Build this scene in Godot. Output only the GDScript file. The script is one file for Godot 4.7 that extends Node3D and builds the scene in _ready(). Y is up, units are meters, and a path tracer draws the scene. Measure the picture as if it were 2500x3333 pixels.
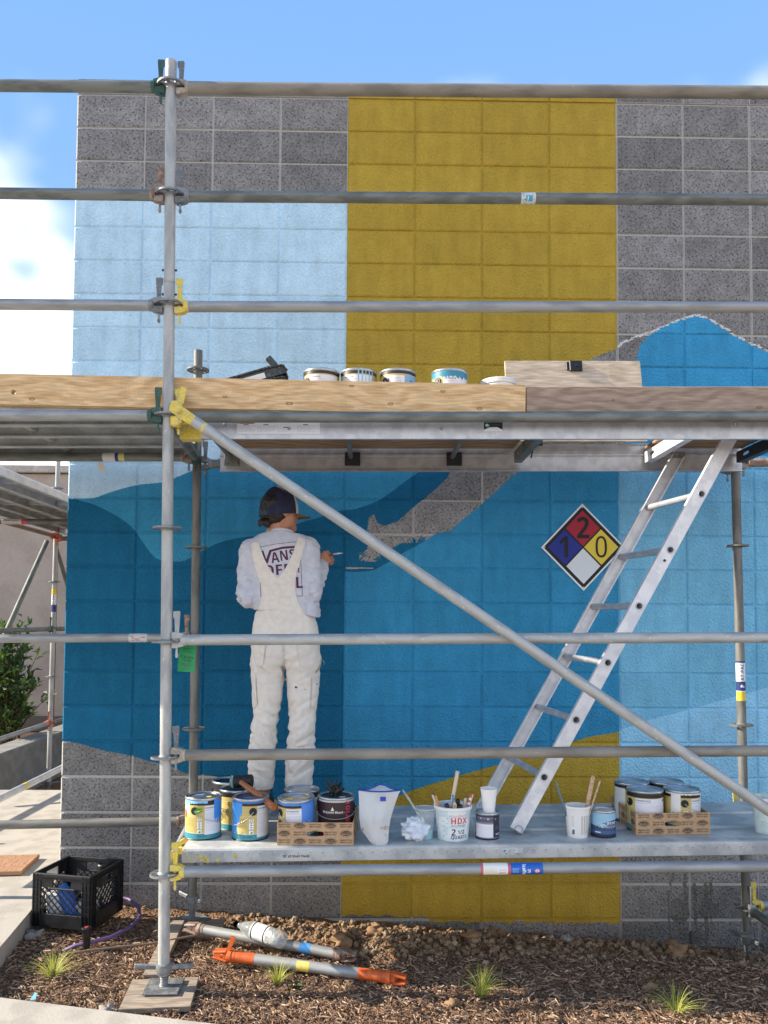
extends Node3D
# A painter on a scaffold in front of a half-painted block wall. Metres; the wall's face is z = 0, its left corner x = 0.

class MB:
	var v := PackedVector3Array()
	var n := PackedVector3Array()
	var u := PackedVector2Array()
	var idx := PackedInt32Array()

	func pt(p: Vector3, nn: Vector3, uv: Vector2) -> int:
		v.append(p); n.append(nn); u.append(uv)
		return v.size() - 1

	func face(a: int, b: int, c: int) -> void:   # counter-clockwise seen from outside
		idx.append(a); idx.append(c); idx.append(b)

	func tri(a: Vector3, b: Vector3, c: Vector3, ua := Vector2.ZERO, ub := Vector2.ZERO, uc := Vector2.ZERO) -> void:
		var nn := (b - a).cross(c - a).normalized()
		face(pt(a, nn, ua), pt(b, nn, ub), pt(c, nn, uc))

	func quad(a: Vector3, b: Vector3, c: Vector3, e: Vector3, ua := Vector2(0, 1), ub := Vector2(1, 1), uc := Vector2(1, 0), ue := Vector2(0, 0)) -> void:
		var nn := (b - a).cross(e - a)
		if nn.length_squared() < 1e-14:
			nn = (c - b).cross(e - b)
		nn = nn.normalized()
		var i := pt(a, nn, ua)
		pt(b, nn, ub); pt(c, nn, uc); pt(e, nn, ue)
		face(i, i + 1, i + 2); face(i, i + 2, i + 3)

	func tri_out(a: Vector3, b: Vector3, c: Vector3, mid: Vector3) -> void:
		if (b - a).cross(c - a).dot((a + b + c) / 3.0 - mid) < 0.0:
			tri(a, c, b)
		else:
			tri(a, b, c)

	func quad_out(a: Vector3, b: Vector3, c: Vector3, e: Vector3, mid: Vector3) -> void:
		if (b - a).cross(e - a).dot((a + b + c + e) / 4.0 - mid) < 0.0:
			quad(a, e, c, b)
		else:
			quad(a, b, c, e)

	func box(c: Vector3, s: Vector3, bev := 0.0, xf := Transform3D()) -> void:
		var h := s * 0.5
		bev = minf(bev, minf(h.x, minf(h.y, h.z)) * 0.9)
		var mid := xf * c
		var g := func(axis: int, sg: Vector3) -> Vector3:
			var q := Vector3(h.x - bev, h.y - bev, h.z - bev)
			q[axis] = h[axis]
			return xf * (c + q * sg)
		for axis in 3:
			for s1 in [-1.0, 1.0]:
				var q := []
				for k in [[-1.0, -1.0], [1.0, -1.0], [1.0, 1.0], [-1.0, 1.0]]:
					var sg := Vector3.ZERO
					sg[axis] = s1; sg[(axis + 1) % 3] = k[0]; sg[(axis + 2) % 3] = k[1]
					q.append(g.call(axis, sg))
				quad_out(q[0], q[1], q[2], q[3], mid)
		if bev <= 0.0:
			return
		for axis in 3:
			var a1 := (axis + 1) % 3
			var a2 := (axis + 2) % 3
			for s1 in [-1.0, 1.0]:
				for s2 in [-1.0, 1.0]:
					var lo := Vector3.ZERO
					lo[axis] = -1.0; lo[a1] = s1; lo[a2] = s2
					var hi := lo
					hi[axis] = 1.0
					quad_out(g.call(a1, lo), g.call(a1, hi), g.call(a2, hi), g.call(a2, lo), mid)
		for sx in [-1.0, 1.0]:
			for sy in [-1.0, 1.0]:
				for sz in [-1.0, 1.0]:
					var sg := Vector3(sx, sy, sz)
					tri_out(g.call(0, sg), g.call(1, sg), g.call(2, sg), mid)

	func tube(p0: Vector3, p1: Vector3, r0: float, r1: float, seg := 16, caps := true, v0 := 0.0) -> void:
		var y := (p1 - p0)
		var len := y.length()
		y /= len
		var x := y.cross(Vector3.UP if absf(y.y) < 0.9 else Vector3.RIGHT).normalized()
		var z := x.cross(y)
		var b := v.size()
		for i in seg + 1:
			var a := TAU * i / seg
			var d := x * cos(a) + z * sin(a)
			pt(p0 + d * r0, d, Vector2(float(i) / seg, v0))
			pt(p1 + d * r1, d, Vector2(float(i) / seg, v0 + len))
		for i in seg:
			var k := b + i * 2
			face(k, k + 1, k + 3); face(k, k + 3, k + 2)
		if caps:
			disc(p0, x, -z, r0, seg)
			disc(p1, x, z, r1, seg)

	func disc(c: Vector3, x: Vector3, z: Vector3, r: float, seg: int) -> void:
		var nn := z.cross(x)
		var m := pt(c, nn, Vector2(0.5, 0.5))
		for i in seg:
			var a := TAU * i / seg
			pt(c + (x * cos(a) + z * sin(a)) * r, nn, Vector2(0.5 + 0.5 * cos(a), 0.5 + 0.5 * sin(a)))
		for i in seg:
			face(m, m + 1 + (i + 1) % seg, m + 1 + i)

	# profile points are (radius, height); the axis is xf's y. u runs round from the back (-z) over +x.. so that u = 0.5 faces +z
	func lathe(prof: Array, seg := 32, xf := Transform3D(), v0 := 0.0, v1 := 1.0, smooth := false) -> void:
		var hmin := 1e9
		var hmax := -1e9
		for p in prof:
			hmin = minf(hmin, p.y); hmax = maxf(hmax, p.y)
		var span := maxf(hmax - hmin, 1e-6)
		var ns := []
		for k in prof.size() - 1:
			var d: Vector2 = prof[k + 1] - prof[k]
			ns.append(Vector2(d.y, -d.x).normalized())
		for k in prof.size() - 1:
			var na: Vector2 = ns[k]
			var nb: Vector2 = ns[k]
			if smooth:
				if k > 0: na = (ns[k - 1] + ns[k]).normalized()
				if k < ns.size() - 1: nb = (ns[k] + ns[k + 1]).normalized()
			var b := v.size()
			for i in seg + 1:
				var t := float(i) / seg
				var a := (t - 0.5) * TAU
				var d := Vector3(sin(a), 0, cos(a))
				var A: Vector2 = prof[k]
				var B: Vector2 = prof[k + 1]
				pt(xf * (d * A.x + Vector3(0, A.y, 0)), (xf.basis * (d * na.x + Vector3(0, na.y, 0))).normalized(), Vector2(t, v1 + (v0 - v1) * (A.y - hmin) / span))
				pt(xf * (d * B.x + Vector3(0, B.y, 0)), (xf.basis * (d * nb.x + Vector3(0, nb.y, 0))).normalized(), Vector2(t, v1 + (v0 - v1) * (B.y - hmin) / span))
			for i in seg:
				var q := b + i * 2
				face(q, q + 2, q + 3); face(q, q + 3, q + 1)

	func sweep(pts: Array, r: float, seg := 8, r_end := -1.0) -> void:
		var m := pts.size()
		var x := Vector3.ZERO
		var b := v.size()
		var along := 0.0
		for i in m:
			var y: Vector3 = (pts[mini(i + 1, m - 1)] - pts[maxi(i - 1, 0)]).normalized()
			if i == 0:
				x = y.cross(Vector3.UP if absf(y.y) < 0.9 else Vector3.RIGHT).normalized()
			else:
				x = (x - y * x.dot(y)).normalized()
				along += (pts[i] - pts[i - 1]).length()
			var z := x.cross(y)
			var rr := r if r_end < 0.0 else lerpf(r, r_end, float(i) / (m - 1))
			for j in seg + 1:
				var a := TAU * j / seg
				var d := x * cos(a) + z * sin(a)
				pt(pts[i] + d * rr, d, Vector2(float(j) / seg, along))
		for i in m - 1:
			for j in seg:
				var k := b + i * (seg + 1) + j
				face(k, k + seg + 1, k + seg + 2); face(k, k + seg + 2, k + 1)
		for e in 2:
			var i := 0 if e == 0 else m - 1
			var y: Vector3 = (pts[1] - pts[0]).normalized() * -1.0 if e == 0 else (pts[m - 1] - pts[m - 2]).normalized()
			var c := pt(pts[i], y, Vector2(0.5, 0.5))
			for j in seg + 1:
				pt(v[b + i * (seg + 1) + j], y, Vector2(0.5, 0.5))
			for j in seg:
				if e == 0: face(c, c + 1 + j, c + 2 + j)
				else: face(c, c + 2 + j, c + 1 + j)

	# a flat outline (counter-clockwise) with holes, extruded from z0 to z1 along xf's z
	func prism(poly: PackedVector2Array, z0: float, z1: float, xf := Transform3D(), holes := [], uvs := 1.0) -> void:
		var ring := poly.duplicate()
		if Geometry2D.is_polygon_clockwise(ring):
			ring.reverse()
		var walls := [ring.duplicate()]
		for hole in holes:
			var hp: PackedVector2Array = hole.duplicate()
			if not Geometry2D.is_polygon_clockwise(hp):
				hp.reverse()
			walls.append(hp)
			var best := 1e9
			var bi := 0
			var bj := 0
			for i in ring.size():
				for j in hp.size():
					var dd := ring[i].distance_squared_to(hp[j])
					if dd < best:
						best = dd; bi = i; bj = j
			var out := PackedVector2Array()
			for i in bi + 1: out.append(ring[i])
			for j in hp.size() + 1: out.append(hp[(bj + j) % hp.size()])
			for i in range(bi, ring.size()): out.append(ring[i])
			ring = out
		var t := Geometry2D.triangulate_polygon(ring)
		if t.is_empty():
			t = Geometry2D.triangulate_polygon(poly)
			ring = poly
		for e in 2:
			var z := z0 if e == 0 else z1
			var nn := (xf.basis * Vector3(0, 0, -1.0 if e == 0 else 1.0)).normalized()
			var b := v.size()
			for p in ring:
				pt(xf * Vector3(p.x, p.y, z), nn, Vector2(p.x, -p.y) * uvs)
			for k in range(0, t.size(), 3):
				var a := ring[t[k]]
				var bb := ring[t[k + 1]]
				var cc := ring[t[k + 2]]
				if ((bb - a).cross(cc - a) > 0.0) == (e == 1):
					face(b + t[k], b + t[k + 1], b + t[k + 2])
				else:
					face(b + t[k], b + t[k + 2], b + t[k + 1])
		for w in walls:
			for i in w.size():
				var a: Vector2 = w[i]
				var c: Vector2 = w[(i + 1) % w.size()]
				quad(xf * Vector3(a.x, a.y, z0), xf * Vector3(c.x, c.y, z0), xf * Vector3(c.x, c.y, z1), xf * Vector3(a.x, a.y, z1), Vector2(a.x, z0) * uvs, Vector2(c.x, z0) * uvs, Vector2(c.x, z1) * uvs, Vector2(a.x, z1) * uvs)

	func mesh() -> ArrayMesh:
		var a := []
		a.resize(Mesh.ARRAY_MAX)
		a[Mesh.ARRAY_VERTEX] = v; a[Mesh.ARRAY_NORMAL] = n; a[Mesh.ARRAY_TEX_UV] = u; a[Mesh.ARRAY_INDEX] = idx
		var m := ArrayMesh.new()
		m.add_surface_from_arrays(Mesh.PRIMITIVE_TRIANGLES, a)
		return m

# a distance field on a grid; bones are tapered capsules joined smoothly, then meshed as surface nets
class Field:
	var o: Vector3
	var h: float
	var nx: int
	var ny: int
	var nz: int
	var d := PackedFloat32Array()

	func _init(lo: Vector3, hi: Vector3, cell: float) -> void:
		o = lo; h = cell
		nx = int((hi.x - lo.x) / h) + 2; ny = int((hi.y - lo.y) / h) + 2; nz = int((hi.z - lo.z) / h) + 2
		d.resize(nx * ny * nz)
		d.fill(1.0)

	func bone(a: Vector3, b: Vector3, ra: float, rb: float, k := 0.03, sz := 1.0) -> void:
		var m := maxf(ra, rb) * maxf(1.0, sz) + k + h * 3.0
		var lo := (a.min(b) - Vector3.ONE * m - o) / h
		var hi := (a.max(b) + Vector3.ONE * m - o) / h
		var ab := b - a
		ab.z /= sz
		var l2 := maxf(ab.length_squared(), 1e-9)
		var dr := rb - ra
		for kz in range(maxi(0, int(lo.z)), mini(nz, int(hi.z) + 2)):
			for ky in range(maxi(0, int(lo.y)), mini(ny, int(hi.y) + 2)):
				var q := (kz * ny + ky) * nx
				for kx in range(maxi(0, int(lo.x)), mini(nx, int(hi.x) + 2)):
					var p := o + Vector3(kx, ky, kz) * h - a
					p.z /= sz
					var t := clampf(p.dot(ab) / l2, 0.0, 1.0)
					var dist := (p - ab * t).length() - (ra + dr * t)
					var w := d[q + kx]
					var e := maxf(k - absf(w - dist), 0.0)
					d[q + kx] = minf(w, dist) - e * e * 0.25 / k

	func ell(c: Vector3, r: Vector3, ax: Basis, k := 0.02, cut := false) -> void:
		var m := maxf(r.x, maxf(r.y, r.z)) + k + h * 3.0
		var lo := (c - Vector3.ONE * m - o) / h
		var hi := (c + Vector3.ONE * m - o) / h
		var inv := ax.inverse()
		for kz in range(maxi(0, int(lo.z)), mini(nz, int(hi.z) + 2)):
			for ky in range(maxi(0, int(lo.y)), mini(ny, int(hi.y) + 2)):
				var q := (kz * ny + ky) * nx
				for kx in range(maxi(0, int(lo.x)), mini(nx, int(hi.x) + 2)):
					var p := inv * (o + Vector3(kx, ky, kz) * h - c)
					var k0 := (p / r).length()
					var k1 := maxf((p / (r * r)).length(), 1e-6)
					var dist := k0 * (k0 - 1.0) / k1
					var w := d[q + kx]
					if cut:
						var e := maxf(k - absf(w + dist), 0.0)
						d[q + kx] = maxf(w, -dist) + e * e * 0.25 / k
					else:
						var e := maxf(k - absf(w - dist), 0.0)
						d[q + kx] = minf(w, dist) - e * e * 0.25 / k

	func keep(f: Callable) -> void:   # keeps only where f(p) < 0
		for kz in nz:
			for ky in ny:
				var q := (kz * ny + ky) * nx
				for kx in nx:
					if d[q + kx] < 0.05:
						d[q + kx] = maxf(d[q + kx], f.call(o + Vector3(kx, ky, kz) * h))

	func add(f: Callable) -> void:
		for kz in nz:
			for ky in ny:
				var q := (kz * ny + ky) * nx
				for kx in nx:
					if absf(d[q + kx]) < 0.04:
						d[q + kx] += f.call(o + Vector3(kx, ky, kz) * h)

	func top(x: float, y: float) -> float:   # the z where a ray from +z first meets the surface, else -9
		var fx := (x - o.x) / h
		var fy := (y - o.y) / h
		var ix := int(fx)
		var iy := int(fy)
		if ix < 0 or iy < 0 or ix >= nx - 1 or iy >= ny - 1:
			return -9.0
		fx -= ix; fy -= iy
		var last := 1.0
		for kz in range(nz - 1, -1, -1):
			var q := (kz * ny + iy) * nx + ix
			var w := lerpf(lerpf(d[q], d[q + 1], fx), lerpf(d[q + nx], d[q + nx + 1], fx), fy)
			if w < 0.0:
				return o.z + (kz + (-w) / maxf(last - w, 1e-6)) * h
			last = w
		return -9.0

	func surf(mb: MB, uvs := 1.0) -> void:
		var slot := PackedInt32Array()
		slot.resize(nx * ny * nz)
		slot.fill(-1)
		var sx := 1
		var sy := nx
		var sz := nx * ny
		var off := [0, sx, sy, sx + sy, sz, sx + sz, sy + sz, sx + sy + sz]
		var edges := [[0, 1], [2, 3], [4, 5], [6, 7], [0, 2], [1, 3], [4, 6], [5, 7], [0, 4], [1, 5], [2, 6], [3, 7]]
		var c := PackedFloat32Array()
		c.resize(8)
		for kz in nz - 1:
			for ky in ny - 1:
				var q := (kz * ny + ky) * nx
				for kx in nx - 1:
					var b := q + kx
					var mask := 0
					for e in 8:
						c[e] = d[b + off[e]]
						if c[e] < 0.0: mask += 1
					if mask == 0 or mask == 8:
						continue
					var s := Vector3.ZERO
					var cnt := 0
					for e in edges:
						var e0: int = e[0]
						var e1: int = e[1]
						if (c[e0] < 0.0) != (c[e1] < 0.0):
							var t := c[e0] / (c[e0] - c[e1])
							s += Vector3(e0 & 1, (e0 >> 1) & 1, (e0 >> 2) & 1).lerp(Vector3(e1 & 1, (e1 >> 1) & 1, (e1 >> 2) & 1), t)
							cnt += 1
					s /= cnt
					var g := Vector3(c[1] + c[3] + c[5] + c[7] - c[0] - c[2] - c[4] - c[6], c[2] + c[3] + c[6] + c[7] - c[0] - c[1] - c[4] - c[5], c[4] + c[5] + c[6] + c[7] - c[0] - c[1] - c[2] - c[3])
					var p := o + (Vector3(kx, ky, kz) + s) * h
					slot[b] = mb.pt(p, g.normalized(), Vector2(p.x, -p.y) * uvs)
		for kz in range(1, nz - 1):
			for ky in range(1, ny - 1):
				var q := (kz * ny + ky) * nx
				for kx in range(1, nx - 1):
					var b := q + kx
					var neg := d[b] < 0.0
					for ax in 3:
						var st: int = [sx, sy, sz][ax]
						if (d[b + st] < 0.0) == neg:
							continue
						var u1: int = [sy, sz, sx][ax]
						var u2: int = [sz, sx, sy][ax]
						var i0 := slot[b]
						var i1 := slot[b - u1]
						var i2 := slot[b - u1 - u2]
						var i3 := slot[b - u2]
						if i0 < 0 or i1 < 0 or i2 < 0 or i3 < 0:
							continue
						if neg:
							mb.face(i0, i1, i2); mb.face(i0, i2, i3)
						else:
							mb.face(i0, i2, i1); mb.face(i0, i3, i2)

var mats := {}
var names := {}

func numbered(s: String) -> String:
	if not names.has(s):
		names[s] = 0
		return s
	names[s] += 1
	return "%s_%03d" % [s, names[s]]

func tag(o: Node, label: String, category: String, group := "", kind := "") -> Node:
	if label: o.set_meta("label", label)
	if category: o.set_meta("category", category)
	if group: o.set_meta("group", group)
	if kind: o.set_meta("kind", kind)
	return o

func thing(called: String, label: String, category: String, at := Transform3D(), group := "") -> Node3D:
	var o := Node3D.new()
	o.name = numbered(called)
	add_child(o)
	o.transform = at
	tag(o, label, category, group)
	return o

func part(called: String, mb, m: Material, parent: Node, xf := Transform3D()) -> MeshInstance3D:
	var o := MeshInstance3D.new()
	o.name = called if parent != self else numbered(called)
	o.mesh = mb if mb is Mesh else mb.mesh()
	o.material_override = m
	o.transform = xf
	parent.add_child(o, true)
	return o

func at(x: float, y: float, z: float, turn := 0.0) -> Transform3D:
	return Transform3D(Basis(Vector3.UP, turn), Vector3(x, y, z))

func along(p0: Vector3, p1: Vector3) -> Transform3D:   # y runs from p0 to p1, x stays as upright as it can
	var y := (p1 - p0).normalized()
	var x := Vector3.UP - y * y.y
	if x.length() < 0.3:
		x = Vector3.BACK - y * y.z
	x = x.normalized()
	return Transform3D(Basis(x, y, x.cross(y)), p0)

func lin(r: float, g: float, b: float) -> Color:
	return Color(r, g, b).linear_to_srgb()

func rgb(r: int, g: int, b: int) -> Color:
	return Color(r / 255.0, g / 255.0, b / 255.0)

func mat(called: String, c: Color, rough := 0.7, metal := 0.0) -> StandardMaterial3D:
	if mats.has(called):
		return mats[called]
	var m := StandardMaterial3D.new()
	m.resource_name = called
	m.albedo_color = c
	m.roughness = rough
	m.metallic = metal
	mats[called] = m
	return m

func textured(called: String, im: Image, rough := 0.7, metal := 0.0) -> StandardMaterial3D:
	var m := mat(called, Color.WHITE, rough, metal)
	m.albedo_texture = ImageTexture.create_from_image(im)
	return m

func relief(m: StandardMaterial3D, im: Image, cm: float) -> void:
	m.heightmap_enabled = true
	m.heightmap_texture = ImageTexture.create_from_image(im)
	m.heightmap_scale = cm

func tri(m: StandardMaterial3D, scale: float, world := false) -> StandardMaterial3D:
	m.uv1_triplanar = true
	m.uv1_world_triplanar = world
	m.uv1_scale = Vector3.ONE * scale
	return m

func noise(seed_: int, freq: float, oct := 3, type := FastNoiseLite.TYPE_SIMPLEX_SMOOTH) -> FastNoiseLite:
	var n := FastNoiseLite.new()
	n.seed = seed_
	n.frequency = freq
	n.noise_type = type
	n.fractal_octaves = oct
	if oct <= 1: n.fractal_type = FastNoiseLite.FRACTAL_NONE
	return n

func nbytes(n: FastNoiseLite, w: int, h: int, tile := true) -> PackedByteArray:
	var im := n.get_seamless_image(w, h) if tile else n.get_image(w, h)
	im.convert(Image.FORMAT_L8)
	return im.get_data()

# two or three tones mixed by noise: c0 -> c1 by a coarse noise, specks of c2 where the fine noise is high
func mottle(w: int, h: int, sd: int, f1: float, f2: float, c0: Color, c1: Color, c2: Color, specks := 0.2, grain := 0.08, stretch := 1) -> Image:
	var a := nbytes(noise(sd, f1, 4), w, maxi(h / stretch, 8))
	var b := nbytes(noise(sd + 7, f2, 2), w, maxi(h / stretch, 8))
	var hh := maxi(h / stretch, 8)
	var out := PackedByteArray()
	out.resize(w * hh * 3)
	for i in w * hh:
		var t := clampf((a[i] - 90.0) / 80.0, 0.0, 1.0)
		var s := clampf((b[i] / 255.0 - 1.0 + specks) * 8.0, 0.0, 1.0)
		var g := 1.0 + (b[i] / 255.0 - 0.5) * 2.0 * grain
		var r := lerpf(lerpf(c0.r, c1.r, t) * g, c2.r, s)
		var gg := lerpf(lerpf(c0.g, c1.g, t) * g, c2.g, s)
		var bb := lerpf(lerpf(c0.b, c1.b, t) * g, c2.b, s)
		out[i * 3] = clampi(int(r * 255.0), 0, 255); out[i * 3 + 1] = clampi(int(gg * 255.0), 0, 255); out[i * 3 + 2] = clampi(int(bb * 255.0), 0, 255)
	var im := Image.create_from_data(w, hh, false, Image.FORMAT_RGB8, out)
	if hh != h:
		im.resize(w, h, Image.INTERPOLATE_BILINEAR)
	return im

func height_of(n: FastNoiseLite, w: int, h: int, tile := true) -> Image:
	var im := n.get_seamless_image(w, h) if tile else n.get_image(w, h)
	im.convert(Image.FORMAT_L8)
	return im

# fills a polygon in an image, row by row
func fill(im: Image, pts: PackedVector2Array, c: Color) -> void:
	var lo := 1e9
	var hi := -1e9
	for p in pts:
		lo = minf(lo, p.y); hi = maxf(hi, p.y)
	for y in range(maxi(0, int(lo)), mini(im.get_height(), int(hi) + 1)):
		var xs := []
		for i in pts.size():
			var a := pts[i]
			var b := pts[(i + 1) % pts.size()]
			if (a.y <= y + 0.5) != (b.y <= y + 0.5):
				xs.append(a.x + (y + 0.5 - a.y) / (b.y - a.y) * (b.x - a.x))
		xs.sort()
		for k in range(0, xs.size() - 1, 2):
			var x0 := int(round(xs[k]))
			im.fill_rect(Rect2i(x0, y, int(round(xs[k + 1])) - x0, 1), c)

func fill_ellipse(im: Image, c: Vector2, r: Vector2, col: Color, seg := 28) -> void:
	var p := PackedVector2Array()
	for i in seg:
		p.append(c + Vector2(cos(TAU * i / seg) * r.x, sin(TAU * i / seg) * r.y))
	fill(im, p, col)

func line(im: Image, a: Vector2, b: Vector2, w: float, c: Color) -> void:
	var d := (b - a).normalized().orthogonal() * w * 0.5
	fill(im, PackedVector2Array([a + d, b + d, b - d, a - d]), c)

var fonts := {}

# lettering into an image: x, y is the middle of the text, h its letter height; ax, ay turn it into the image
func write(im: Image, s: String, mid: Vector2, h: float, c: Color, bold := true, squeeze := 1.0, turn := 0.0, family := "Droid Sans", skew := 0.0) -> void:
	var key := family + str(bold)
	if not fonts.has(key):
		var f := SystemFont.new()
		f.font_names = PackedStringArray([family])
		f.font_weight = 700 if bold else 400
		fonts[key] = f
	var tm := TextMesh.new()
	tm.font = fonts[key]
	tm.text = s
	tm.font_size = 64
	tm.pixel_size = 1.0 / 47.0
	tm.depth = 0.0
	var a := tm.get_mesh_arrays()
	var vs: PackedVector3Array = a[Mesh.ARRAY_VERTEX]
	var ix: PackedInt32Array = a[Mesh.ARRAY_INDEX]
	var box := tm.get_aabb()
	var cy := box.position.y + box.size.y * 0.5
	var ca := cos(turn)
	var sa := sin(turn)
	for k in range(0, ix.size(), 3):
		var q := PackedVector2Array()
		for e in 3:
			var p := vs[ix[k + e]]
			var x := (p.x * squeeze + (p.y - cy) * skew) * h
			var y := -(p.y - cy) * h
			q.append(mid + Vector2(x * ca - y * sa, x * sa + y * ca))
		fill(im, q, c)

# print too small to read: grey dashes in rows
func fine_print(im: Image, r: Rect2, rows: int, c: Color, rng: RandomNumberGenerator) -> void:
	var step := r.size.y / rows
	for k in rows:
		var x := r.position.x
		var until := r.end.x - (rng.randf() * r.size.x * 0.35 if rng.randf() < 0.4 else 0.0)
		while x < until:
			var w := rng.randf_range(2.0, 9.0)
			im.fill_rect(Rect2i(int(x), int(r.position.y + k * step), maxi(1, int(minf(w, until - x))), maxi(1, int(step * 0.45))), c)
			x += w + 2.0

func blank(w: int, h: int, c: Color) -> Image:
	var im := Image.create(w, h, false, Image.FORMAT_RGB8)
	im.fill(c)
	return im

# runs and smears of paint with ragged lower edges
func smear(im: Image, x0: float, x1: float, y0: float, y1: float, c: Color, rng: RandomNumberGenerator, drip := 0.4) -> void:
	var y := y1
	var x := x0
	while x < x1:
		y = lerpf(y, y1 + rng.randf_range(-drip, drip) * (y1 - y0), 0.5)
		var w := rng.randf_range(2.0, 6.0)
		im.fill_rect(Rect2i(int(x), int(y0), int(w) + 1, maxi(1, int(y - y0))), c)
		x += w

# ---------------------------------------------------------------- light, lens and sky

func sky_picture() -> Image:
	var w := 768
	var h := 384
	var n := noise(11, 1.0, 5)
	var wisp := noise(23, 1.0, 4)
	var im := Image.create(w, h, false, Image.FORMAT_RGBF)
	for y in h:
		var up := (0.5 - (y + 0.5) / h) * PI
		var e := sin(up)
		for x in w:
			var round_ := ((x + 0.5) / w - 0.5) * TAU
			var d := Vector3(sin(round_) * cos(up), e, -cos(round_) * cos(up))
			var t := clampf(e, 0.0, 1.0)
			var c := Color(0.25, 0.38, 0.55).lerp(Color(0.075, 0.185, 0.405), pow(t, 0.55))
			if e < 0.0:
				c = Color(0.30, 0.30, 0.29)
			else:
				var p := d / (e + 0.22)
				var v := n.get_noise_3d(p.x * 1.5, p.z * 1.5, d.y * 2.0) + 0.35 * wisp.get_noise_3d(p.x * 5.0, p.z * 5.0, 3.0)
				var bias := lerpf(0.62, -0.62, smoothstep(0.30, 0.66, e))
				var cover := smoothstep(-0.16, 0.5, v + bias)
				c = c.lerp(Color(0.80, 0.81, 0.83) * lerpf(1.05, 0.85, t), cover * 0.94)
			im.set_pixel(x, y, c)
	return im

func light_and_lens() -> void:
	var cam := Camera3D.new()
	cam.name = "camera"
	add_child(cam)
	cam.projection = Camera3D.PROJECTION_FRUSTUM     # the photograph was straightened: the lens is shifted upwards
	cam.near = 0.05
	cam.far = 400.0
	cam.size = 0.05 * 3333.0 / 2575.0
	cam.frustum_offset = Vector2(0.0, 0.05 * 248.5 / 2575.0)
	cam.transform = Transform3D(Basis(Vector3(0.99984609, 0.00674378, 0.01619597), Vector3(-0.00743658, 0.9990429, 0.04310422), Vector3(-0.01588978, -0.04321803, 0.9989393)), Vector3(1.7886, 1.5905, 4.6515))
	cam.current = true
	var env := Environment.new()
	env.background_mode = Environment.BG_SKY
	env.sky = Sky.new()
	var sm := PanoramaSkyMaterial.new()
	sm.panorama = ImageTexture.create_from_image(sky_picture())
	env.sky.sky_material = sm
	env.background_energy_multiplier = 1.0
	env.tonemap_mode = Environment.TONE_MAPPER_LINEAR
	env.tonemap_exposure = 2.3
	env.sdfgi_enabled = true
	env.ssao_enabled = true
	env.ssil_enabled = true
	var we := WorldEnvironment.new()
	we.name = "world_environment"
	we.environment = env
	add_child(we)
	var sun := DirectionalLight3D.new()
	sun.name = "sun"
	sun.light_energy = 1.4
	sun.light_color = Color(1.0, 0.95, 0.87)
	sun.light_angular_distance = 0.6
	sun.shadow_enabled = true
	add_child(sun)
	var to_sun := Vector3(-cos(0.515) * cos(0.03), sin(0.515), -cos(0.515) * sin(0.03))
	sun.look_at_from_position(to_sun * 20.0, Vector3.ZERO, Vector3.UP)

# ---------------------------------------------------------------- materials shared by many things

func steel_pipe(called: String, sd: int, base: Color, dark: Color, splash: Color, amount: float, rough := 0.48, metal := 0.25) -> StandardMaterial3D:
	var w := 160
	var h := 1024
	var a := nbytes(noise(sd, 0.016, 4), w, h / 4)
	var b := nbytes(noise(sd + 1, 0.16, 3), w, h)
	var s := nbytes(noise(sd + 2, 0.04, 4), w, h / 2)
	var out := PackedByteArray()
	out.resize(w * h * 3)
	for i in w * h:
		var t := clampf((a[i / w / 4 * w + i % w] - 80.0) / 110.0, 0.0, 1.0)
		var g := 1.0 + (b[i] - 128.0) / 128.0 * 0.07
		var m := clampf((s[i / w / 2 * w + i % w] / 255.0 - 1.0 + amount) * 7.0, 0.0, 1.0)
		for e in 3:
			out[i * 3 + e] = clampi(int(lerpf(lerpf(base[e], dark[e], t) * g, splash[e], m) * 255.0), 0, 255)
	var mm := textured(called, Image.create_from_data(w, h, false, Image.FORMAT_RGB8, out), rough, metal)
	return mm

func wood(called: String, sd: int, c0: Color, c1: Color, knot: Color, knots: Array, w := 1024, h := 128, metres := 2.6) -> StandardMaterial3D:
	var bend := noise(sd, 0.006, 2)
	var ring := noise(sd + 3, 0.02, 2)
	var fib := nbytes(noise(sd + 5, 0.15, 2), w / 8, h)
	var im := Image.create(w, h, false, Image.FORMAT_RGB8)
	for y in h:
		for x in w:
			var yy := y + bend.get_noise_2d(x * 0.5, y * 0.6) * 55.0
			var k := 0.0
			for q in knots:
				var dx: float = (x - q.x) / 2.2
				var dy: float = y - q.y
				var dd := sqrt(dx * dx + dy * dy)
				yy += q.z * 2.2 * exp(-dd / (q.z * 2.0)) * signf(dy) * 0.8
				if dd < q.z * 0.55:
					k = maxf(k, 0.8 if dd > q.z * 0.38 else 0.3)
			var r := sin(yy * 0.2 + ring.get_noise_2d(x * 0.2, y * 1.5) * 2.2)
			var t := smoothstep(-0.2, 0.95, r) * 0.62
			var f := 1.0 + (fib[y * (w / 8) + x / 8] - 128.0) / 128.0 * 0.12
			var c := c0.lerp(c1, t) * f
			im.set_pixel(x, y, c.lerp(knot, k))
	var m := textured(called, im, 0.8)
	m.uv1_scale = Vector3(1.0 / metres, 1.0 / (metres * h / w), 1.0)
	return m

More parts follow.
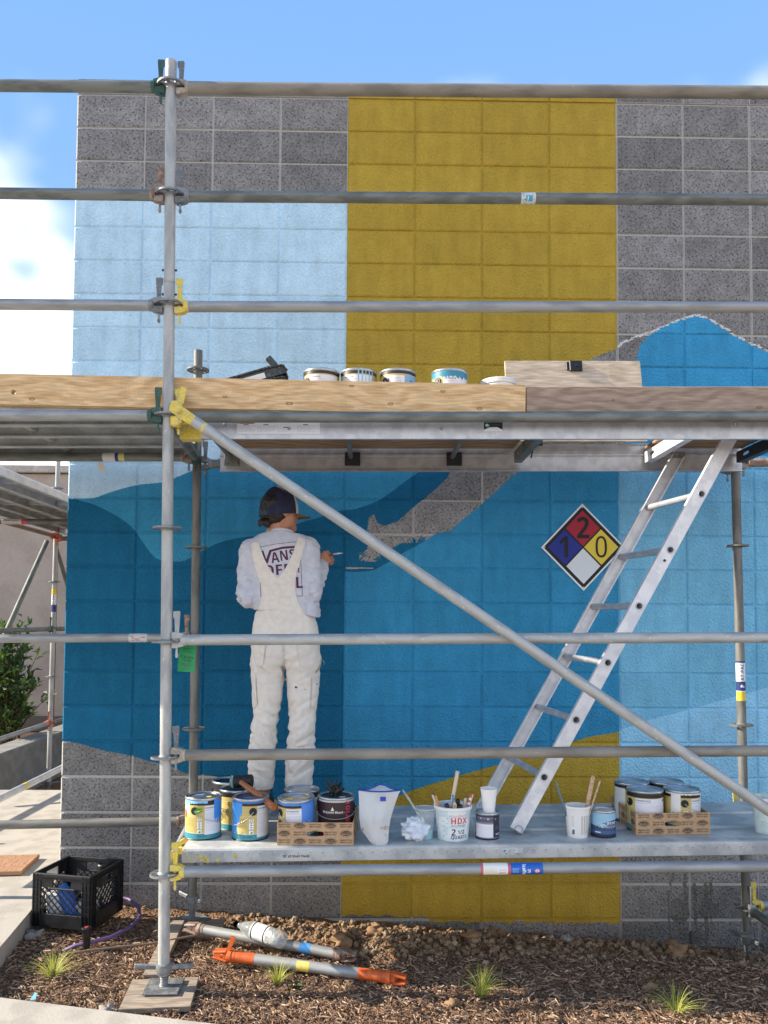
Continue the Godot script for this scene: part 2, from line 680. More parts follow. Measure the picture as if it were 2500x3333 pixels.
func common_materials() -> void:
	steel_pipe("galvanised", 31, rgb(158, 160, 160), rgb(138, 141, 142), rgb(180, 181, 180), 0.1)
	steel_pipe("galvanised_white", 41, rgb(176, 177, 174), rgb(154, 156, 155), rgb(208, 208, 204), 0.2, 0.55, 0.2)
	steel_pipe("galvanised_tan", 51, rgb(142, 137, 127), rgb(122, 117, 108), rgb(170, 163, 148), 0.16, 0.65, 0.12)
	steel_pipe("galvanised_dark", 61, rgb(124, 127, 122), rgb(98, 102, 98), rgb(148, 148, 142), 0.12, 0.55, 0.25)
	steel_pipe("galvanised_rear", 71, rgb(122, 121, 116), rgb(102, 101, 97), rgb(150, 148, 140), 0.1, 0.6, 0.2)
	tri(textured("cast_steel", mottle(128, 128, 5, 0.03, 0.15, rgb(140, 142, 143), rgb(108, 110, 112), rgb(180, 180, 176), 0.22), 0.55, 0.3), 4.0)
	tri(textured("yellow_paint", mottle(128, 128, 15, 0.03, 0.1, rgb(222, 196, 74), rgb(206, 190, 116), rgb(196, 190, 170), 0.2), 0.5), 5.0)
	tri(textured("green_paint", mottle(128, 128, 17, 0.03, 0.1, rgb(38, 74, 62), rgb(58, 88, 78), rgb(120, 130, 124), 0.16), 0.5), 5.0)
	tri(textured("orange_paint", mottle(128, 128, 19, 0.03, 0.1, rgb(206, 98, 42), rgb(188, 84, 36), rgb(150, 130, 116), 0.18), 0.5), 6.0)
	tri(textured("rusty_steel", mottle(128, 128, 25, 0.03, 0.1, rgb(128, 92, 72), rgb(146, 140, 134), rgb(176, 128, 84), 0.24), 0.7), 6.0)
	tri(textured("beige_caked", mottle(128, 128, 27, 0.03, 0.12, rgb(176, 166, 150), rgb(146, 138, 126), rgb(206, 198, 184), 0.24), 0.85), 6.0)
	tri(textured("aluminium", mottle(256, 256, 29, 0.02, 0.2, rgb(196, 198, 202), rgb(178, 181, 187), rgb(160, 162, 166), 0.12, 0.04), 0.42, 0.45), 2.0)
	tri(textured("aluminium_white", mottle(256, 256, 30, 0.02, 0.2, rgb(222, 222, 224), rgb(206, 207, 211), rgb(176, 176, 178), 0.12, 0.03), 0.45, 0.2), 2.0)
	mat("black_plastic", rgb(22, 22, 24), 0.45)
	mat("dark_bracket", rgb(52, 56, 60), 0.5, 0.4)
	mat("zinc_wire", rgb(188, 190, 192), 0.35, 0.7)
	mat("white_plastic", rgb(228, 229, 228), 0.4)
	tri(textured("concrete", mottle(512, 512, 33, 0.012, 0.25, rgb(176, 170, 160), rgb(162, 156, 147), rgb(140, 135, 127), 0.16, 0.09), 0.9), 0.8, true)

# ---------------------------------------------------------------- the block wall and its mural

const PX := 343.0        # texture pixels in a metre of wall
const TOP := 4.85        # the top of the wall
const WIDE := 4.4704     # eleven blocks
const LOW := -0.53

func wp(a: Array) -> PackedVector2Array:
	var p := PackedVector2Array()
	for i in range(0, a.size(), 2):
		p.append(Vector2(a[i] * PX, (TOP - a[i + 1]) * PX))
	return p

func curve(a: Array) -> Array:   # rounds a line of points
	var p := []
	for i in range(0, a.size(), 2): p.append(Vector2(a[i], a[i + 1]))
	var out := []
	for i in p.size() - 1:
		for k in 5:
			var q: Vector2 = p[i].cubic_interpolate(p[i + 1], p[maxi(i - 1, 0)], p[mini(i + 2, p.size() - 1)], k / 5.0)
			out.append_array([q.x, q.y])
	out.append_array([a[-2], a[-1]])
	return out

func mural() -> Array:
	var w := int(WIDE * PX)
	var h := int((TOP - LOW) * PX)
	# tone numbers: 0 bare block, 1 pale blue, 2 ochre, 3 sky blue, 4 mid blue, 5 deep blue, 6 blue, 7 pale sky, 8 light blue, 9 chalk, 10 thin ochre
	var reg := Image.create(w, h, false, Image.FORMAT_L8)
	var t := func(k: int) -> Color: return Color8(k, k, k)
	reg.fill(t.call(0))
	var b4 := 1.6256
	var b8 := 3.2512
	fill(reg, wp([0, 4.1436, b4, 4.1436, b4, 2.4, 0, 2.2]), t.call(1))
	fill(reg, wp([b4, 5, b8, 5, b8, 3.24, 3.17, 3.21, 3.10, 3.18, 3.03, 3.14, 2.8, 3.0, 2.7, 2.5, b4, 2.5]), t.call(2))
	# below the deck
	fill(reg, wp([b4, 2.58, b8, 2.58, b8, 0.96, b4, 0.4]), t.call(6))
	fill(reg, wp(curve([0, 2.31, 0.09, 2.308, 0.16, 2.315, 0.26, 2.35, 0.4, 2.39, 0.56, 2.41, 0.66, 2.45, 0.75, 2.49, 0.9, 2.56]) + [2.2, 2.62, 1.82, 1.9, 0, 1.9]), t.call(4))
	fill(reg, wp(curve([0, 2.31, 0.05, 2.30, 0.16, 2.27, 0.30, 2.20, 0.39, 2.13, 0.44, 2.06, 0.50, 1.98, 0.55, 1.95, 0.65, 1.94, 0.72, 1.96, 0.82, 2.02, 0.91, 2.06, 1.05, 2.09, 1.21, 2.10, 1.35, 2.17, 1.48, 2.21, 1.60, 2.25, 1.69, 2.26, 1.82, 2.31, 1.91, 2.37, 2.00, 2.44, 2.08, 2.50, 2.16, 2.6]) + curve([2.78, 2.57, 2.61, 2.46, 2.53, 2.38, 2.42, 2.28, 2.31, 2.19, 2.26, 2.14, 2.17, 2.12, 2.09, 2.07, 2.04, 2.04, 1.97, 2.0, 1.91, 1.96, 1.83, 1.915, 1.78, 1.895, 1.70, 1.888, 1.63, 1.89]) + [b4, 1.7, b4, 0.4, 0, 0.4]), t.call(5))
	var rng := RandomNumberGenerator.new()
	rng.seed = 5
	# the strip still bare, its lower end brushed over
	fill(reg, wp([1.72, 1.95, 1.71, 2.00, 1.76, 2.02, 1.77, 2.09, 1.76, 2.13, 1.77, 2.21, 1.80, 2.23, 1.82, 2.18, 1.86, 2.16, 1.94, 2.19, 2.04, 2.28, 2.16, 2.38, 2.23, 2.45, 2.26, 2.50, 2.33, 2.62, 2.82, 2.6, 2.70, 2.51, 2.61, 2.46, 2.53, 2.38, 2.42, 2.28, 2.31, 2.19, 2.26, 2.14, 2.17, 2.12, 2.09, 2.07, 2.03, 2.06, 1.96, 2.06, 1.91, 2.03, 1.86, 1.99, 1.81, 1.95]), t.call(0))
	for k in 130:
		var s := rng.randf()
		var p := Vector2(lerpf(1.80, 2.10, s), lerpf(1.945, 2.075, s) + rng.randf_range(-0.012, 0.02))
		if rng.randf() < 0.35:
			p = Vector2(1.715 + rng.randf_range(-0.012, 0.02), rng.randf_range(1.93, 2.02))
		var q := p + Vector2(rng.randf_range(-0.03, 0.03), rng.randf_range(0.0, 0.03))
		line(reg, Vector2(p.x * PX, (TOP - p.y) * PX), Vector2(q.x * PX, (TOP - q.y) * PX), rng.randf_range(1.0, 3.0), t.call(5))
	fill(reg, wp([1.635, 1.917, 1.80, 1.915, 1.80, 1.908, 1.64, 1.906]), t.call(0))
	# right of the eighth joint
	fill(reg, wp([b8, 2.62, WIDE, 2.62, WIDE, 0.3, b8, 0.3]), t.call(8))
	fill(reg, wp([b8, 0.97, 3.39, 1.02, 3.69, 1.10, WIDE, 1.32, WIDE, 0.3, b8, 0.3]), t.call(7))
	fill(reg, wp([3.30, 2.6] + curve([3.35, 3.13, 3.37, 3.19, 3.395, 3.27, 3.46, 3.335, 3.56, 3.395, 3.66, 3.432, 3.735, 3.445, 3.80, 3.425, 3.88, 3.375, 3.98, 3.315, 4.07, 3.27, 4.16, 3.23, WIDE, 3.12]) + [WIDE, 2.6]), t.call(3))
	var chalk := [3.25, 3.25, 3.28, 3.28, 3.33, 3.30, 3.40, 3.33, 3.46, 3.345, 3.56, 3.398, 3.66, 3.435, 3.735, 3.448, 3.80, 3.428, 3.88, 3.378, 3.98, 3.318, 4.07, 3.273, 4.16, 3.233, WIDE, 3.123]
	for k in range(0, chalk.size() - 2, 2):
		for q in 14:
			var s := rng.randf()
			var p := Vector2(lerpf(chalk[k], chalk[k + 2], s), lerpf(chalk[k + 1], chalk[k + 3], s) + rng.randf_range(-0.004, 0.006))
			line(reg, Vector2(p.x * PX, (TOP - p.y) * PX), Vector2((p.x + 0.018) * PX, (TOP - p.y - rng.randf_range(-0.006, 0.008)) * PX), rng.randf_range(1.0, 2.4), t.call(9))
	# the bottom: bare block on the left, ochre rising to the right
	fill(reg, wp(curve([0, 0.89, 0.09, 0.88, 0.24, 0.84, 0.40, 0.81, 0.50, 0.78, 0.63, 0.75, 0.72, 0.71, 0.83, 0.70, 0.93, 0.68, 1.06, 0.63, 1.22, 0.57, 1.36, 0.51, b4, 0.44]) + [b4, LOW, 0, LOW]), t.call(0))
	fill(reg, wp([b4, 0.45, 1.79, 0.52, 1.93, 0.57, 2.02, 0.61, 2.14, 0.65, 2.27, 0.69, 2.37, 0.72, 2.55, 0.77, 2.74, 0.83, 2.97, 0.90, 3.07, 0.93, b8, 0.96, b8, LOW, b4, LOW]), t.call(2))
	fill(reg, wp([b8, 0.42, WIDE, 0.42, WIDE, LOW, b8, LOW]), t.call(0))
	var ragged := [b4, -0.10]
	for k in 60:
		ragged.append(b4 + (b8 - b4) * (k + 1) / 60.0)
		ragged.append((-0.105 if k < 18 else -0.14) + rng.randf_range(-0.012, 0.012))
	ragged.append_array([b8, LOW, b4, LOW])
	fill(reg, wp(ragged), t.call(0))
	for k in 12:
		var p := Vector2(rng.randf_range(3.52, 3.80), rng.randf_range(0.0, 0.22))
		var q := Vector2(p.x + rng.randf_range(-0.01, 0.01), p.y - rng.randf_range(0.04, 0.34))
		line(reg, Vector2(p.x * PX, (TOP - p.y) * PX), Vector2(q.x * PX, (TOP - q.y) * PX), rng.randf_range(1.5, 9.0), t.call(10))
	for k in 5:
		fill_ellipse(reg, Vector2(rng.randf_range(3.55, 3.78) * PX, (TOP - rng.randf_range(-0.24, 0.16)) * PX), Vector2(rng.randf_range(8, 26), rng.randf_range(8, 22)), t.call(10))
	var tones := [rgb(136, 134, 132), rgb(192, 222, 238), rgb(178, 151, 62), rgb(66, 154, 200), rgb(60, 142, 178), rgb(30, 100, 136), rgb(58, 140, 182), rgb(150, 206, 236), rgb(122, 186, 218), rgb(220, 220, 214), rgb(118, 115, 111)]
	var rd := reg.get_data()
	var fine := nbytes(noise(3, 0.17, 2), w, h, false)
	var mid := nbytes(noise(4, 0.02, 3), w, h, false)
	var pit := nbytes(noise(6, 0.10, 1, FastNoiseLite.TYPE_CELLULAR), w, h, false)
	var roll := nbytes(noise(8, 0.035, 2), w, 300, false)
	var colx := PackedByteArray()
	colx.resize(w)
	for x in w:
		var q := fposmod(x / PX + 0.2032, 0.4064) - 0.2032
		colx[x] = 1 if absf(q) < 0.0068 else 0
	var blocks := RandomNumberGenerator.new()
	var tint := PackedFloat32Array()
	for k in 12 * 28:
		blocks.seed = k * 77 + 5
		tint.append(blocks.randf_range(0.90, 1.10))
	var out := PackedByteArray()
	out.resize(w * h * 3)
	var hts := PackedByteArray()
	hts.resize(w * h)
	for y in h:
		var below := 4.55 + 0.2032 - (TOP - y / PX)
		var qy := fposmod(below + 0.1016, 0.2032) - 0.1016
		var rowj := absf(qy) < 0.0068
		var row := int(floor(below / 0.2032)) + 1
		for x in w:
			var i := y * w + x
			var k := rd[i]
			var c: Color = tones[k]
			var f := (fine[i] - 128.0) / 128.0
			var deep := clampf((30.0 - pit[i]) / 20.0, 0.0, 1.0) if pit[i] < 30 else 0.0
			var joint := rowj or colx[x] == 1
			var g := 1.0 + f * 0.04 + (mid[i] - 128.0) / 128.0 * 0.035 + (roll[y / 6 % 300 * w + x] - 128.0) / 128.0 * 0.035 + (tint[clampi(row * 12 + int(x / PX / 0.4064), 0, 335)] - 1.0) * 0.25
			if k == 0 or k == 10:
				if joint and k == 0:
					c = rgb(182, 179, 173)
					g = 1.0 + f * 0.06
				else:
					g = (1.0 + f * 0.19 + (mid[i] - 128.0) / 128.0 * 0.10) * tint[clampi(row * 12 + int(x / PX / 0.4064), 0, 335)]
					g *= 1.0 - 0.55 * deep
			elif not joint:
				g *= 1.0 - 0.05 * deep
			out[i * 3] = clampi(int(c.r * g * 255.0), 0, 255)
			out[i * 3 + 1] = clampi(int(c.g * g * 255.0), 0, 255)
			out[i * 3 + 2] = clampi(int(c.b * g * 255.0), 0, 255)
			hts[i] = clampi(int(140.0 + f * (18.0 if joint else 70.0) - (0.0 if joint else deep * (90.0 if k == 0 else 40.0))), 0, 255)
	return [Image.create_from_data(w, h, false, Image.FORMAT_RGB8, out), Image.create_from_data(w, h, false, Image.FORMAT_L8, hts)]

func block_wall() -> void:
	var pics := mural()
	var m := textured("painted_block", pics[0], 0.85)
	m.metallic_specular = 0.22
	relief(m, pics[1], 1.3)
	var wall := thing("block_building", "concrete block building end wall, half painted with a blue and ochre mural", "building", at(0, 0, 0))
	var rng := RandomNumberGenerator.new()
	rng.seed = 9
	var uvp := func(p: Vector3) -> Vector2: return Vector2(p.x / WIDE, (TOP - p.y) / (TOP - LOW))
	for row in 25:
		var y1 := 4.55 + 0.2032 - row * 0.2032
		for col in 11:
			var x0 := col * 0.4064
			var mb := MB.new()
			var a := Vector3(x0 + 0.0045 + rng.randf_range(0, 0.001), y1 - 0.2032 + 0.0045 + rng.randf_range(0, 0.001), 0)
			var b := Vector3(x0 + 0.4064 - 0.0045, y1 - 0.0045 - rng.randf_range(0, 0.001), 0)
			if col == 0: a.x = 0.0
			var z := rng.randf_range(-0.001, 0.001)
			var e := 0.007
			var f := [Vector3(a.x + e, a.y + e, z), Vector3(b.x - e, a.y + e, z), Vector3(b.x - e, b.y - e, z), Vector3(a.x + e, b.y - e, z)]
			var g := [Vector3(a.x, a.y, z - 0.005), Vector3(b.x, a.y, z - 0.005), Vector3(b.x, b.y, z - 0.005), Vector3(a.x, b.y, z - 0.005)]
			var back := -0.2 if col == 0 else -0.03
			mb.quad(f[0], f[1], f[2], f[3], uvp.call(f[0]), uvp.call(f[1]), uvp.call(f[2]), uvp.call(f[3]))
			for k in 4:
				var p: Vector3 = g[k]
				var q: Vector3 = g[(k + 1) % 4]
				var f0: Vector3 = f[k]
				var f1: Vector3 = f[(k + 1) % 4]
				mb.quad(p, q, f1, f0, uvp.call(p), uvp.call(q), uvp.call(f1), uvp.call(f0))
				var p2 := Vector3(p.x, p.y, back)
				var q2 := Vector3(q.x, q.y, back)
				mb.quad(p2, q2, q, p, uvp.call(p), uvp.call(q), uvp.call(q), uvp.call(p))
			part("block", mb, m, wall)
	var joint := MB.new()
	var c := [Vector3(0.003, LOW, -0.0085), Vector3(WIDE, LOW, -0.0085), Vector3(WIDE, TOP - 0.02, -0.0085), Vector3(0.003, TOP - 0.02, -0.0085)]
	joint.quad(c[0], c[1], c[2], c[3], uvp.call(c[0]), uvp.call(c[1]), uvp.call(c[2]), uvp.call(c[3]))
	part("mortar", joint, m, wall)
	var core := MB.new()
	core.box(Vector3(1.6, (TOP - 0.03 + LOW) / 2.0, -1.6), Vector3(3.194, TOP - 0.03 - LOW, 3.17))
	core.box(Vector3(4.7, (TOP - 0.03 + LOW) / 2.0, -1.61), Vector3(3.0, TOP - 0.03 - LOW, 3.17))
	core.box(Vector3(7.35, (TOP - 0.03 + LOW) / 2.0, -1.5), Vector3(5.76, TOP - 0.03 - LOW, 3.0))
	part("wall_core", core, tri(textured("plain_block", mottle(256, 256, 77, 0.03, 0.2, rgb(128, 124, 120), rgb(112, 109, 106), rgb(80, 78, 76), 0.2, 0.15), 0.9), 2.0), wall)
	var cap := MB.new()
	for k in 11:
		var x0 := k * 0.4064
		var a := Vector3(x0 + (0.0 if k == 0 else 0.004), 4.7577, -0.2)
		var b := Vector3(x0 + 0.4024, TOP - 0.005, 0.0)
		var q := [Vector3(a.x, a.y, 0), Vector3(b.x, a.y, 0), Vector3(b.x, b.y, 0), Vector3(a.x, b.y, 0)]
		cap.quad(q[0], q[1], q[2], q[3], uvp.call(q[0]), uvp.call(q[1]), uvp.call(q[2]), uvp.call(q[3]))
		cap.quad(q[3], q[2], Vector3(b.x, b.y, -0.2), Vector3(a.x, b.y, -0.2), uvp.call(q[3]), uvp.call(q[2]), uvp.call(q[2]), uvp.call(q[3]))
		cap.quad(Vector3(a.x, a.y, -0.2), Vector3(b.x, a.y, -0.2), q[1], q[0], uvp.call(q[0]), uvp.call(q[1]), uvp.call(q[1]), uvp.call(q[0]))
		cap.quad(Vector3(a.x, a.y, -0.2), q[0], q[3], Vector3(a.x, b.y, -0.2), uvp.call(q[0]), uvp.call(q[0]), uvp.call(q[3]), uvp.call(q[3]))
		cap.quad(q[1], Vector3(b.x, a.y, -0.2), Vector3(b.x, b.y, -0.2), q[2], uvp.call(q[1]), uvp.call(q[1]), uvp.call(q[2]), uvp.call(q[2]))
	part("coping", cap, m, wall)

# ---------------------------------------------------------------- ground

func ground_y(x: float, z: float) -> float:
	var low := -0.02 - 0.068 * clampf(x, 0.0, 4.6)
	var d := smoothstep(0.12, 0.95, z)
	var bank := 0.075 * exp(-pow((z - 0.52) / 0.2, 2.0)) * smoothstep(1.0, 1.8, x) * (1.0 - 0.6 * smoothstep(3.2, 3.8, x))
	var y := lerpf(low, -0.015, d) + bank
	if x < 0.0:
		y = lerpf(y, -0.25, smoothstep(0.0, 0.4, -x))
	return y

func dirt_share(x: float, z: float, n: FastNoiseLite) -> float:   # 1 where the soil is bare, 0 under the bark
	var edge := lerpf(0.30, 0.80, smoothstep(0.8, 1.6, x)) + n.get_noise_2d(x * 3.0, z * 3.0) * 0.12
	return smoothstep(edge + 0.07, edge - 0.07, z)

func ground() -> void:
	var xs := [-150.0, -40.0, -12.0, -6.0, -3.0, -1.6]
	for k in 130: xs.append(-0.9 + k * 0.045)
	xs.append_array([5.4, 6.5, 9.0, 15.0, 40.0, 150.0])
	var zs := [-150.0, -40.0, -12.0, -6.0, -3.0, -1.0]
	for k in 52: zs.append(-0.1 + k * 0.04)
	zs.append_array([2.4, 4.0, 8.0, 20.0, 60.0, 150.0])
	var n := noise(2, 1.0, 3)
	var soil := MB.new()
	var w := xs.size()
	for z in zs:
		for x in xs:
			var y := ground_y(x, z)
			if absf(x) < 6.0 and absf(z) < 3.0:
				y += n.get_noise_2d(x * 9.0, z * 9.0) * 0.018 + n.get_noise_2d(x * 30.0, z * 30.0) * 0.006
			else:
				y = -0.3
			if z > 2.1: y = -0.3
			soil.pt(Vector3(x, y, z), Vector3.UP, Vector2(x, z))
	for j in zs.size() - 1:
		for i in w - 1:
			var a := j * w + i
			soil.face(a, a + w, a + w + 1); soil.face(a, a + w + 1, a + 1)
	for j in range(1, zs.size() - 1):
		for i in range(1, w - 1):
			var a := j * w + i
			soil.n[a] = -(soil.v[a + 1] - soil.v[a - 1]).cross(soil.v[a + w] - soil.v[a - w]).normalized()
	var m := tri(textured("soil", mottle(512, 512, 91, 0.02, 0.2, rgb(136, 104, 76), rgb(116, 86, 60), rgb(166, 136, 104), 0.16, 0.2), 0.95), 1.6, true)
	relief(m, height_of(noise(92, 0.06, 4), 512, 512), 2.0)
	tag(part("ground", soil, m, self), "brown soil bed falling towards the foot of the block wall", "ground", "", "structure")
	var rng := RandomNumberGenerator.new()
	rng.seed = 21
	# shredded bark
	var chip := MB.new()
	var pr := [Vector3(-0.5, 0, -0.3), Vector3(0.5, 0, -0.18), Vector3(0.42, 0, 0.24), Vector3(-0.46, 0, 0.32)]
	var hi := [Vector3(-0.44, 1, -0.2), Vector3(0.46, 0.8, -0.1), Vector3(0.3, 0.9, 0.2), Vector3(-0.4, 0.7, 0.2)]
	chip.quad(hi[3], hi[2], hi[1], hi[0])
	for k in 4:
		chip.quad_out(pr[k], pr[(k + 1) % 4], hi[(k + 1) % 4], hi[k], Vector3(0, 0.4, 0))
	var mm := MultiMesh.new()
	mm.transform_format = MultiMesh.TRANSFORM_3D
	mm.use_colors = true
	mm.mesh = chip.mesh()
	var xf := []
	var cols := []
	var tones := [lin(0.17, 0.10, 0.062), lin(0.25, 0.155, 0.098), lin(0.34, 0.225, 0.145), lin(0.12, 0.072, 0.045), lin(0.46, 0.33, 0.22), lin(0.37, 0.26, 0.175)]
	while xf.size() < 42000:
		var x := rng.randf_range(-0.2, 4.9)
		var z := rng.randf_range(0.1, 1.95)
		if rng.randf() < dirt_share(x, z, n) * 0.96:
			continue
		if z > kerb_z(x) + 0.05 or x < walk_x(z) - 0.02:
			continue
		var big := rng.randf()
		var l := lerpf(0.012, 0.062, pow(big, 3.6))
		var s := Vector3(l, rng.randf_range(0.0015, 0.005), rng.randf_range(0.003, 0.008) + l * 0.08)
		var b := Basis(Vector3.UP, rng.randf() * TAU) * Basis(Vector3.RIGHT, rng.randfn(0, 0.35)) * Basis(Vector3.BACK, rng.randfn(0, 0.22))
		var y := ground_y(x, z) + n.get_noise_2d(x * 9.0, z * 9.0) * 0.018 + rng.randf_range(-0.002, 0.016)
		xf.append(Transform3D(b * Basis.from_scale(s), Vector3(x, y, z)))
		var c: Color = tones[0 if rng.randf() < 0.3 else rng.randi_range(0, 3) if rng.randf() < 0.72 else rng.randi_range(4, 5)]
		cols.append(c.srgb_to_linear() * rng.randf_range(0.75, 1.3))
	mm.instance_count = xf.size()
	for i in xf.size():
		mm.set_instance_transform(i, xf[i])
		mm.set_instance_color(i, cols[i])
	var bark := MultiMeshInstance3D.new()
	bark.name = "mulch"
	bark.multimesh = mm
	var bm := mat("bark", Color.WHITE, 0.9)
	bm.vertex_color_use_as_albedo = true
	bark.material_override = bm
	add_child(bark)
	tag(bark, "shredded brown bark mulch spread over the planting bed", "mulch", "", "stuff")
	# clods and stones along the foot of the wall
	for kind in 3:
		var cm := MultiMesh.new()
		cm.transform_format = MultiMesh.TRANSFORM_3D
		cm.use_colors = true
		cm.mesh = rock_mesh(300 + kind, 2).mesh()
		var cx := []
		var cc := []
		while cx.size() < 3600:
			var x := rng.randf_range(0.1, 4.7)
			var z := rng.randf_range(0.03, 1.05)
			if rng.randf() > dirt_share(x, z, n) * (0.25 if x < 0.9 else 1.0):
				continue
			var q := rng.randf()
			var r := lerpf(0.003, 0.021, pow(q, 5.0))
			cx.append(Transform3D(Basis.from_euler(Vector3(rng.randf(), rng.randf() * TAU, rng.randf())) * Basis.from_scale(Vector3(r, r * 0.75, r * 0.9)), Vector3(x, ground_y(x, z) + n.get_noise_2d(x * 9.0, z * 9.0) * 0.018 + r * 0.25, z)))
			var base := lin(0.24, 0.158, 0.095) if rng.randf() < 0.86 else lin(0.34, 0.25, 0.17)
			cc.append(base.srgb_to_linear() * rng.randf_range(0.7, 1.2))
		cm.instance_count = cx.size()
		for i in cx.size():
			cm.set_instance_transform(i, cx[i])
			cm.set_instance_color(i, cc[i])
		var o := MultiMeshInstance3D.new()
		o.name = numbered("soil_clods")
		o.multimesh = cm
		o.material_override = bm
		add_child(o)
		tag(o, "loose clods and small stones of dry soil heaped along the wall foot", "soil", "soil heaped along the wall", "stuff")
	# stones large enough to pick out
	var stones := [
		[1.66, 0.66, 0.055, "flat tan rock beside the silver scaffold tube", 0], [1.83, 0.50, 0.05, "large rough clod against the wall below the ochre block", 1], [2.46, 0.42, 0.06, "broad brown rock leaning on the wall foot", 2],
		[2.31, 0.55, 0.05, "rounded tan rock behind the third grass tuft", 0], [3.31, 0.70, 0.06, "square pale rock in the soil bank left of the rear screw jack", 1], [2.81, 0.54, 0.035, "rounded grey stone beside a white pebble in the soil bank", 2],
		[2.146, 1.263, 0.032, "pale stone lying on mulch right of the orange tube end", 0], [0.09, 0.55, 0.05, "grey stone beside the black crate and sidewalk edge", 1], [0.725, 1.33, 0.035, "grey stone against the plywood sole board and kerb", 2],
		[3.02, 1.12, 0.03, "small tan stone in mulch left of the rightmost grass tuft", 0]]
	for s in stones:
		var grey: bool = "grey" in s[3]
		var sm: StandardMaterial3D = tri(textured("stone_grey" if grey else "stone_tan", mottle(128, 128, 64, 0.04, 0.2, rgb(150, 144, 136) if grey else rgb(146, 116, 86), rgb(126, 121, 114) if grey else rgb(126, 98, 70), rgb(186, 176, 160), 0.16, 0.12), 0.9), 6.0) if not mats.has("stone_grey" if grey else "stone_tan") else mats["stone_grey" if grey else "stone_tan"]
		var o := part("rock", rock_mesh(400 + s[4] * 3, 2), sm, self, Transform3D(Basis(Vector3.UP, s[0] * 3.0) * Basis.from_scale(Vector3(s[2], s[2] * 0.7, s[2] * 0.85)), Vector3(s[0], ground_y(s[0], s[1]) + s[2] * 0.22, s[1])))
		tag(o, s[3], "rock", "stones in the planting bed")

func rock_mesh(sd: int, cuts: int) -> MB:
	var mb := MB.new()
	var n := noise(sd, 0.9, 2)
	var nn := noise(sd + 1, 3.2, 2)
	var rows := 4 + cuts * 2
	var cols := 6 + cuts * 3
	for j in rows + 1:
		for i in cols + 1:
			var a := PI * j / rows
			var b := TAU * (i % cols) / cols
			var p := Vector3(sin(a) * cos(b), cos(a), sin(a) * sin(b))
			var r := 1.0 + n.get_noise_3dv(p) * 0.8 + nn.get_noise_3dv(p) * 0.55
			mb.pt(p * r, p, Vector2(float(i) / cols, float(j) / rows))
	for j in rows:
		for i in cols:
			var a := j * (cols + 1) + i
			mb.face(a, a + 1, a + cols + 2); mb.face(a, a + cols + 2, a + cols + 1)
	for i in mb.v.size():
		mb.n[i] = Vector3.ZERO
	for k in range(0, mb.idx.size(), 3):
		var a := mb.idx[k]
		var b := mb.idx[k + 1]
		var c := mb.idx[k + 2]
		var f := (mb.v[c] - mb.v[a]).cross(mb.v[b] - mb.v[a])
		for e in [a, b, c]: mb.n[e] += f
	for i in mb.v.size():
		mb.n[i] = mb.n[i].normalized() if mb.n[i].length() > 1e-9 else mb.v[i].normalized()
	return mb

func kerb_z(x: float) -> float:    # the near edge of the bed
	return 1.29 + 0.235 * (x - 0.28)

func walk_x(z: float) -> float:    # the left edge of the bed
	return -0.03 + 0.135 * z

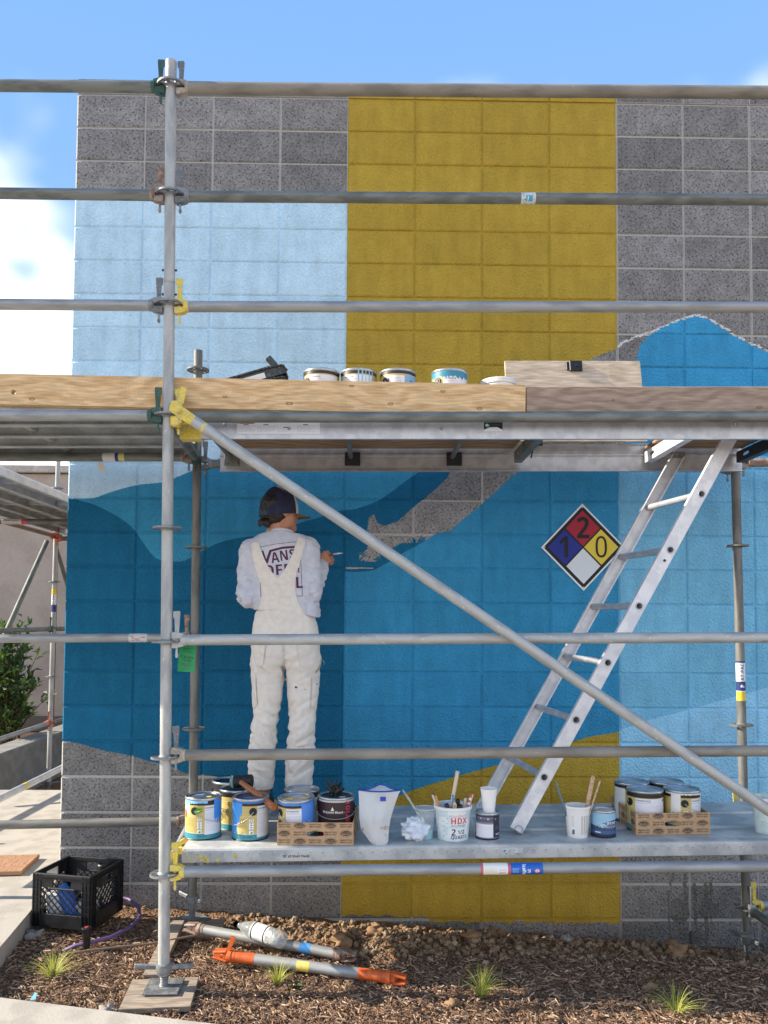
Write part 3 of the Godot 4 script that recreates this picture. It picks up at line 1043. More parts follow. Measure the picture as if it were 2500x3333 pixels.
func pavement() -> void:
	var conc: StandardMaterial3D = mats["concrete"]
	var front := MB.new()
	var a := Vector2(-2.5, kerb_z(-2.5))
	var b := Vector2(7.5, kerb_z(7.5))
	var flat := Transform3D(Basis(Vector3.RIGHT, Vector3(0, 0, 1), Vector3(0, -1, 0)), Vector3.ZERO)   # outline (x, z), depth downwards
	front.prism(PackedVector2Array([a, b, Vector2(7.5, 9), Vector2(-2.5, 9)]), -0.032, 0.14, flat)
	tag(part("pavement", front, conc, self), "pale concrete kerb and pavement along the front of the mulch bed", "pavement", "", "structure")
	var walk := MB.new()
	walk.prism(PackedVector2Array([Vector2(-0.02, -2.47), Vector2(-0.02, -0.02), Vector2(walk_x(1.0), 1.0), Vector2(0.14, 1.2), Vector2(-6, -0.25), Vector2(-6, -2.47)]), -0.09, 0.3, flat)
	tag(part("sidewalk", walk, conc, self), "sunlit concrete sidewalk passing the left corner of the block wall", "sidewalk", "", "structure")
	# what stands beyond the corner
	var planter := thing("planter_wall", "low grey board-marked concrete planter wall behind the corner of the building", "wall", at(-1.95, -0.3, -5.2))
	var pw := MB.new()
	pw.box(Vector3(-0.14, 0.27, 0.6), Vector3(0.28, 0.54, 5.6), 0.012)
	part("wall", pw, tri(textured("planter_concrete", mottle(512, 512, 35, 0.01, 0.06, rgb(138, 137, 132), rgb(124, 124, 120), rgb(72, 72, 70), 0.13, 0.05), 0.9), 0.9), planter)
	var earth := MB.new()
	earth.box(Vector3(-1.6, 0.22, 0.6), Vector3(2.6, 0.4, 5.6))
	part("earth", earth, tri(textured("bark_far", mottle(256, 256, 36, 0.05, 0.25, rgb(84, 52, 36), rgb(66, 40, 28), rgb(120, 84, 60), 0.24, 0.2), 0.95), 3.0), planter)
	var far := thing("concrete_building", "tall plain tan concrete building face beyond the planter, with thin panel joints", "building", at(-4, 0, -6.0))
	var fm := tri(textured("tan_concrete", mottle(512, 512, 37, 0.008, 0.1, rgb(186, 172, 158), rgb(176, 161, 147), rgb(160, 146, 134), 0.12, 0.03), 0.9), 0.35)
	for k in 4:
		var x0: float = [-3.0, -0.32, 1.58, 2.52][k]
		var x1: float = [-0.33, 1.57, 2.51, 4.4][k]
		var pb := MB.new()
		pb.box(Vector3((x0 + x1) / 2, 1.71, -0.5), Vector3(x1 - x0, 3.7, 1.0), 0.006)
		part("wall_panel", pb, fm, far)
	var core := MB.new()
	core.box(Vector3(0.7, 1.7, -0.52), Vector3(7.3, 3.66, 0.96))
	part("wall_core", core, mat("joint_dark", rgb(70, 62, 56), 0.9), far)
	var cope := MB.new()
	cope.box(Vector3(0.7, 3.62, -0.48), Vector3(7.44, 0.10, 1.08), 0.01)
	part("coping", cope, tri(textured("coping_concrete", mottle(128, 128, 38, 0.03, 0.1, rgb(196, 188, 178), rgb(182, 174, 164), rgb(160, 150, 140), 0.12), 0.9), 1.0), far)
	var slip := MB.new()
	slip.box(Vector3(0.7, 0.22, 0.012), Vector3(7.4, 0.2, 0.03), 0.004)
	part("plinth", slip, mat("plinth_dark", rgb(108, 98, 88), 0.9), far)
	shrub()
	var ply := MB.new()
	ply.box(Vector3(0, 0.012, 0), Vector3(0.5, 0.024, 0.34), 0.002)
	part_thing("plywood_offcut", ply, wood("old_ply", 44, rgb(168, 128, 98), rgb(132, 96, 72), rgb(96, 66, 48), [], 256, 128, 0.6), at(-0.52, 0.095, -0.24, 0.1), "weathered reddish plywood offcut lying on the sidewalk at the left edge", "board")

func part_thing(called: String, mb, m: Material, xf: Transform3D, label: String, category: String, group := "") -> MeshInstance3D:
	var o := part(called, mb, m, self, xf)
	tag(o, label, category, group)
	return o

func leaf(mb: MB, p: Vector3, dir: Vector3, side: Vector3, l: float, w: float) -> void:
	var up := side.cross(dir).normalized()
	var m0 := p + dir * l * 0.45
	var tip := p + dir * l - up * l * 0.15
	var a := m0 + side * w + up * w * 0.35
	var b := m0 - side * w + up * w * 0.35
	mb.tri(p, a, tip); mb.tri(p, tip, b)

func shrub() -> void:
	var o := thing("shrub", "dense green broad-leaved shrub growing in the concrete planter", "shrub", at(-2.45, 0.1, -4.7))
	var rng := RandomNumberGenerator.new()
	rng.seed = 31
	var wood_ := MB.new()
	var lv := [MB.new(), MB.new()]
	for k in 74:
		var a := rng.randf() * TAU
		var hgt := rng.randf_range(0.35, 1.5)
		var reach := rng.randf_range(0.18, 0.52) * (1.0 - 0.45 * hgt / 1.5) * 1.15
		var base := Vector3(cos(a) * 0.05, 0.0, sin(a) * 0.05)
		var end := Vector3(cos(a) * reach, hgt, sin(a) * reach)
		var mid := Vector3(cos(a) * reach * 0.35, hgt * 0.6, sin(a) * reach * 0.35)
		var pts := []
		for q in 6:
			var t := q / 5.0
			pts.append(base.lerp(mid, t).lerp(mid.lerp(end, t), t))
		wood_.sweep(pts, 0.009, 5, 0.003)
		for q in 34:
			var t := 1.0 - pow(rng.randf(), 1.6) * 0.75
			var p := base.lerp(mid, t).lerp(mid.lerp(end, t), t) + Vector3(rng.randfn(0, 0.02), rng.randfn(0, 0.02), rng.randfn(0, 0.02))
			var dir := (end - base).normalized() * 0.7 + Vector3(rng.randfn(0, 0.7), rng.randfn(0.1, 0.5), rng.randfn(0, 0.7))
			dir = dir.normalized()
			var side := dir.cross(Vector3(rng.randfn(0, 0.4), 1, rng.randfn(0, 0.4))).normalized()
			leaf(lv[0 if rng.randf() < 0.78 else 1], p, dir, side, rng.randf_range(0.06, 0.13), rng.randf_range(0.014, 0.026))
	part("stem", wood_, mat("twig", rgb(92, 78, 58), 0.9), o)
	for k in 2:
		var m := mat(["leaf_dark", "leaf_light"][k], [rgb(50, 78, 38), rgb(106, 134, 58)][k], 0.5)
		m.backlight_enabled = true
		m.backlight = [lin(0.05, 0.11, 0.02), lin(0.10, 0.17, 0.03)][k]
		tag(part("foliage", lv[k], m, o), "", "", "", "stuff")

func grass_tuft(x: float, z: float, h: float, spread: float, blades: int, sd: int, lean: float, label: String) -> void:
	var o := thing("grass_tuft", label, "grass", at(x, ground_y(x, z), z), "grass tufts planted in the mulch")
	var rng := RandomNumberGenerator.new()
	rng.seed = sd
	var mbs := [MB.new(), MB.new(), MB.new()]
	for k in blades:
		var a := rng.randf() * TAU
		var out := pow(rng.randf(), 0.7) * spread
		var hh := h * rng.randf_range(0.45, 1.0) * (1.0 - 0.4 * out / spread)
		var d := Vector3(cos(a) * out + lean * hh, 0, sin(a) * out)
		var base := Vector3(cos(a) * 0.012, -0.01, sin(a) * 0.012)
		var side := Vector3(-sin(a), 0, cos(a)).lerp(Vector3.RIGHT, 0.5).normalized() * rng.randf_range(0.0011, 0.0022)
		var mb: MB = mbs[0 if rng.randf() < 0.55 else 1 if rng.randf() < 0.8 else 2]
		var last := base
		for q in 6:
			var t := (q + 1) / 6.0
			var p := base + d * t * t + Vector3.UP * hh * (t - 0.22 * t * t * t)
			var w0 := 1.0 - (t - 1 / 6.0) * 0.8
			var w1 := 1.0 - t * 0.8
			mb.quad(last - side * w0, last + side * w0, p + side * w1, p - side * w1)
			last = p
	for k in 3:
		var m := mat(["blade_green", "blade_lime", "blade_straw"][k], [rgb(132, 142, 52), rgb(180, 180, 76), rgb(206, 190, 138)][k], 0.6)
		m.backlight_enabled = true
		m.backlight = lin(0.16, 0.18, 0.04)
		part("blades", mbs[k], m, o)

# ---------------------------------------------------------------- scaffold

var rosette_mesh: ArrayMesh
var wedge_mesh: ArrayMesh
var rivet_mesh: ArrayMesh

func make_rosette() -> void:
	var mb := MB.new()
	var seg := 48
	var r := [0.022, 0.032, 0.052, 0.062]
	var solid := func(i: int, band: int) -> bool:
		return band != 1 or (i % 6 == 0 or i % 12 == 1 or i % 12 == 11)
	for i in seg:
		var a0 := TAU * i / seg
		var a1 := TAU * (i + 1) / seg
		var c0 := Vector3(cos(a0), 0, sin(a0))
		var c1 := Vector3(cos(a1), 0, sin(a1))
		for b in 3:
			if not solid.call(i, b):
				continue
			for s in [1.0, -1.0]:
				var h := Vector3(0, 0.0045 * s, 0)
				var p := [c0 * r[b] + h, c1 * r[b] + h, c1 * r[b + 1] + h, c0 * r[b + 1] + h]
				if s > 0: mb.quad(p[0], p[1], p[2], p[3])
				else: mb.quad(p[3], p[2], p[1], p[0])
			if b == 1:
				for e in 2:
					if not solid.call((i + (1 if e else seg - 1)) % seg, 1):
						var c := c1 if e else c0
						mb.quad_out(c * r[1] + Vector3(0, 0.0045, 0), c * r[2] + Vector3(0, 0.0045, 0), c * r[2] - Vector3(0, 0.0045, 0), c * r[1] - Vector3(0, 0.0045, 0), (c0 + c1) * 0.021)
			else:
				if not solid.call(i, 1):
					var rr: float = r[1] if b == 0 else r[2]
					mb.quad_out(c0 * rr + Vector3(0, 0.0045, 0), c1 * rr + Vector3(0, 0.0045, 0), c1 * rr - Vector3(0, 0.0045, 0), c0 * rr - Vector3(0, 0.0045, 0), c0 * (0.0 if b == 0 else 0.057))
		mb.quad_out(c0 * r[3] + Vector3(0, 0.0045, 0), c1 * r[3] + Vector3(0, 0.0045, 0), c1 * r[3] - Vector3(0, 0.0045, 0), c0 * r[3] - Vector3(0, 0.0045, 0), Vector3.ZERO)
	mb.lathe([Vector2(0.0242, -0.012), Vector2(0.030, -0.005), Vector2(0.030, 0.005), Vector2(0.0242, 0.012)], 20)
	rosette_mesh = mb.mesh()
	# the wedge: a tapering plate with a wider head and a riveted foot; x is up, y runs along the ledger
	var wd := MB.new()
	wd.prism(PackedVector2Array([Vector2(-0.078, -0.004), Vector2(-0.07, -0.007), Vector2(-0.05, -0.005), Vector2(0.09, -0.011), Vector2(0.1, -0.017), Vector2(0.125, -0.017), Vector2(0.127, 0.011), Vector2(0.12, 0.014), Vector2(-0.05, 0.003), Vector2(-0.07, 0.006), Vector2(-0.078, 0.003)]), -0.0032, 0.0032, Transform3D())
	wedge_mesh = wd.mesh()
	var rv := MB.new()
	rv.lathe([Vector2(0.006, 0.0), Vector2(0.0055, 0.002), Vector2(0.003, 0.0035), Vector2(0.0, 0.004)], 10, Transform3D(), 0, 1, true)
	rivet_mesh = rv.mesh()

func head_mesh() -> ArrayMesh:   # the cast end of a ledger; y = 0 is the middle of the standard
	var mb := MB.new()
	mb.prism(PackedVector2Array([Vector2(0.007, 0.026), Vector2(0.007, 0.064), Vector2(-0.007, 0.064), Vector2(-0.007, 0.026), Vector2(-0.034, 0.026), Vector2(-0.036, 0.036), Vector2(-0.031, 0.062), Vector2(-0.026, 0.076), Vector2(0.026, 0.076), Vector2(0.031, 0.062), Vector2(0.035, 0.040), Vector2(0.032, 0.026)]), -0.017, 0.017, Transform3D())
	mb.tube(Vector3(0, 0.07, 0), Vector3(0, 0.088, 0), 0.0275, 0.0255, 18)
	return mb.mesh()

var head_shape: ArrayMesh

func ledger(label: String, p0: Vector3, p1: Vector3, m: String, h0: String, h1: String, group: String, r := 0.0242, v0 := 0.0, turn := 0.0) -> Node3D:
	var o := thing("ledger", label, "scaffold tube", along(p0, p1), group)
	var len := (p1 - p0).length()
	var mb := MB.new()
	mb.tube(Vector3(0, 0.08 if h0 else 0.0, 0), Vector3(0, len - (0.08 if h1 else 0.0), 0), r, r, 22, true, v0)
	part("tube", mb, mats[m], o, Transform3D(Basis(Vector3.UP, turn), Vector3.ZERO))
	for e in 2:
		var hm := h0 if e == 0 else h1
		if hm == "":
			continue
		var xf := Transform3D() if e == 0 else Transform3D(Basis(Vector3.RIGHT, Vector3.DOWN, Vector3.FORWARD), Vector3(0, len, 0))
		var hd := part("wedge_head", head_shape, mats[hm], o, xf)
		part("wedge", wedge_mesh, mats[hm if hm != "beige_caked" else "cast_steel"], hd, Transform3D(Basis(), Vector3(0, 0.046, 0)))
	return o

func standard(label: String, p0: Vector3, p1: Vector3, levels: Array, m: String, group := "", joint_y := -9.0) -> Node3D:
	var o := thing("standard", label, "scaffold post", along(p0, p1), group)
	var len := (p1 - p0).length()
	var mb := MB.new()
	if joint_y > 0.0:
		mb.tube(Vector3.ZERO, Vector3(0, joint_y - 0.0015, 0), 0.0244, 0.0244, 24, true)
		mb.tube(Vector3(0, joint_y + 0.0015, 0), Vector3(0, len, 0), 0.0242, 0.0242, 24, true, 0.37)
		mb.tube(Vector3(0, joint_y - 0.05, 0), Vector3(0, joint_y + 0.05, 0), 0.022, 0.022, 18, false)
	else:
		mb.tube(Vector3.ZERO, Vector3(0, len, 0), 0.0242, 0.0242, 24, true, p0.x)
	part("tube", mb, mats[m], o)
	for y in levels:
		part("rosette", rosette_mesh, mats["cast_steel" if m != "galvanised_rear" else "galvanised_rear"], o, Transform3D(Basis(), Vector3(0, y, 0)))
	if joint_y > 0.0:
		for q in [-0.05, 0.06]:
			var pin := MB.new()
			pin.tube(o.transform.basis.inverse() * Vector3(-0.033, 0, 0) + Vector3(0, joint_y + q, 0), o.transform.basis.inverse() * Vector3(0.033, 0, 0) + Vector3(0, joint_y + q, 0), 0.005, 0.005, 8)
			part("locking_pin", pin, mats["dark_bracket"], o)
	return o

func screw_jack(label: String, foot: Vector3, nut_y: float, turn: float, m: String) -> void:
	var o := thing("screw_jack", label, "screw jack", Transform3D(Basis(Vector3.UP, turn), foot), "screw jacks under the scaffold posts")
	var plate := MB.new()
	plate.box(Vector3(0, 0.004, 0), Vector3(0.15, 0.008, 0.15), 0.002)
	part("base_plate", plate, mats["cast_steel"], o)
	var prof := []
	var y := 0.006
	while y < nut_y + 0.01:
		prof.append(Vector2(0.0155, y)); prof.append(Vector2(0.0185, y + 0.003)); prof.append(Vector2(0.0155, y + 0.006))
		y += 0.0065
	var th := MB.new()
	th.lathe(prof, 16)
	part("thread", th, mats["cast_steel"], o)
	var nut := MB.new()
	nut.lathe([Vector2(0.0, nut_y - 0.012), Vector2(0.03, nut_y - 0.012), Vector2(0.033, nut_y), Vector2(0.033, nut_y + 0.03), Vector2(0.0, nut_y + 0.03)], 18)
	for s in [-1.0, 1.0]:
		nut.box(Vector3(s * 0.075, nut_y + 0.012, 0), Vector3(0.11, 0.022, 0.012), 0.004, Transform3D(Basis(Vector3.BACK, s * 0.05), Vector3.ZERO))
	part("handle_nut", nut, mats["cast_steel"], o)

# a cold-formed plank: x runs along it from 0 to len, its top is y = 0, z from -w/2 to w/2
func steel_plank(called: String, label: String, xf: Transform3D, len: float, w: float, m: String, group: String, hook := "") -> Node3D:
	var o := thing(called, label, "plank", xf, group)
	var h := w * 0.5
	var out := [Vector2(-h + 0.024, -0.062), Vector2(-h + 0.024, -0.058), Vector2(-h + 0.002, -0.058), Vector2(-h + 0.002, -0.008), Vector2(-h + 0.005, -0.004), Vector2(-h + 0.009, -0.002), Vector2(h - 0.009, -0.002), Vector2(h - 0.005, -0.004), Vector2(h - 0.002, -0.008), Vector2(h - 0.002, -0.058), Vector2(h - 0.024, -0.058), Vector2(h - 0.024, -0.062), Vector2(h - 0.002, -0.063), Vector2(h, -0.061), Vector2(h, -0.012), Vector2(h - 0.004, -0.004), Vector2(h - 0.013, 0.0), Vector2(-h + 0.013, 0.0), Vector2(-h + 0.004, -0.004), Vector2(-h, -0.012), Vector2(-h, -0.061), Vector2(-h + 0.002, -0.063)]
	var mb := MB.new()
	for i in out.size():
		var a: Vector2 = out[i]
		var b: Vector2 = out[(i + 1) % out.size()]
		mb.quad(Vector3(0, b.y, b.x), Vector3(0, a.y, a.x), Vector3(len, a.y, a.x), Vector3(len, b.y, b.x), Vector2(0, b.x + b.y), Vector2(0, a.x + a.y), Vector2(len, a.x + a.y), Vector2(len, b.x + b.y))
	for k in [0.25, 0.5, 0.75]:
		mb.box(Vector3(len * k, -0.02, 0), Vector3(0.03, 0.034, w - 0.012), 0.0)
	part("deck", mb, mats[m], o)
	if hook:
		var hk := MB.new()
		for s in [-0.35, 0.35]:
			hk.prism(PackedVector2Array([Vector2(0.02, -0.005), Vector2(-0.03, -0.004), Vector2(-0.055, -0.02), Vector2(-0.06, -0.055), Vector2(-0.048, -0.055), Vector2(-0.04, -0.03), Vector2(-0.01, -0.03), Vector2(0.02, -0.05)]), s * w - 0.012, s * w + 0.012)
		hk.box(Vector3(0.01, -0.032, 0), Vector3(0.012, 0.06, w - 0.004), 0.002)
		part("end_hook", hk, mats[hook], o)
	return o

func plank_materials() -> void:
	var m := tri(textured("plank_steel", mottle(512, 512, 55, 0.012, 0.2, rgb(196, 197, 194), rgb(168, 171, 172), rgb(214, 213, 206), 0.15, 0.05), 0.55, 0.12), 0.9)
	# the tread: punched dimples on a grid
	var hi := Image.create(512, 512, false, Image.FORMAT_L8)
	hi.fill(Color8(128, 128, 128))
	for j in 20:
		for i in 20:
			var c := Vector2((i + (0.5 if j % 2 else 0.0) + 0.25) * 25.6, (j + 0.5) * 25.6)
			for q in 4:
				fill_ellipse(hi, c, Vector2(5.0 - q, 5.0 - q), Color8(140 + q * 35, 140 + q * 35, 140 + q * 35), 12)
			fill_ellipse(hi, c, Vector2(1.8, 1.8), Color8(10, 10, 10), 10)
	relief(m, hi, 0.45)
	var d := tri(textured("plank_under", mottle(256, 256, 56, 0.02, 0.2, rgb(186, 190, 190), rgb(162, 167, 168), rgb(200, 201, 198), 0.16, 0.05), 0.5, 0.3), 1.3)
	tri(textured("steel_sky_sheen", mottle(256, 256, 57, 0.02, 0.2, rgb(198, 205, 214), rgb(178, 187, 198), rgb(212, 214, 216), 0.14, 0.04), 0.35, 0.3), 1.3)  # the pale blue sheen of reflected sky is painted into this albedo

func X(x: float) -> float:   # the scaffold climbs a little to the right
	return 0.0105 * (x - 0.9)

func scaffold() -> void:
	make_rosette()
	head_shape = head_mesh()
	plank_materials()
	var F := 1.17
	var B := 0.25
	var fl := func(y: float) -> Vector3: return Vector3(0.9095 - 0.0103 * y, y, F)
	var rl := func(y: float) -> Vector3: return Vector3(0.8235 - 0.0058 * y, y, B)
	var rr := func(y: float) -> Vector3: return Vector3(3.868 - 0.0120 * y, y + 0.035, B)
	standard("tall galvanised front post rising past the top rail at the left of the picture", fl.call(0.075), fl.call(4.115), [0.425, 0.925, 1.425, 1.925, 2.425, 2.925, 3.425, 3.925], "galvanised_white", "scaffold posts", 3.02)
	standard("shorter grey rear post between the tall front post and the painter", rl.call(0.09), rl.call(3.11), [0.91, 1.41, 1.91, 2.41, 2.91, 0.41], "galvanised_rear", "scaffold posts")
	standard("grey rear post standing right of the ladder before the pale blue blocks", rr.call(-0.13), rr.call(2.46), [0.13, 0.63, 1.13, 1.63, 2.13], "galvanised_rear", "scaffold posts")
	screw_jack("screw jack with level wing nut on the plywood board under the tall front post", Vector3(0.9095, 0.02, F), 0.072, 0.02, "galvanised_tan")
	screw_jack("screw jack with slanting wing nut under the rear post close to the wall", Vector3(0.8235, -0.035, B), 0.10, -0.75, "galvanised_tan")
	screw_jack("screw jack half sunk in soil under the rear post right of the ladder", Vector3(3.87, -0.24, B), 0.09, -1.2, "galvanised")
	# front ledgers, right of the tall post
	var R := 3.95
	var g := "front rails right of the tall post"
	ledger("topmost right rail, thick with dried beige paint along its top", fl.call(3.99), Vector3(R, 4.024, F), "galvanised_tan", "beige_caked", "", g, 0.0272)
	ledger("second rail from the top on the right, grey with a torn blue and white sticker", fl.call(3.492), Vector3(R, 3.522, F), "galvanised_dark", "cast_steel", "", g, 0.0242, 0.3)
	ledger("third right rail from the top, clean galvanised with a yellow clamp at the post", fl.call(2.99), Vector3(R, 3.028, F), "galvanised", "yellow_paint", "", g, 0.0242, 0.7)
	ledger("right rail under the toe boards at deck height, yellow paint smeared near the post", fl.call(2.492), Vector3(R, 2.529, F), "galvanised_dark", "yellow_paint", "", g, 0.0242, 0.1, 1.0)
	ledger("whitish paint-scarred rail crossing the painter's thighs", fl.call(1.508), Vector3(R, 1.541, F), "galvanised_white", "galvanised_white", "", g, 0.0242, 0.55)
	ledger("weathered tan-grey rail crossing the painter's shins above the paint cans", fl.call(1.008), Vector3(R, 1.043, F), "galvanised_tan", "beige_caked", "", g, 0.0242, 0.2)
	var low := ledger("lowest right rail under the steel planks, with a white and blue safety sticker", fl.call(0.508), Vector3(R, 0.543, F), "galvanised", "yellow_paint", "", g, 0.0242, 0.9)
	# left of the tall post
	g = "front rails left of the tall post"
	ledger("topmost left rail against the sky, dark grey with a green clamp", fl.call(3.996), Vector3(-2.1, 3.97, F), "galvanised_dark", "green_paint", "", g, 0.0255)
	ledger("second left rail from the top crossing the white cloud", fl.call(3.496), Vector3(-2.1, 3.49, F), "galvanised_dark", "rusty_steel", "", g)
	ledger("third left rail from the top, bright galvanised with a silver clamp", fl.call(2.994), Vector3(-2.1, 2.98, F), "galvanised", "cast_steel", "", g)
	ledger("left rail under the toe board with dark green clamp at the post", fl.call(2.5), Vector3(-2.1, 2.465, F), "galvanised", "green_paint", "", g, 0.0242, 0.4)
	g = "rear rails left of the rear post"
	var back := ledger("rear rail under the left deck carrying a torn white label and yellow band", rl.call(2.507), Vector3(-2.1, 2.478, B), "galvanised_dark", "rusty_steel", "", g)
	ledger("rear rail left of the posts at waist height with scraped white sticker", rl.call(1.5), Vector3(-2.1, 1.47, B), "galvanised", "rusty_steel", "", g)
	ledger("lowest rear rail left of the posts, passing above the black crate", rl.call(0.498), Vector3(-2.1, 0.43, B), "galvanised_rear", "rusty_steel", "", g)
	# between front and rear
	g = "short cross rails between front and rear posts"
	ledger("dark cross rail with yellow band joining front and rear post under the deck", fl.call(2.49), rl.call(2.495), "galvanised_dark", "green_paint", "green_paint", g)
	ledger("low cross rail carrying the steel planks beside the tall front post", fl.call(0.49), rl.call(0.505), "galvanised", "yellow_paint", "cast_steel", g)
	ledger("cross rail leaving the right rear post near the ground towards the camera", rr.call(0.0), Vector3(3.95, 0.035, F), "galvanised_dark", "cast_steel", "", g)
	ledger("low rear rail with yellow wedge leaving the right rear post along the wall", rr.call(0.01), Vector3(6.9, 0.12, B), "galvanised", "yellow_paint", "", "rear rails right of the rear post")
	ledger("rear rail with dull red end going right from the deck corner", rr.call(2.47), Vector3(6.9, 2.57, B), "rusty_steel", "rusty_steel", "", "rear rails right of the rear post")
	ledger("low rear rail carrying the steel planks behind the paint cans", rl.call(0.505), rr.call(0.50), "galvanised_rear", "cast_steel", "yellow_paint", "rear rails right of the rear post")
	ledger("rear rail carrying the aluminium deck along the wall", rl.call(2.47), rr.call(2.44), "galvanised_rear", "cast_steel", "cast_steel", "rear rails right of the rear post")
	stickers(low, back)
	brace()
	planks()
	toe_boards()
	aluminium_deck()
	left_deck()
	far_scaffold()
	safety_tag()

func band(o: Node3D, called: String, y0: float, y1: float, r: float, m: Material, a0 := 0.0, a1 := TAU) -> void:
	var mb := MB.new()
	var seg := 20
	for i in seg:
		var t0 := lerpf(a0, a1, float(i) / seg)
		var t1 := lerpf(a0, a1, float(i + 1) / seg)
		var d0 := Vector3(cos(t0), 0, sin(t0))
		var d1 := Vector3(cos(t1), 0, sin(t1))
		var b := mb.v.size()
		mb.pt(d0 * r + Vector3(0, y0, 0), d0, Vector2(0, 1.0 - float(i) / seg)); mb.pt(d0 * r + Vector3(0, y1, 0), d0, Vector2(1, 1.0 - float(i) / seg))
		mb.pt(d1 * r + Vector3(0, y1, 0), d1, Vector2(1, 1.0 - float(i + 1) / seg)); mb.pt(d1 * r + Vector3(0, y0, 0), d1, Vector2(0, 1.0 - float(i + 1) / seg))
		mb.face(b, b + 1, b + 2); mb.face(b, b + 2, b + 3)
	part(called, mb, m, o)

func stickers(low: Node3D, back: Node3D) -> void:
	var rng := RandomNumberGenerator.new()
	rng.seed = 8
	# x of the image runs along the tube, y round it: rows 0..1 go from the back over the top to the front and under
	var im := blank(384, 160, rgb(232, 230, 226))
	im.fill_rect(Rect2i(0, 0, 16, 160), rgb(206, 96, 110))
	im.fill_rect(Rect2i(168, 0, 18, 160), rgb(206, 96, 110))
	fine_print(im, Rect2(24, 66, 78, 40), 7, rgb(190, 180, 90), rng)
	line(im, Vector2(114, 96), Vector2(150, 106), 2, rgb(120, 130, 130)); line(im, Vector2(114, 106), Vector2(150, 96), 2, rgb(120, 130, 130))
	im.fill_rect(Rect2i(112, 76, 44, 2), rgb(90, 90, 96)); im.fill_rect(Rect2i(112, 108, 44, 2), rgb(90, 90, 96))
	im.fill_rect(Rect2i(186, 0, 198, 160), rgb(30, 98, 190))
	fine_print(im, Rect2(196, 66, 40, 40), 6, rgb(190, 210, 235), rng)
	write(im, "Scaffold", Vector2(268, 88), 22, Color.WHITE, true, 1.0, PI / 2)
	write(im, "IPI", Vector2(298, 90), 18, Color.WHITE, true, 1.0, PI / 2)
	fill_ellipse(im, Vector2(348, 88), Vector2(17, 17), rgb(226, 130, 140))
	fill_ellipse(im, Vector2(348, 88), Vector2(11, 11), rgb(240, 232, 232))
	fill_ellipse(im, Vector2(348, 88), Vector2(5, 5), rgb(206, 60, 80))
	band(low, "safety_sticker", 1.366, 1.636, 0.0246, textured("safety_sticker", im, 0.5), PI * 0.95, PI * 2.05)
	var torn := blank(128, 96, rgb(206, 210, 206))
	for k in 40: torn.fill_rect(Rect2i(rng.randi_range(0, 110), rng.randi_range(0, 90), rng.randi_range(6, 20), rng.randi_range(2, 6)), rgb(120, 132, 128) if rng.randf() < 0.6 else rgb(60, 150, 190))
	torn.fill_rect(Rect2i(40, 46, 60, 30), rgb(66, 158, 196))
	fill(torn, PackedVector2Array([Vector2(56, 50), Vector2(66, 50), Vector2(62, 74), Vector2(54, 74)]), rgb(220, 228, 228))
	var second := find_child("ledger_001", false, false)
	band(second, "torn_sticker", 1.575, 1.64, 0.0246, textured("torn_sticker", torn, 0.6), PI * 0.95, PI * 2.05)
	var lab := blank(192, 96, rgb(214, 214, 212))
	write(lab, "PAC", Vector2(60, 62), 30, rgb(40, 46, 80), true)
	lab.fill_rect(Rect2i(110, 0, 30, 96), rgb(40, 56, 128))
	lab.fill_rect(Rect2i(140, 0, 52, 96), rgb(214, 204, 130))
	fine_print(lab, Rect2(146, 40, 40, 34), 3, rgb(80, 80, 60), rng)
	lab.flip_x(); lab.flip_y()
	for p in [[back, 0.40, 0.52, "galvanised label"]]:
		band(p[0], "maker_label", p[1], p[2], 0.0246, textured("maker_label", lab, 0.6), 0.0, TAU)
	var flap := MB.new()
	flap.box(Vector3(-0.045, 0.52, 0.022), Vector3(0.05, 0.035, 0.001), 0.0, Transform3D(Basis(Vector3(0, 0, 1), 0.35), Vector3(0.16, 0.05, 0)))
	part("torn_label_flap", flap, mats["white_plastic"], back)
	var scr := blank(96, 64, rgb(196, 196, 194))
	for k in 26: scr.fill_rect(Rect2i(rng.randi_range(0, 80), rng.randi_range(0, 60), rng.randi_range(8, 26), 3), rgb(150, 154, 156) if rng.randf() < 0.7 else rgb(196, 110, 110))
	band(find_child("ledger_012", false, false), "scraped_sticker", 0.26, 0.36, 0.0246, textured("scraped_sticker", scr, 0.6))
	# two bands on the right rear post
	var post := find_child("standard_002", false, false)
	var pl := blank(256, 96, rgb(226, 227, 228))
	pl.fill_rect(Rect2i(0, 0, 60, 96), rgb(214, 190, 60)); pl.fill_rect(Rect2i(64, 0, 60, 96), rgb(36, 52, 110))
	write(pl, "AT-PAC", Vector2(186, 48), 24, rgb(30, 40, 80), true)
	write(pl, "P", Vector2(94, 48), 26, Color.WHITE, true)
	pl.fill_rect(Rect2i(244, 0, 12, 96), rgb(36, 52, 110))
	band(post, "maker_label", 1.265, 1.485, 0.0246, textured("post_label", pl, 0.5), -PI * 0.55, PI * 0.55)

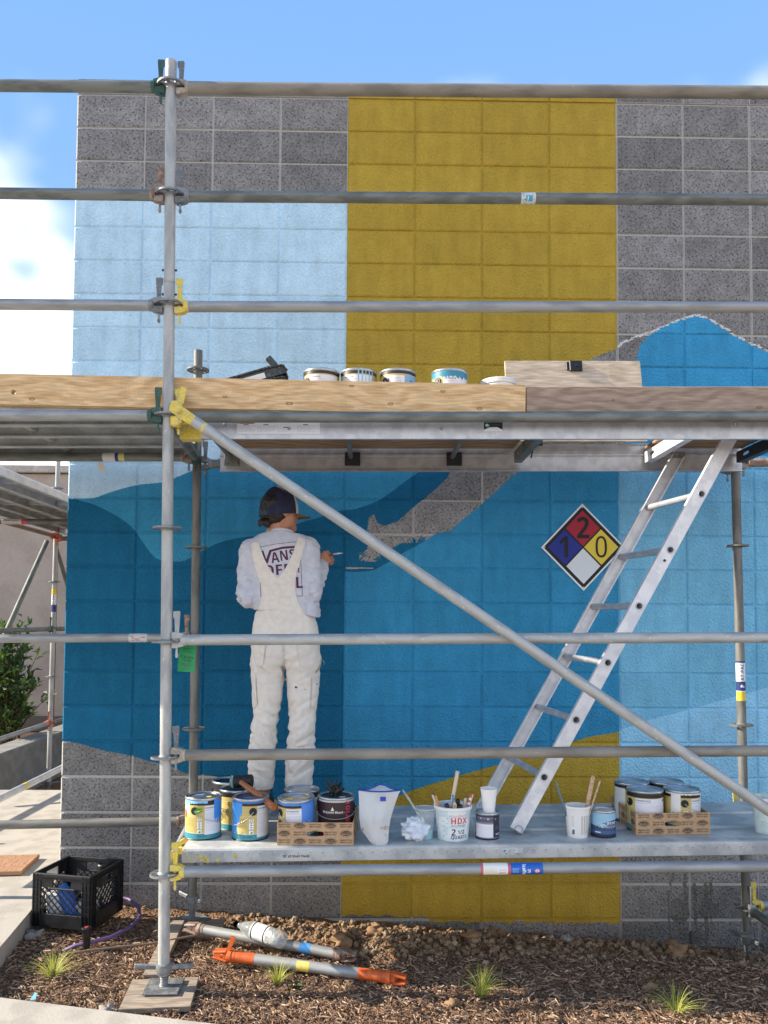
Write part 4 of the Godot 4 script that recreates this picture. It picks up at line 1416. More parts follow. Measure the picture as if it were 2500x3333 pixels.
func brace() -> void:
	var o := thing("diagonal_brace", "long galvanised diagonal brace falling from the yellow clamp to lower right", "scaffold tube", along(Vector3(0.93, 2.515, 1.235), Vector3(3.99, 0.47, 1.235)))
	var mb := MB.new()
	mb.tube(Vector3(0, 0.1, 0), Vector3(0, 3.62, 0), 0.0242, 0.0242, 22)
	part("tube", mb, mats["galvanised_white"], o)
	var end := MB.new()
	end.prism(PackedVector2Array([Vector2(-0.022, -0.02), Vector2(0.0, -0.03), Vector2(0.022, -0.02), Vector2(0.025, 0.03), Vector2(0.022, 0.14), Vector2(0.0, 0.17), Vector2(-0.022, 0.14), Vector2(-0.025, 0.03)]), 0.008, 0.018, Transform3D(Basis(Vector3(1, 0, 0), Vector3(0, 1, 0), Vector3(0, 0, 1)), Vector3.ZERO))
	end.tube(Vector3(0, 0.09, 0), Vector3(0, 0.16, 0), 0.022, 0.0248, 18)
	part("flattened_end", end, mats["yellow_paint"], o)
	var bolt := MB.new()
	bolt.tube(Vector3(0, 0.02, -0.03), Vector3(0, 0.02, 0.03), 0.013, 0.013, 14)
	part("pivot_bolt", bolt, mats["yellow_paint"], o)
	var cl := thing("brace_clamp", "yellow wedge clamp holding the diagonal brace to the front post", "scaffold clamp", at(0.925, 2.5, 1.2))
	var cb := MB.new()
	cb.box(Vector3(0.0, 0.03, 0.0), Vector3(0.04, 0.05, 0.045), 0.006)
	cb.box(Vector3(0.0, -0.035, 0.0), Vector3(0.04, 0.045, 0.045), 0.006)
	cb.box(Vector3(0.02, 0.0, 0.012), Vector3(0.02, 0.09, 0.012), 0.003)
	part("jaw", cb, mats["yellow_paint"], cl)
	var wd := MB.new()
	wd.box(Vector3(0.01, 0.085, 0.002), Vector3(0.028, 0.075, 0.008), 0.003, Transform3D(Basis(Vector3.BACK, -0.2), Vector3.ZERO))
	part("wedge", wd, mats["yellow_paint"], cl)

func planks() -> void:
	var g := "steel planks of the lower platform"
	var labels := ["rear steel plank of the lower platform, nearest the wall under the painter", "middle steel plank of the lower platform", "front steel plank of the lower platform, with yellow hook and printed lip"]
	for k in 3:
		var z: float = [0.475, 0.722, 0.968][k]
		var xf := Transform3D(Basis(Vector3.UP, 0.013) * Basis(Vector3.BACK, 0.012), Vector3(0.955, [0.597, 0.588, 0.583][k], z))
		var o := steel_plank("steel_plank", labels[k], xf, 3.0, 0.231, "plank_steel", g, "yellow_paint" if k == 2 else "cast_steel")
		if k == 2:
			var im := Image.create(512, 64, false, Image.FORMAT_RGBA8)
			im.fill(Color(0.2, 0.2, 0.22, 0.0))
			write(im, "10  x9 Steel Plank", Vector2(256, 30), 30, rgb(44, 44, 48), true, 0.95)
			var m := textured("plank_print", im, 0.6)
			m.transparency = BaseMaterial3D.TRANSPARENCY_ALPHA_SCISSOR
			m.alpha_scissor_threshold = 0.5
			var q := MB.new()
			q.quad(Vector3(0.41, -0.052, 0.1162), Vector3(0.60, -0.052, 0.1162), Vector3(0.60, -0.028, 0.1162), Vector3(0.41, -0.028, 0.1162))
			part("printed_lettering", q, m, o)
			var st := blank(128, 48, rgb(186, 190, 190))
			var rng := RandomNumberGenerator.new()
			rng.seed = 4
			for e in 30: st.fill_rect(Rect2i(rng.randi_range(0, 110), rng.randi_range(0, 44), rng.randi_range(6, 24), rng.randi_range(2, 5)), rgb(40, 44, 46) if rng.randf() < 0.5 else rgb(220, 222, 220))
			st.fill_rect(Rect2i(10, 16, 12, 12), rgb(70, 150, 170))
			var sq := MB.new()
			sq.quad(Vector3(1.425, -0.045, 0.1162), Vector3(1.52, -0.045, 0.1162), Vector3(1.52, -0.015, 0.1162), Vector3(1.425, -0.015, 0.1162))
			part("torn_sticker", sq, textured("plank_sticker", st, 0.6), o)
			for e in 12:
				var sp := MB.new()
				var sx := rng.randf_range(0.02, 0.26)
				var sy := rng.randf_range(-0.056, -0.03)
				var pts := PackedVector2Array()
				for i in 7:
					pts.append(Vector2(sx, sy) + Vector2(cos(TAU * i / 7.0), sin(TAU * i / 7.0)) * rng.randf_range(0.003, 0.011))
				sp.prism(pts, 0.1156, 0.1163)
				part("paint_spatter", sp, mats["yellow_paint"], o)

func toe_boards() -> void:
	var pine := wood("pine", 3, rgb(218, 184, 138), rgb(196, 156, 108), rgb(120, 80, 48), [Vector3(468, 56, 7), Vector3(700, 52, 6), Vector3(820, 20, 5), Vector3(320, 44, 5), Vector3(905, 58, 6), Vector3(610, 12, 5)], 1024, 72, 2.0)
	var old := wood("old_fir", 8, rgb(162, 140, 122), rgb(134, 112, 96), rgb(106, 82, 66), [Vector3(540, 40, 6), Vector3(200, 24, 4)], 1024, 72, 2.0)
	var a := Vector3(-1.5, 2.560 + 0.0082, 1.12)
	var b := Vector3(2.478, 2.527, 1.12)
	var xf := Transform3D(Basis(Vector3.BACK, atan2(b.y - a.y, b.x - a.x)), a)
	var mb := MB.new()
	var hole := PackedVector2Array()
	for i in 14: hole.append(Vector2(1.685 + cos(TAU * i / 14.0) * 0.0115, 0.055 + sin(TAU * i / 14.0) * 0.0115))
	mb.prism(PackedVector2Array([Vector2(0.0, 0.0), Vector2(3.976, 0.0), Vector2(3.976, 0.138), Vector2(0.0, 0.138)]), -0.019, 0.0185, Transform3D(), [hole])
	part_thing("toe_board", mb, pine, xf, "long pale yellow pine toe board with a bored hole near its left end", "board", "toe boards along the deck edge")
	var m2 := MB.new()
	m2.box(Vector3(0.75, 0.069, 0), Vector3(1.5, 0.138, 0.038), 0.003)
	for i in m2.v.size(): m2.u[i] = Vector2(m2.v[i].x, -m2.v[i].y - m2.v[i].z)
	part_thing("toe_board", m2, old, Transform3D(Basis(Vector3.BACK, 0.0117), Vector3(2.482, 2.520, 1.12)), "brown weathered toe board with knots at the right end of the deck", "board", "toe boards along the deck edge")

func aluminium_deck() -> void:
	var o := thing("aluminium_deck", "aluminium and plywood scaffold deck with an open hatch above the ladder", "scaffold deck", Transform3D(Basis(Vector3.BACK, 0.0105), Vector3(0.95, 2.44, 0.7)))
	var al: StandardMaterial3D = mats["aluminium"]
	# local: x along, y up from the lower edge of the rails, z from -0.37 to 0.37
	var rail := func(z: float, side: float) -> MB:
		var mb := MB.new()
		var pr := PackedVector2Array([Vector2(0, -0.026), Vector2(0.022, -0.026), Vector2(0.022, -0.021), Vector2(0.004, -0.018), Vector2(0.004, 0.06), Vector2(0.016, 0.062), Vector2(0.016, 0.07), Vector2(0.004, 0.072), Vector2(0.004, 0.10), Vector2(0.02, 0.102), Vector2(0.02, 0.106), Vector2(0, 0.106)])
		var q := PackedVector2Array()
		for p in pr: q.append(Vector2((p.x - 0.011) * side, p.y + (0.022 if side > 0.0 and p.y > 0.08 else 0.0)))
		mb.prism(q, 0.0, 2.9, Transform3D(Basis(Vector3(0, 0, 1), Vector3.UP, Vector3(-1, 0, 0)), Vector3(2.9, 0, z)))
		return mb
	part("side_rail", rail.call(0.385, -1.0), al, o)
	part("side_rail", rail.call(-0.385, 1.0), al, o)
	var ply: StandardMaterial3D = wood("deck_ply", 13, rgb(150, 124, 96), rgb(116, 92, 70), rgb(80, 60, 44), [Vector3(140, 60, 8)], 512, 256, 1.2)
	var floor_ := MB.new()
	floor_.box(Vector3(0.82, 0.106, 0), Vector3(1.60, 0.014, 0.745), 0.001)
	floor_.box(Vector3(2.62, 0.106, 0), Vector3(0.54, 0.014, 0.745), 0.001)
	for i in floor_.v.size(): floor_.u[i] = Vector2(floor_.v[i].x, floor_.v[i].z)
	part("plywood_floor", floor_, ply, o)
	var dark: StandardMaterial3D = mats["dark_bracket"]
	for k in 3:
		var x: float = [0.06, 0.72, 1.28][k]
		var t := MB.new()
		t.tube(Vector3(x, 0.052, -0.36), Vector3(x, 0.052, 0.37), 0.0135, 0.0135, 14)
		part("cross_tube", t, mats["galvanised_dark"], o)
		var br := MB.new()
		br.box(Vector3(x + 0.01, 0.04, -0.366), Vector3(0.085, 0.075, 0.008), 0.002)
		for e in [[0.03, 0.02], [0.03, -0.022], [-0.03, -0.022]]:
			br.lathe([Vector2(0.006, 0.0), Vector2(0.005, 0.004), Vector2(0.0, 0.005)], 8, Transform3D(Basis(Vector3.RIGHT, PI / 2), Vector3(x + 0.01 + e[0], 0.04 + e[1], -0.362)))
		part("bracket", br, dark if k else mats["galvanised_dark"], o)
	for k in 3:
		var x: float = [1.625, 2.35, 2.86][k]
		var slot := PackedVector2Array()
		for i in 12:
			slot.append(Vector2(-0.26 + cos(TAU * i / 12.0) * 0.02 + (0.02 if cos(TAU * i / 12.0) > 0 else -0.02), 0.05 + sin(TAU * i / 12.0) * 0.01))
		var ch := MB.new()
		ch.prism(PackedVector2Array([Vector2(-0.366, 0.018), Vector2(0.37, 0.018), Vector2(0.37, 0.078), Vector2(-0.366, 0.078)]), -0.004, 0.004, Transform3D(Basis(Vector3(0, 0, 1), Vector3.UP, Vector3(-1, 0, 0)), Vector3(x, 0, 0)), [slot])
		ch.box(Vector3(x + 0.02, 0.02, 0), Vector3(0.036, 0.004, 0.73))
		ch.box(Vector3(x + 0.02, 0.0765, 0), Vector3(0.036, 0.004, 0.73))
		part("cross_channel", ch, [mats["galvanised_dark"], mats["aluminium_white"], dark][k], o)
	var latch := MB.new()
	latch.tube(Vector3(1.68, 0.075, -0.1), Vector3(1.66, -0.01, -0.1), 0.004, 0.004, 8)
	latch.tube(Vector3(1.62, 0.06, -0.1), Vector3(1.72, 0.066, -0.1), 0.012, 0.012, 10)
	part("hatch_catch", latch, dark, o)
	for p in [[0.46, 0.095], [0.46, 0.05], [1.15, 0.095], [1.15, 0.05], [1.60, 0.095], [2.43, 0.09], [2.5, 0.096], [2.5, 0.07], [0.17, 0.07]]:
		var rv := part("rivet", rivet_mesh, mats["cast_steel"], o, Transform3D(Basis(Vector3.RIGHT, PI / 2).scaled(Vector3.ONE * 1.3), Vector3(p[0], p[1] - 0.03, 0.396)))
		rv.name = rv.name
	var end := MB.new()
	end.box(Vector3(0.015, 0.03, 0.365), Vector3(0.10, 0.115, 0.066), 0.004)
	end.prism(PackedVector2Array([Vector2(0.0, 0.09), Vector2(-0.05, 0.088), Vector2(-0.075, 0.06), Vector2(-0.07, 0.03), Vector2(-0.055, 0.03), Vector2(-0.05, 0.055), Vector2(-0.02, 0.06), Vector2(0.0, 0.03)]), 0.32, 0.345)
	part("end_hook", end, mats["yellow_paint"], o)
	var rng := RandomNumberGenerator.new()
	rng.seed = 14
	var im := blank(384, 64, rgb(226, 228, 232))
	im.fill_rect(Rect2i(0, 0, 384, 2), rgb(170, 172, 178)); im.fill_rect(Rect2i(0, 62, 384, 2), rgb(170, 172, 178))
	im.fill_rect(Rect2i(0, 0, 84, 9), rgb(226, 140, 60))
	write(im, "WARNING", Vector2(46, 5), 9, rgb(40, 34, 30), true)
	for k in 4:
		im.fill_rect(Rect2i(30 + k * 92, 12 + (14 if k == 2 else 0), 24, 4), rgb(60, 60, 64))
		fine_print(im, Rect2(6 + k * 92, 20 if k != 2 else 34, 82, 36 if k != 2 else 22), 6, rgb(176, 178, 186), rng)
		im.fill_rect(Rect2i(2 + k * 92, 10, 1, 50), rgb(180, 182, 188))
	var wq := MB.new()
	wq.quad(Vector3(0.225, -0.005, 0.3968), Vector3(0.6, -0.005, 0.3968), Vector3(0.6, 0.05, 0.3968), Vector3(0.225, 0.05, 0.3968))
	part("warning_label", wq, textured("warning_label", im, 0.5), o)
	var lg := blank(128, 72, rgb(30, 32, 34))
	fill_ellipse(lg, Vector2(24, 26), Vector2(15, 15), rgb(90, 168, 190)); fill_ellipse(lg, Vector2(20, 22), Vector2(9, 9), rgb(200, 220, 226))
	fine_print(lg, Rect2(46, 20, 70, 10), 1, rgb(120, 124, 128), rng)
	fill(lg, PackedVector2Array([Vector2(0, 72), Vector2(0, 60), Vector2(40, 40), Vector2(90, 38), Vector2(128, 60), Vector2(128, 72)]), rgb(222, 224, 226))
	var lq := MB.new()
	lq.quad(Vector3(1.345, 0.008, 0.3968), Vector3(1.43, 0.008, 0.3968), Vector3(1.43, 0.05, 0.3968), Vector3(1.345, 0.05, 0.3968))
	part("maker_label", lq, textured("deck_label", lg, 0.5), o)
	# the hatch lid stands open, leaning back towards the wall
	var lid := MB.new()
	lid.box(Vector3(0, 0.24, 0), Vector3(0.752, 0.48, 0.014), 0.002)
	for i in lid.v.size(): lid.u[i] = Vector2(lid.v[i].x + 1.0, lid.v[i].y)
	var lm := part("hatch_lid", lid, wood("pale_ply", 17, rgb(204, 186, 164), rgb(184, 164, 140), rgb(150, 126, 100), [Vector3(400, 60, 7)], 512, 256, 1.2), o, Transform3D(Basis(Vector3.RIGHT, -0.2), Vector3(1.947, 0.112, -0.26)))
	var lt := MB.new()
	lt.box(Vector3(0.015, 0.445, 0.013), Vector3(0.07, 0.062, 0.012), 0.003)
	lt.box(Vector3(-0.03, 0.445, 0.011), Vector3(0.016, 0.05, 0.008), 0.002)
	lt.lathe([Vector2(0.009, 0.0), Vector2(0.007, 0.006), Vector2(0.0, 0.007)], 10, Transform3D(Basis(Vector3.RIGHT, PI / 2), Vector3(0.02, 0.445, 0.018)))
	part("latch", lt, mats["black_plastic"], lm)

func left_deck() -> void:
	var g := "steel planks of the left deck seen from below"
	var labels := ["left deck plank nearest the wall, just above the rear rail", "second left deck plank from the wall", "third left deck plank from the wall", "front left deck plank directly behind the left rail"]
	for k in 4:
		steel_plank("steel_plank", labels[k], Transform3D(Basis(Vector3.BACK, 0.012), Vector3(-2.05, 2.555, 0.30 + k * 0.229)), 2.83, 0.225, "plank_under", g)

func far_scaffold() -> void:
	var g := "parts of the side scaffold behind the corner"
	var x0 := -1.59
	var zb := -3.8
	standard("sunlit post of the side scaffold standing behind the building's left corner", Vector3(x0, -0.1, zb), Vector3(x0 + 0.02, 3.6, zb), [0.62, 1.1, 1.61, 2.1, 2.6, 3.1], "galvanised_white", "scaffold posts")
	screw_jack("screw jack under the sunlit post behind the building's corner", Vector3(x0, -0.3, zb), 0.17, 0.3, "galvanised")
	var post := find_child("standard_003", false, false)
	var pl := blank(192, 96, rgb(226, 227, 228))
	pl.fill_rect(Rect2i(0, 0, 60, 96), rgb(36, 52, 110)); pl.fill_rect(Rect2i(150, 0, 42, 96), rgb(222, 196, 50))
	write(pl, "AT-PAC", Vector2(106, 48), 22, rgb(30, 40, 80), true)
	band(post, "maker_label", 1.78, 2.02, 0.0252, textured("far_post_label", pl, 0.5), -PI * 0.55, PI * 0.55)
	ledger("brownish side scaffold rail under its deck, running away from the camera", Vector3(x0, 2.49, zb), Vector3(x0, 2.5, -0.75), "rusty_steel", "orange_paint", "rusty_steel", g)
	ledger("green-ended side scaffold rail at eye height behind the corner", Vector3(x0, 1.5, zb), Vector3(x0, 1.48, -0.75), "galvanised_dark", "green_paint", "cast_steel", g)
	ledger("low side scaffold rail passing in front of the planter wall", Vector3(x0, 0.51, zb), Vector3(x0, 0.49, -0.75), "galvanised", "orange_paint", "cast_steel", g)
	ledger("far bay rail of the side scaffold beyond the post, at eye height", Vector3(x0, 1.5, zb), Vector3(x0, 1.5, -5.9), "galvanised_dark", "rusty_steel", "", g)
	ledger("far bay low rail with red clamp beyond the side scaffold post", Vector3(x0, 0.5, zb), Vector3(x0, 0.5, -5.9), "galvanised_dark", "orange_paint", "", g)
	ledger("bright rail with a yellow band crossing low over the sidewalk by the corner", Vector3(-0.66, 0.44, -3.6), Vector3(-0.66, 0.40, 0.1), "steel_sky_sheen", "cast_steel", "", g)
	var low := find_child("ledger_%03d" % names["ledger"], false, false)
	band(low, "yellow_band", 2.52, 2.58, 0.0246, mats["yellow_paint"])
	ledger("cross tube with white and red labels under the side scaffold deck", Vector3(x0, 2.46, -2.35), Vector3(-0.66, 2.46, -2.35), "galvanised_dark", "cast_steel", "cast_steel", g)
	var tube := find_child("ledger_%03d" % names["ledger"], false, false)
	var im := blank(192, 64, rgb(206, 208, 206))
	var rng := RandomNumberGenerator.new()
	rng.seed = 3
	fine_print(im, Rect2(4, 4, 140, 56), 6, rgb(110, 114, 116), rng)
	im.fill_rect(Rect2i(150, 0, 42, 64), rgb(190, 84, 88))
	band(tube, "maker_label", 0.12, 0.34, 0.0246, textured("far_tube_label", im, 0.6))
	ledger("cross tube at the far end of the side scaffold deck with an orange clamp", Vector3(x0, 2.46, zb + 0.02), Vector3(-0.4, 2.46, zb + 0.02), "galvanised_dark", "orange_paint", "", g)
	for k in 2:
		var p0: Vector3 = [Vector3(x0 - 0.04, 2.42, zb + 0.1), Vector3(x0 - 0.04, 2.42, zb - 0.1)][k]
		var p1: Vector3 = [Vector3(x0 - 0.04, 0.42, -1.85), Vector3(x0 - 0.04, 0.55, -5.6)][k]
		var o := thing("diagonal_brace", ["grey diagonal brace slanting across the tan building towards the shrub", "thin diagonal brace just right of the side scaffold post"][k], "scaffold tube", along(p0, p1), g)
		var mb := MB.new()
		mb.tube(Vector3.ZERO, Vector3(0, (p1 - p0).length(), 0), 0.0242, 0.0242, 18)
		part("tube", mb, mats["galvanised_dark"], o)
	var up := thing("diagonal_brace", "grey diagonal tube with blue tape descending behind the toe board at far left", "scaffold tube", along(Vector3(-0.60, 3.03, -0.55), Vector3(-0.36, 2.80, -0.55)), g)
	var ub := MB.new()
	ub.tube(Vector3(0, -0.6, 0), Vector3(0, 0.5, 0), 0.0242, 0.0242, 18)
	part("tube", ub, mats["galvanised_dark"], up)
	band(up, "blue_tape", -0.16, -0.03, 0.0248, mat("blue_tape", rgb(48, 96, 190), 0.6))
	var post_end := MB.new()
	post_end.box(Vector3(0, 0.14, 0), Vector3(0.04, 0.28, 0.09), 0.003)
	part_thing("timber_offcut", post_end, mats["old_fir"], at(-0.275, 2.68, 0.2), "brown timber end standing behind the toe board at the left edge", "board")
	g = "planks of the side scaffold deck"
	var labels := ["side scaffold deck edge plank with bluish sky sheen put into its colour, next to the block building", "second plank of the side scaffold deck from the block building", "third plank of the side scaffold deck from the block building", "outer plank of the side scaffold deck above the brownish rail"]
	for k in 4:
		steel_plank("steel_plank", labels[k], Transform3D(Basis(Vector3.UP, PI / 2), Vector3(-0.72 - k * 0.237, 2.585, 0.12)), 4.1, 0.232, "plank_under" if k else "steel_sky_sheen", g)

func safety_tag() -> void:
	var im := blank(160, 224, rgb(40, 150, 92))
	var rng := RandomNumberGenerator.new()
	rng.seed = 6
	fine_print(im, Rect2(40, 30, 90, 44), 3, rgb(24, 60, 44), rng)
	write(im, "IT IS SAFE", Vector2(80, 104), 20, rgb(20, 44, 34), true, 0.95, 0.08)
	write(im, "TO USE", Vector2(80, 130), 20, rgb(20, 44, 34), true, 0.95, 0.08)
	for k in 22:
		line(im, Vector2(rng.randf_range(20, 130), rng.randf_range(150, 186)), Vector2(rng.randf_range(20, 140), rng.randf_range(150, 190)), 1.6, rgb(70, 80, 66))
	fine_print(im, Rect2(34, 202, 90, 8), 1, rgb(24, 60, 44), rng)
	var mb := MB.new()
	mb.quad(Vector3(-0.038, -0.122, 0.0), Vector3(0.038, -0.122, 0.0), Vector3(0.038, 0.0, 0.0), Vector3(-0.038, 0.0, 0.0))
	mb.quad(Vector3(0.038, -0.122, -0.001), Vector3(-0.038, -0.122, -0.001), Vector3(-0.038, 0.0, -0.001), Vector3(0.038, 0.0, -0.001))
	var o := thing("safety_tag", "green safety tag hanging from the white rail beside the front post", "tag", Transform3D(Basis(Vector3.BACK, -0.06), Vector3(0.972, 1.487, 1.10)))
	part("card", mb, textured("tag_print", im, 0.6), o)
	var tie := MB.new()
	tie.sweep([Vector3(0, -0.01, 0.002), Vector3(0.0, 0.02, 0.012), Vector3(0.0, 0.045, 0.04), Vector3(0.0, 0.05, 0.07)], 0.0015, 6)
	part("tie", tie, mats["black_plastic"], o)

# ---------------------------------------------------------------- paint cans and everything on the planks

func ptop(x: float) -> float:   # the top of the lower platform
	return 0.583 + 0.012 * (x - 0.955)

# the wrapped label of a house paint can: u = 0.5 faces the way the can's +z does
func paint_label(called: String, sd: int, style: int) -> StandardMaterial3D:
	var rng := RandomNumberGenerator.new()
	rng.seed = sd
	var w := 768
	var h := 256
	var gold := rgb(192, 172, 104)
	var im := blank(w, h, gold)
	for k in 5:
		im.fill_rect(Rect2i(0, 58 + k * 16 - k * k, w, 2), rgb(214, 200, 150))
	im.fill_rect(Rect2i(0, 0, w, 30 if style < 7 else 22), rgb(28, 28, 30))
	im.fill_rect(Rect2i(0, 214, w, 4), rgb(226, 216, 176))
	im.fill_rect(Rect2i(0, 218, w, 38), rgb(58, 138, 152))
	write(im, "EXTERIOR", Vector2(384, 236), 10, rgb(30, 70, 84), true)
	var black := rgb(24, 24, 26)
	var sticker := func(x: int, ww: int, y0: int, y1: int) -> void:
		im.fill_rect(Rect2i(x, y0, ww, y1 - y0), rgb(222, 222, 230))
		write(im, "EVERSHIELD", Vector2(x + 46, y0 + 14), 11, rgb(70, 70, 80), true)
		fine_print(im, Rect2(x + 6, y0 + 26, ww * 0.5, 10), 2, rgb(150, 150, 160), rng)
		fine_print(im, Rect2(x + 6, y0 + 46, ww - 12, (y1 - y0) * 0.42), 11, rgb(176, 176, 188), rng)
		fine_print(im, Rect2(x + 6, y0 + 50 + (y1 - y0) * 0.42, ww - 12, (y1 - y0) * 0.22), 5, rgb(186, 186, 196), rng)
	var icons := func(x: int) -> void:
		im.fill_rect(Rect2i(x, 118, 30, 98), rgb(234, 234, 232))
		fill_ellipse(im, Vector2(x + 9, 126), Vector2(4, 4), rgb(110, 110, 110)); fill_ellipse(im, Vector2(x + 21, 126), Vector2(4, 4), rgb(110, 110, 110))
		im.fill_rect(Rect2i(x, 134, 30, 3), rgb(40, 44, 60))
		for k in 4:
			im.fill_rect(Rect2i(x + 9, 143 + k * 12, 8, 6), rgb(40, 44, 60)); im.fill_rect(Rect2i(x + 17, 145 + k * 12, 9, 2), rgb(40, 44, 60))
		im.fill_rect(Rect2i(x, 190, 30, 3), rgb(40, 44, 60))
		fill(im, PackedVector2Array([Vector2(x + 6, 212), Vector2(x + 22, 198), Vector2(x + 24, 212)]), rgb(40, 40, 44))
	var blue := rgb(70, 144, 222)
	var sky := rgb(120, 182, 232)
	match style:
		0:   # blue runs either side, sticker right of the middle
			icons.call(384 - 30)
			fine_print(im, Rect2(270, 122, 60, 50), 5, rgb(150, 132, 76), rng)
			im.fill_rect(Rect2i(230, 70, 30, 50), rgb(206, 80, 56))
			sticker.call(404, 128, 34, 226)
			smear(im, 470, 620, 0, 150, blue, rng, 0.3)
			smear(im, 140, 250, 0, 60, rgb(150, 206, 240), rng, 0.5)
			smear(im, 258, 290, 20, 84, rgb(170, 214, 236), rng, 0.3)
			smear(im, 200, 420, 0, 18, rgb(130, 190, 238), rng, 0.4)
			smear(im, 140, 232, 180, 250, rgb(60, 150, 190), rng, 0.3)
		1:   # broad blue on the left half, sticker at the right edge
			icons.call(392)
			fine_print(im, Rect2(320, 118, 56, 64), 7, rgb(150, 132, 76), rng)
			sticker.call(446, 130, 34, 240)
			smear(im, 140, 300, 0, 224, rgb(64, 146, 224), rng, 0.16)
			smear(im, 290, 340, 0, 90, rgb(64, 146, 224), rng, 0.5)
			smear(im, 290, 318, 80, 150, rgb(64, 146, 224), rng, 0.4)
			smear(im, 140, 620, 0, 14, rgb(50, 112, 190), rng, 0.2)
		2:   # sticker in front, blue at right
			sticker.call(322, 170, 36, 236)
			fine_print(im, Rect2(230, 130, 60, 70), 6, rgb(150, 132, 76), rng)
			icons.call(280)
			smear(im, 430, 560, 0, 150, rgb(84, 140, 222), rng, 0.5)
			smear(im, 150, 560, 0, 16, rgb(66, 132, 220), rng, 0.2)
		3:   # big white sticker all across the front
			sticker.call(262, 250, 34, 246)
			im.fill_rect(Rect2i(470, 42, 30, 16), rgb(90, 90, 96))
			for k in 8: im.fill_rect(Rect2i(352 + (k % 4) * 4, 42 + (k / 4) * 8 + (k % 3), 3, 5), rgb(120, 120, 126))
		4:   # white paint run down the left, sticker right
			icons.call(350)
			sticker.call(404, 170, 36, 240)
			smear(im, 262, 330, 0, 150, rgb(226, 226, 224), rng, 0.35)
			smear(im, 200, 560, 0, 12, rgb(222, 222, 222), rng, 0.5)
			smear(im, 500, 540, 0, 70, rgb(226, 226, 226), rng, 0.4)
		5:   # sticker at the far left, gold front
			im.fill_rect(Rect2i(160, 20, 120, 226), rgb(226, 224, 222))
			im.fill_rect(Rect2i(300, 110, 150, 70), rgb(150, 138, 84))
			sticker.call(560, 120, 36, 240)
		6:   # dark blue-teal can: EXTERIOR band, red brush mark
			im.fill_rect(Rect2i(0, 0, w, 64), rgb(26, 26, 30))
			write(im, "Exterior", Vector2(430, 46), 18, rgb(226, 224, 216), true)
			fill(im, PackedVector2Array([Vector2(370, 118), Vector2(420, 88), Vector2(520, 78), Vector2(520, 98), Vector2(420, 110), Vector2(380, 134)]), rgb(206, 74, 52))
			im.fill_rect(Rect2i(272, 52, 90, 190), rgb(222, 222, 224))
		7:   # upper deck: sticker in front, bands and QR-free print
			sticker.call(290, 220, 30, 246)
			im.fill_rect(Rect2i(210, 30, 40, 20), rgb(214, 214, 216))
		8:   # sticker with pale blue runs
			sticker.call(262, 230, 30, 246)
			for k in 5: smear(im, 380 + k * 26, 386 + k * 26, 0, 150 + k * 10, rgb(126, 190, 220), rng, 0.2)
		9:   # torn sticker and blue with red and dark brush marks
			im.fill_rect(Rect2i(430, 26, 140, 220), rgb(126, 172, 214))
			for k in 4: im.fill_rect(Rect2i(470 + k * 14, 60 + k * 4, 7, 110), rgb(40, 52, 80))
			fill(im, PackedVector2Array([Vector2(430, 100), Vector2(560, 76), Vector2(560, 92), Vector2(430, 124)]), rgb(196, 66, 60))
			im.fill_rect(Rect2i(300, 34, 126, 210), rgb(226, 226, 230))
			fine_print(im, Rect2(312, 48, 90, 80), 8, rgb(170, 170, 180), rng)
		10:  # teal smeared rim
			sticker.call(330, 190, 40, 246)
			smear(im, 150, 600, 0, 44, rgb(46, 132, 160), rng, 0.4)
	return textured(called, im, 0.42)

func can_body(o: Node3D, r: float, h: float, label: StandardMaterial3D, turn := 0.0) -> void:
	var rim: StandardMaterial3D = mats["tin"]
	var mb := MB.new()
	mb.lathe([Vector2(r, 0.006), Vector2(r, h - 0.012)], 40)
	part("label", mb, label, o, Transform3D(Basis(Vector3.UP, turn), Vector3.ZERO))
	var sh := MB.new()
	sh.lathe([Vector2(0.0, 0.003), Vector2(r - 0.004, 0.002), Vector2(r + 0.001, 0.0), Vector2(r + 0.0022, 0.003), Vector2(r, 0.0062)], 40)
	part("bottom_seam", sh, mats["black_plastic"], o)
	var tp := MB.new()
	tp.lathe([Vector2(r, h - 0.0122), Vector2(r + 0.0022, h - 0.009), Vector2(r + 0.002, h - 0.003), Vector2(r - 0.001, h), Vector2(r - 0.004, h - 0.002), Vector2(r - 0.006, h - 0.007), Vector2(r - 0.012, h - 0.007)], 40, Transform3D(), 0, 1, true)
	part("rim", tp, rim, o)

func lid(o: Node3D, r: float, h: float, m: StandardMaterial3D, spots: Array = []) -> void:
	var mb := MB.new()
	mb.lathe([Vector2(r - 0.012, h - 0.0065), Vector2(r - 0.014, h - 0.002), Vector2(r - 0.019, h - 0.0015), Vector2(r - 0.022, h - 0.006), Vector2(r - 0.034, h - 0.0055), Vector2(r - 0.038, h - 0.0045), Vector2(0.0, h - 0.0045)], 36)
	var l := part("lid", mb, m, o)
	for s in spots:
		var d := MB.new()
		if s.size() > 4:
			d.prism(PackedVector2Array([Vector2(s[0] - s[2], s[1]), Vector2(s[0] + s[2], s[1] - s[2] * 0.5), Vector2(s[0] + s[2] * 0.8, s[1] + s[2] * 0.7), Vector2(s[0] - s[2] * 0.9, s[1] + s[2] * 0.6)]), -0.0008, 0.0, Transform3D(Basis(Vector3.RIGHT, Vector3(0, 0, 1), Vector3(0, -1, 0)), Vector3(0, h - 0.0044, 0)))
		else:
			d.lathe([Vector2(s[2], 0.0), Vector2(0.0, 0.001)], 14, at(s[0], h - 0.0044, s[1]))
		part("paint_dab", d, s[3], l)

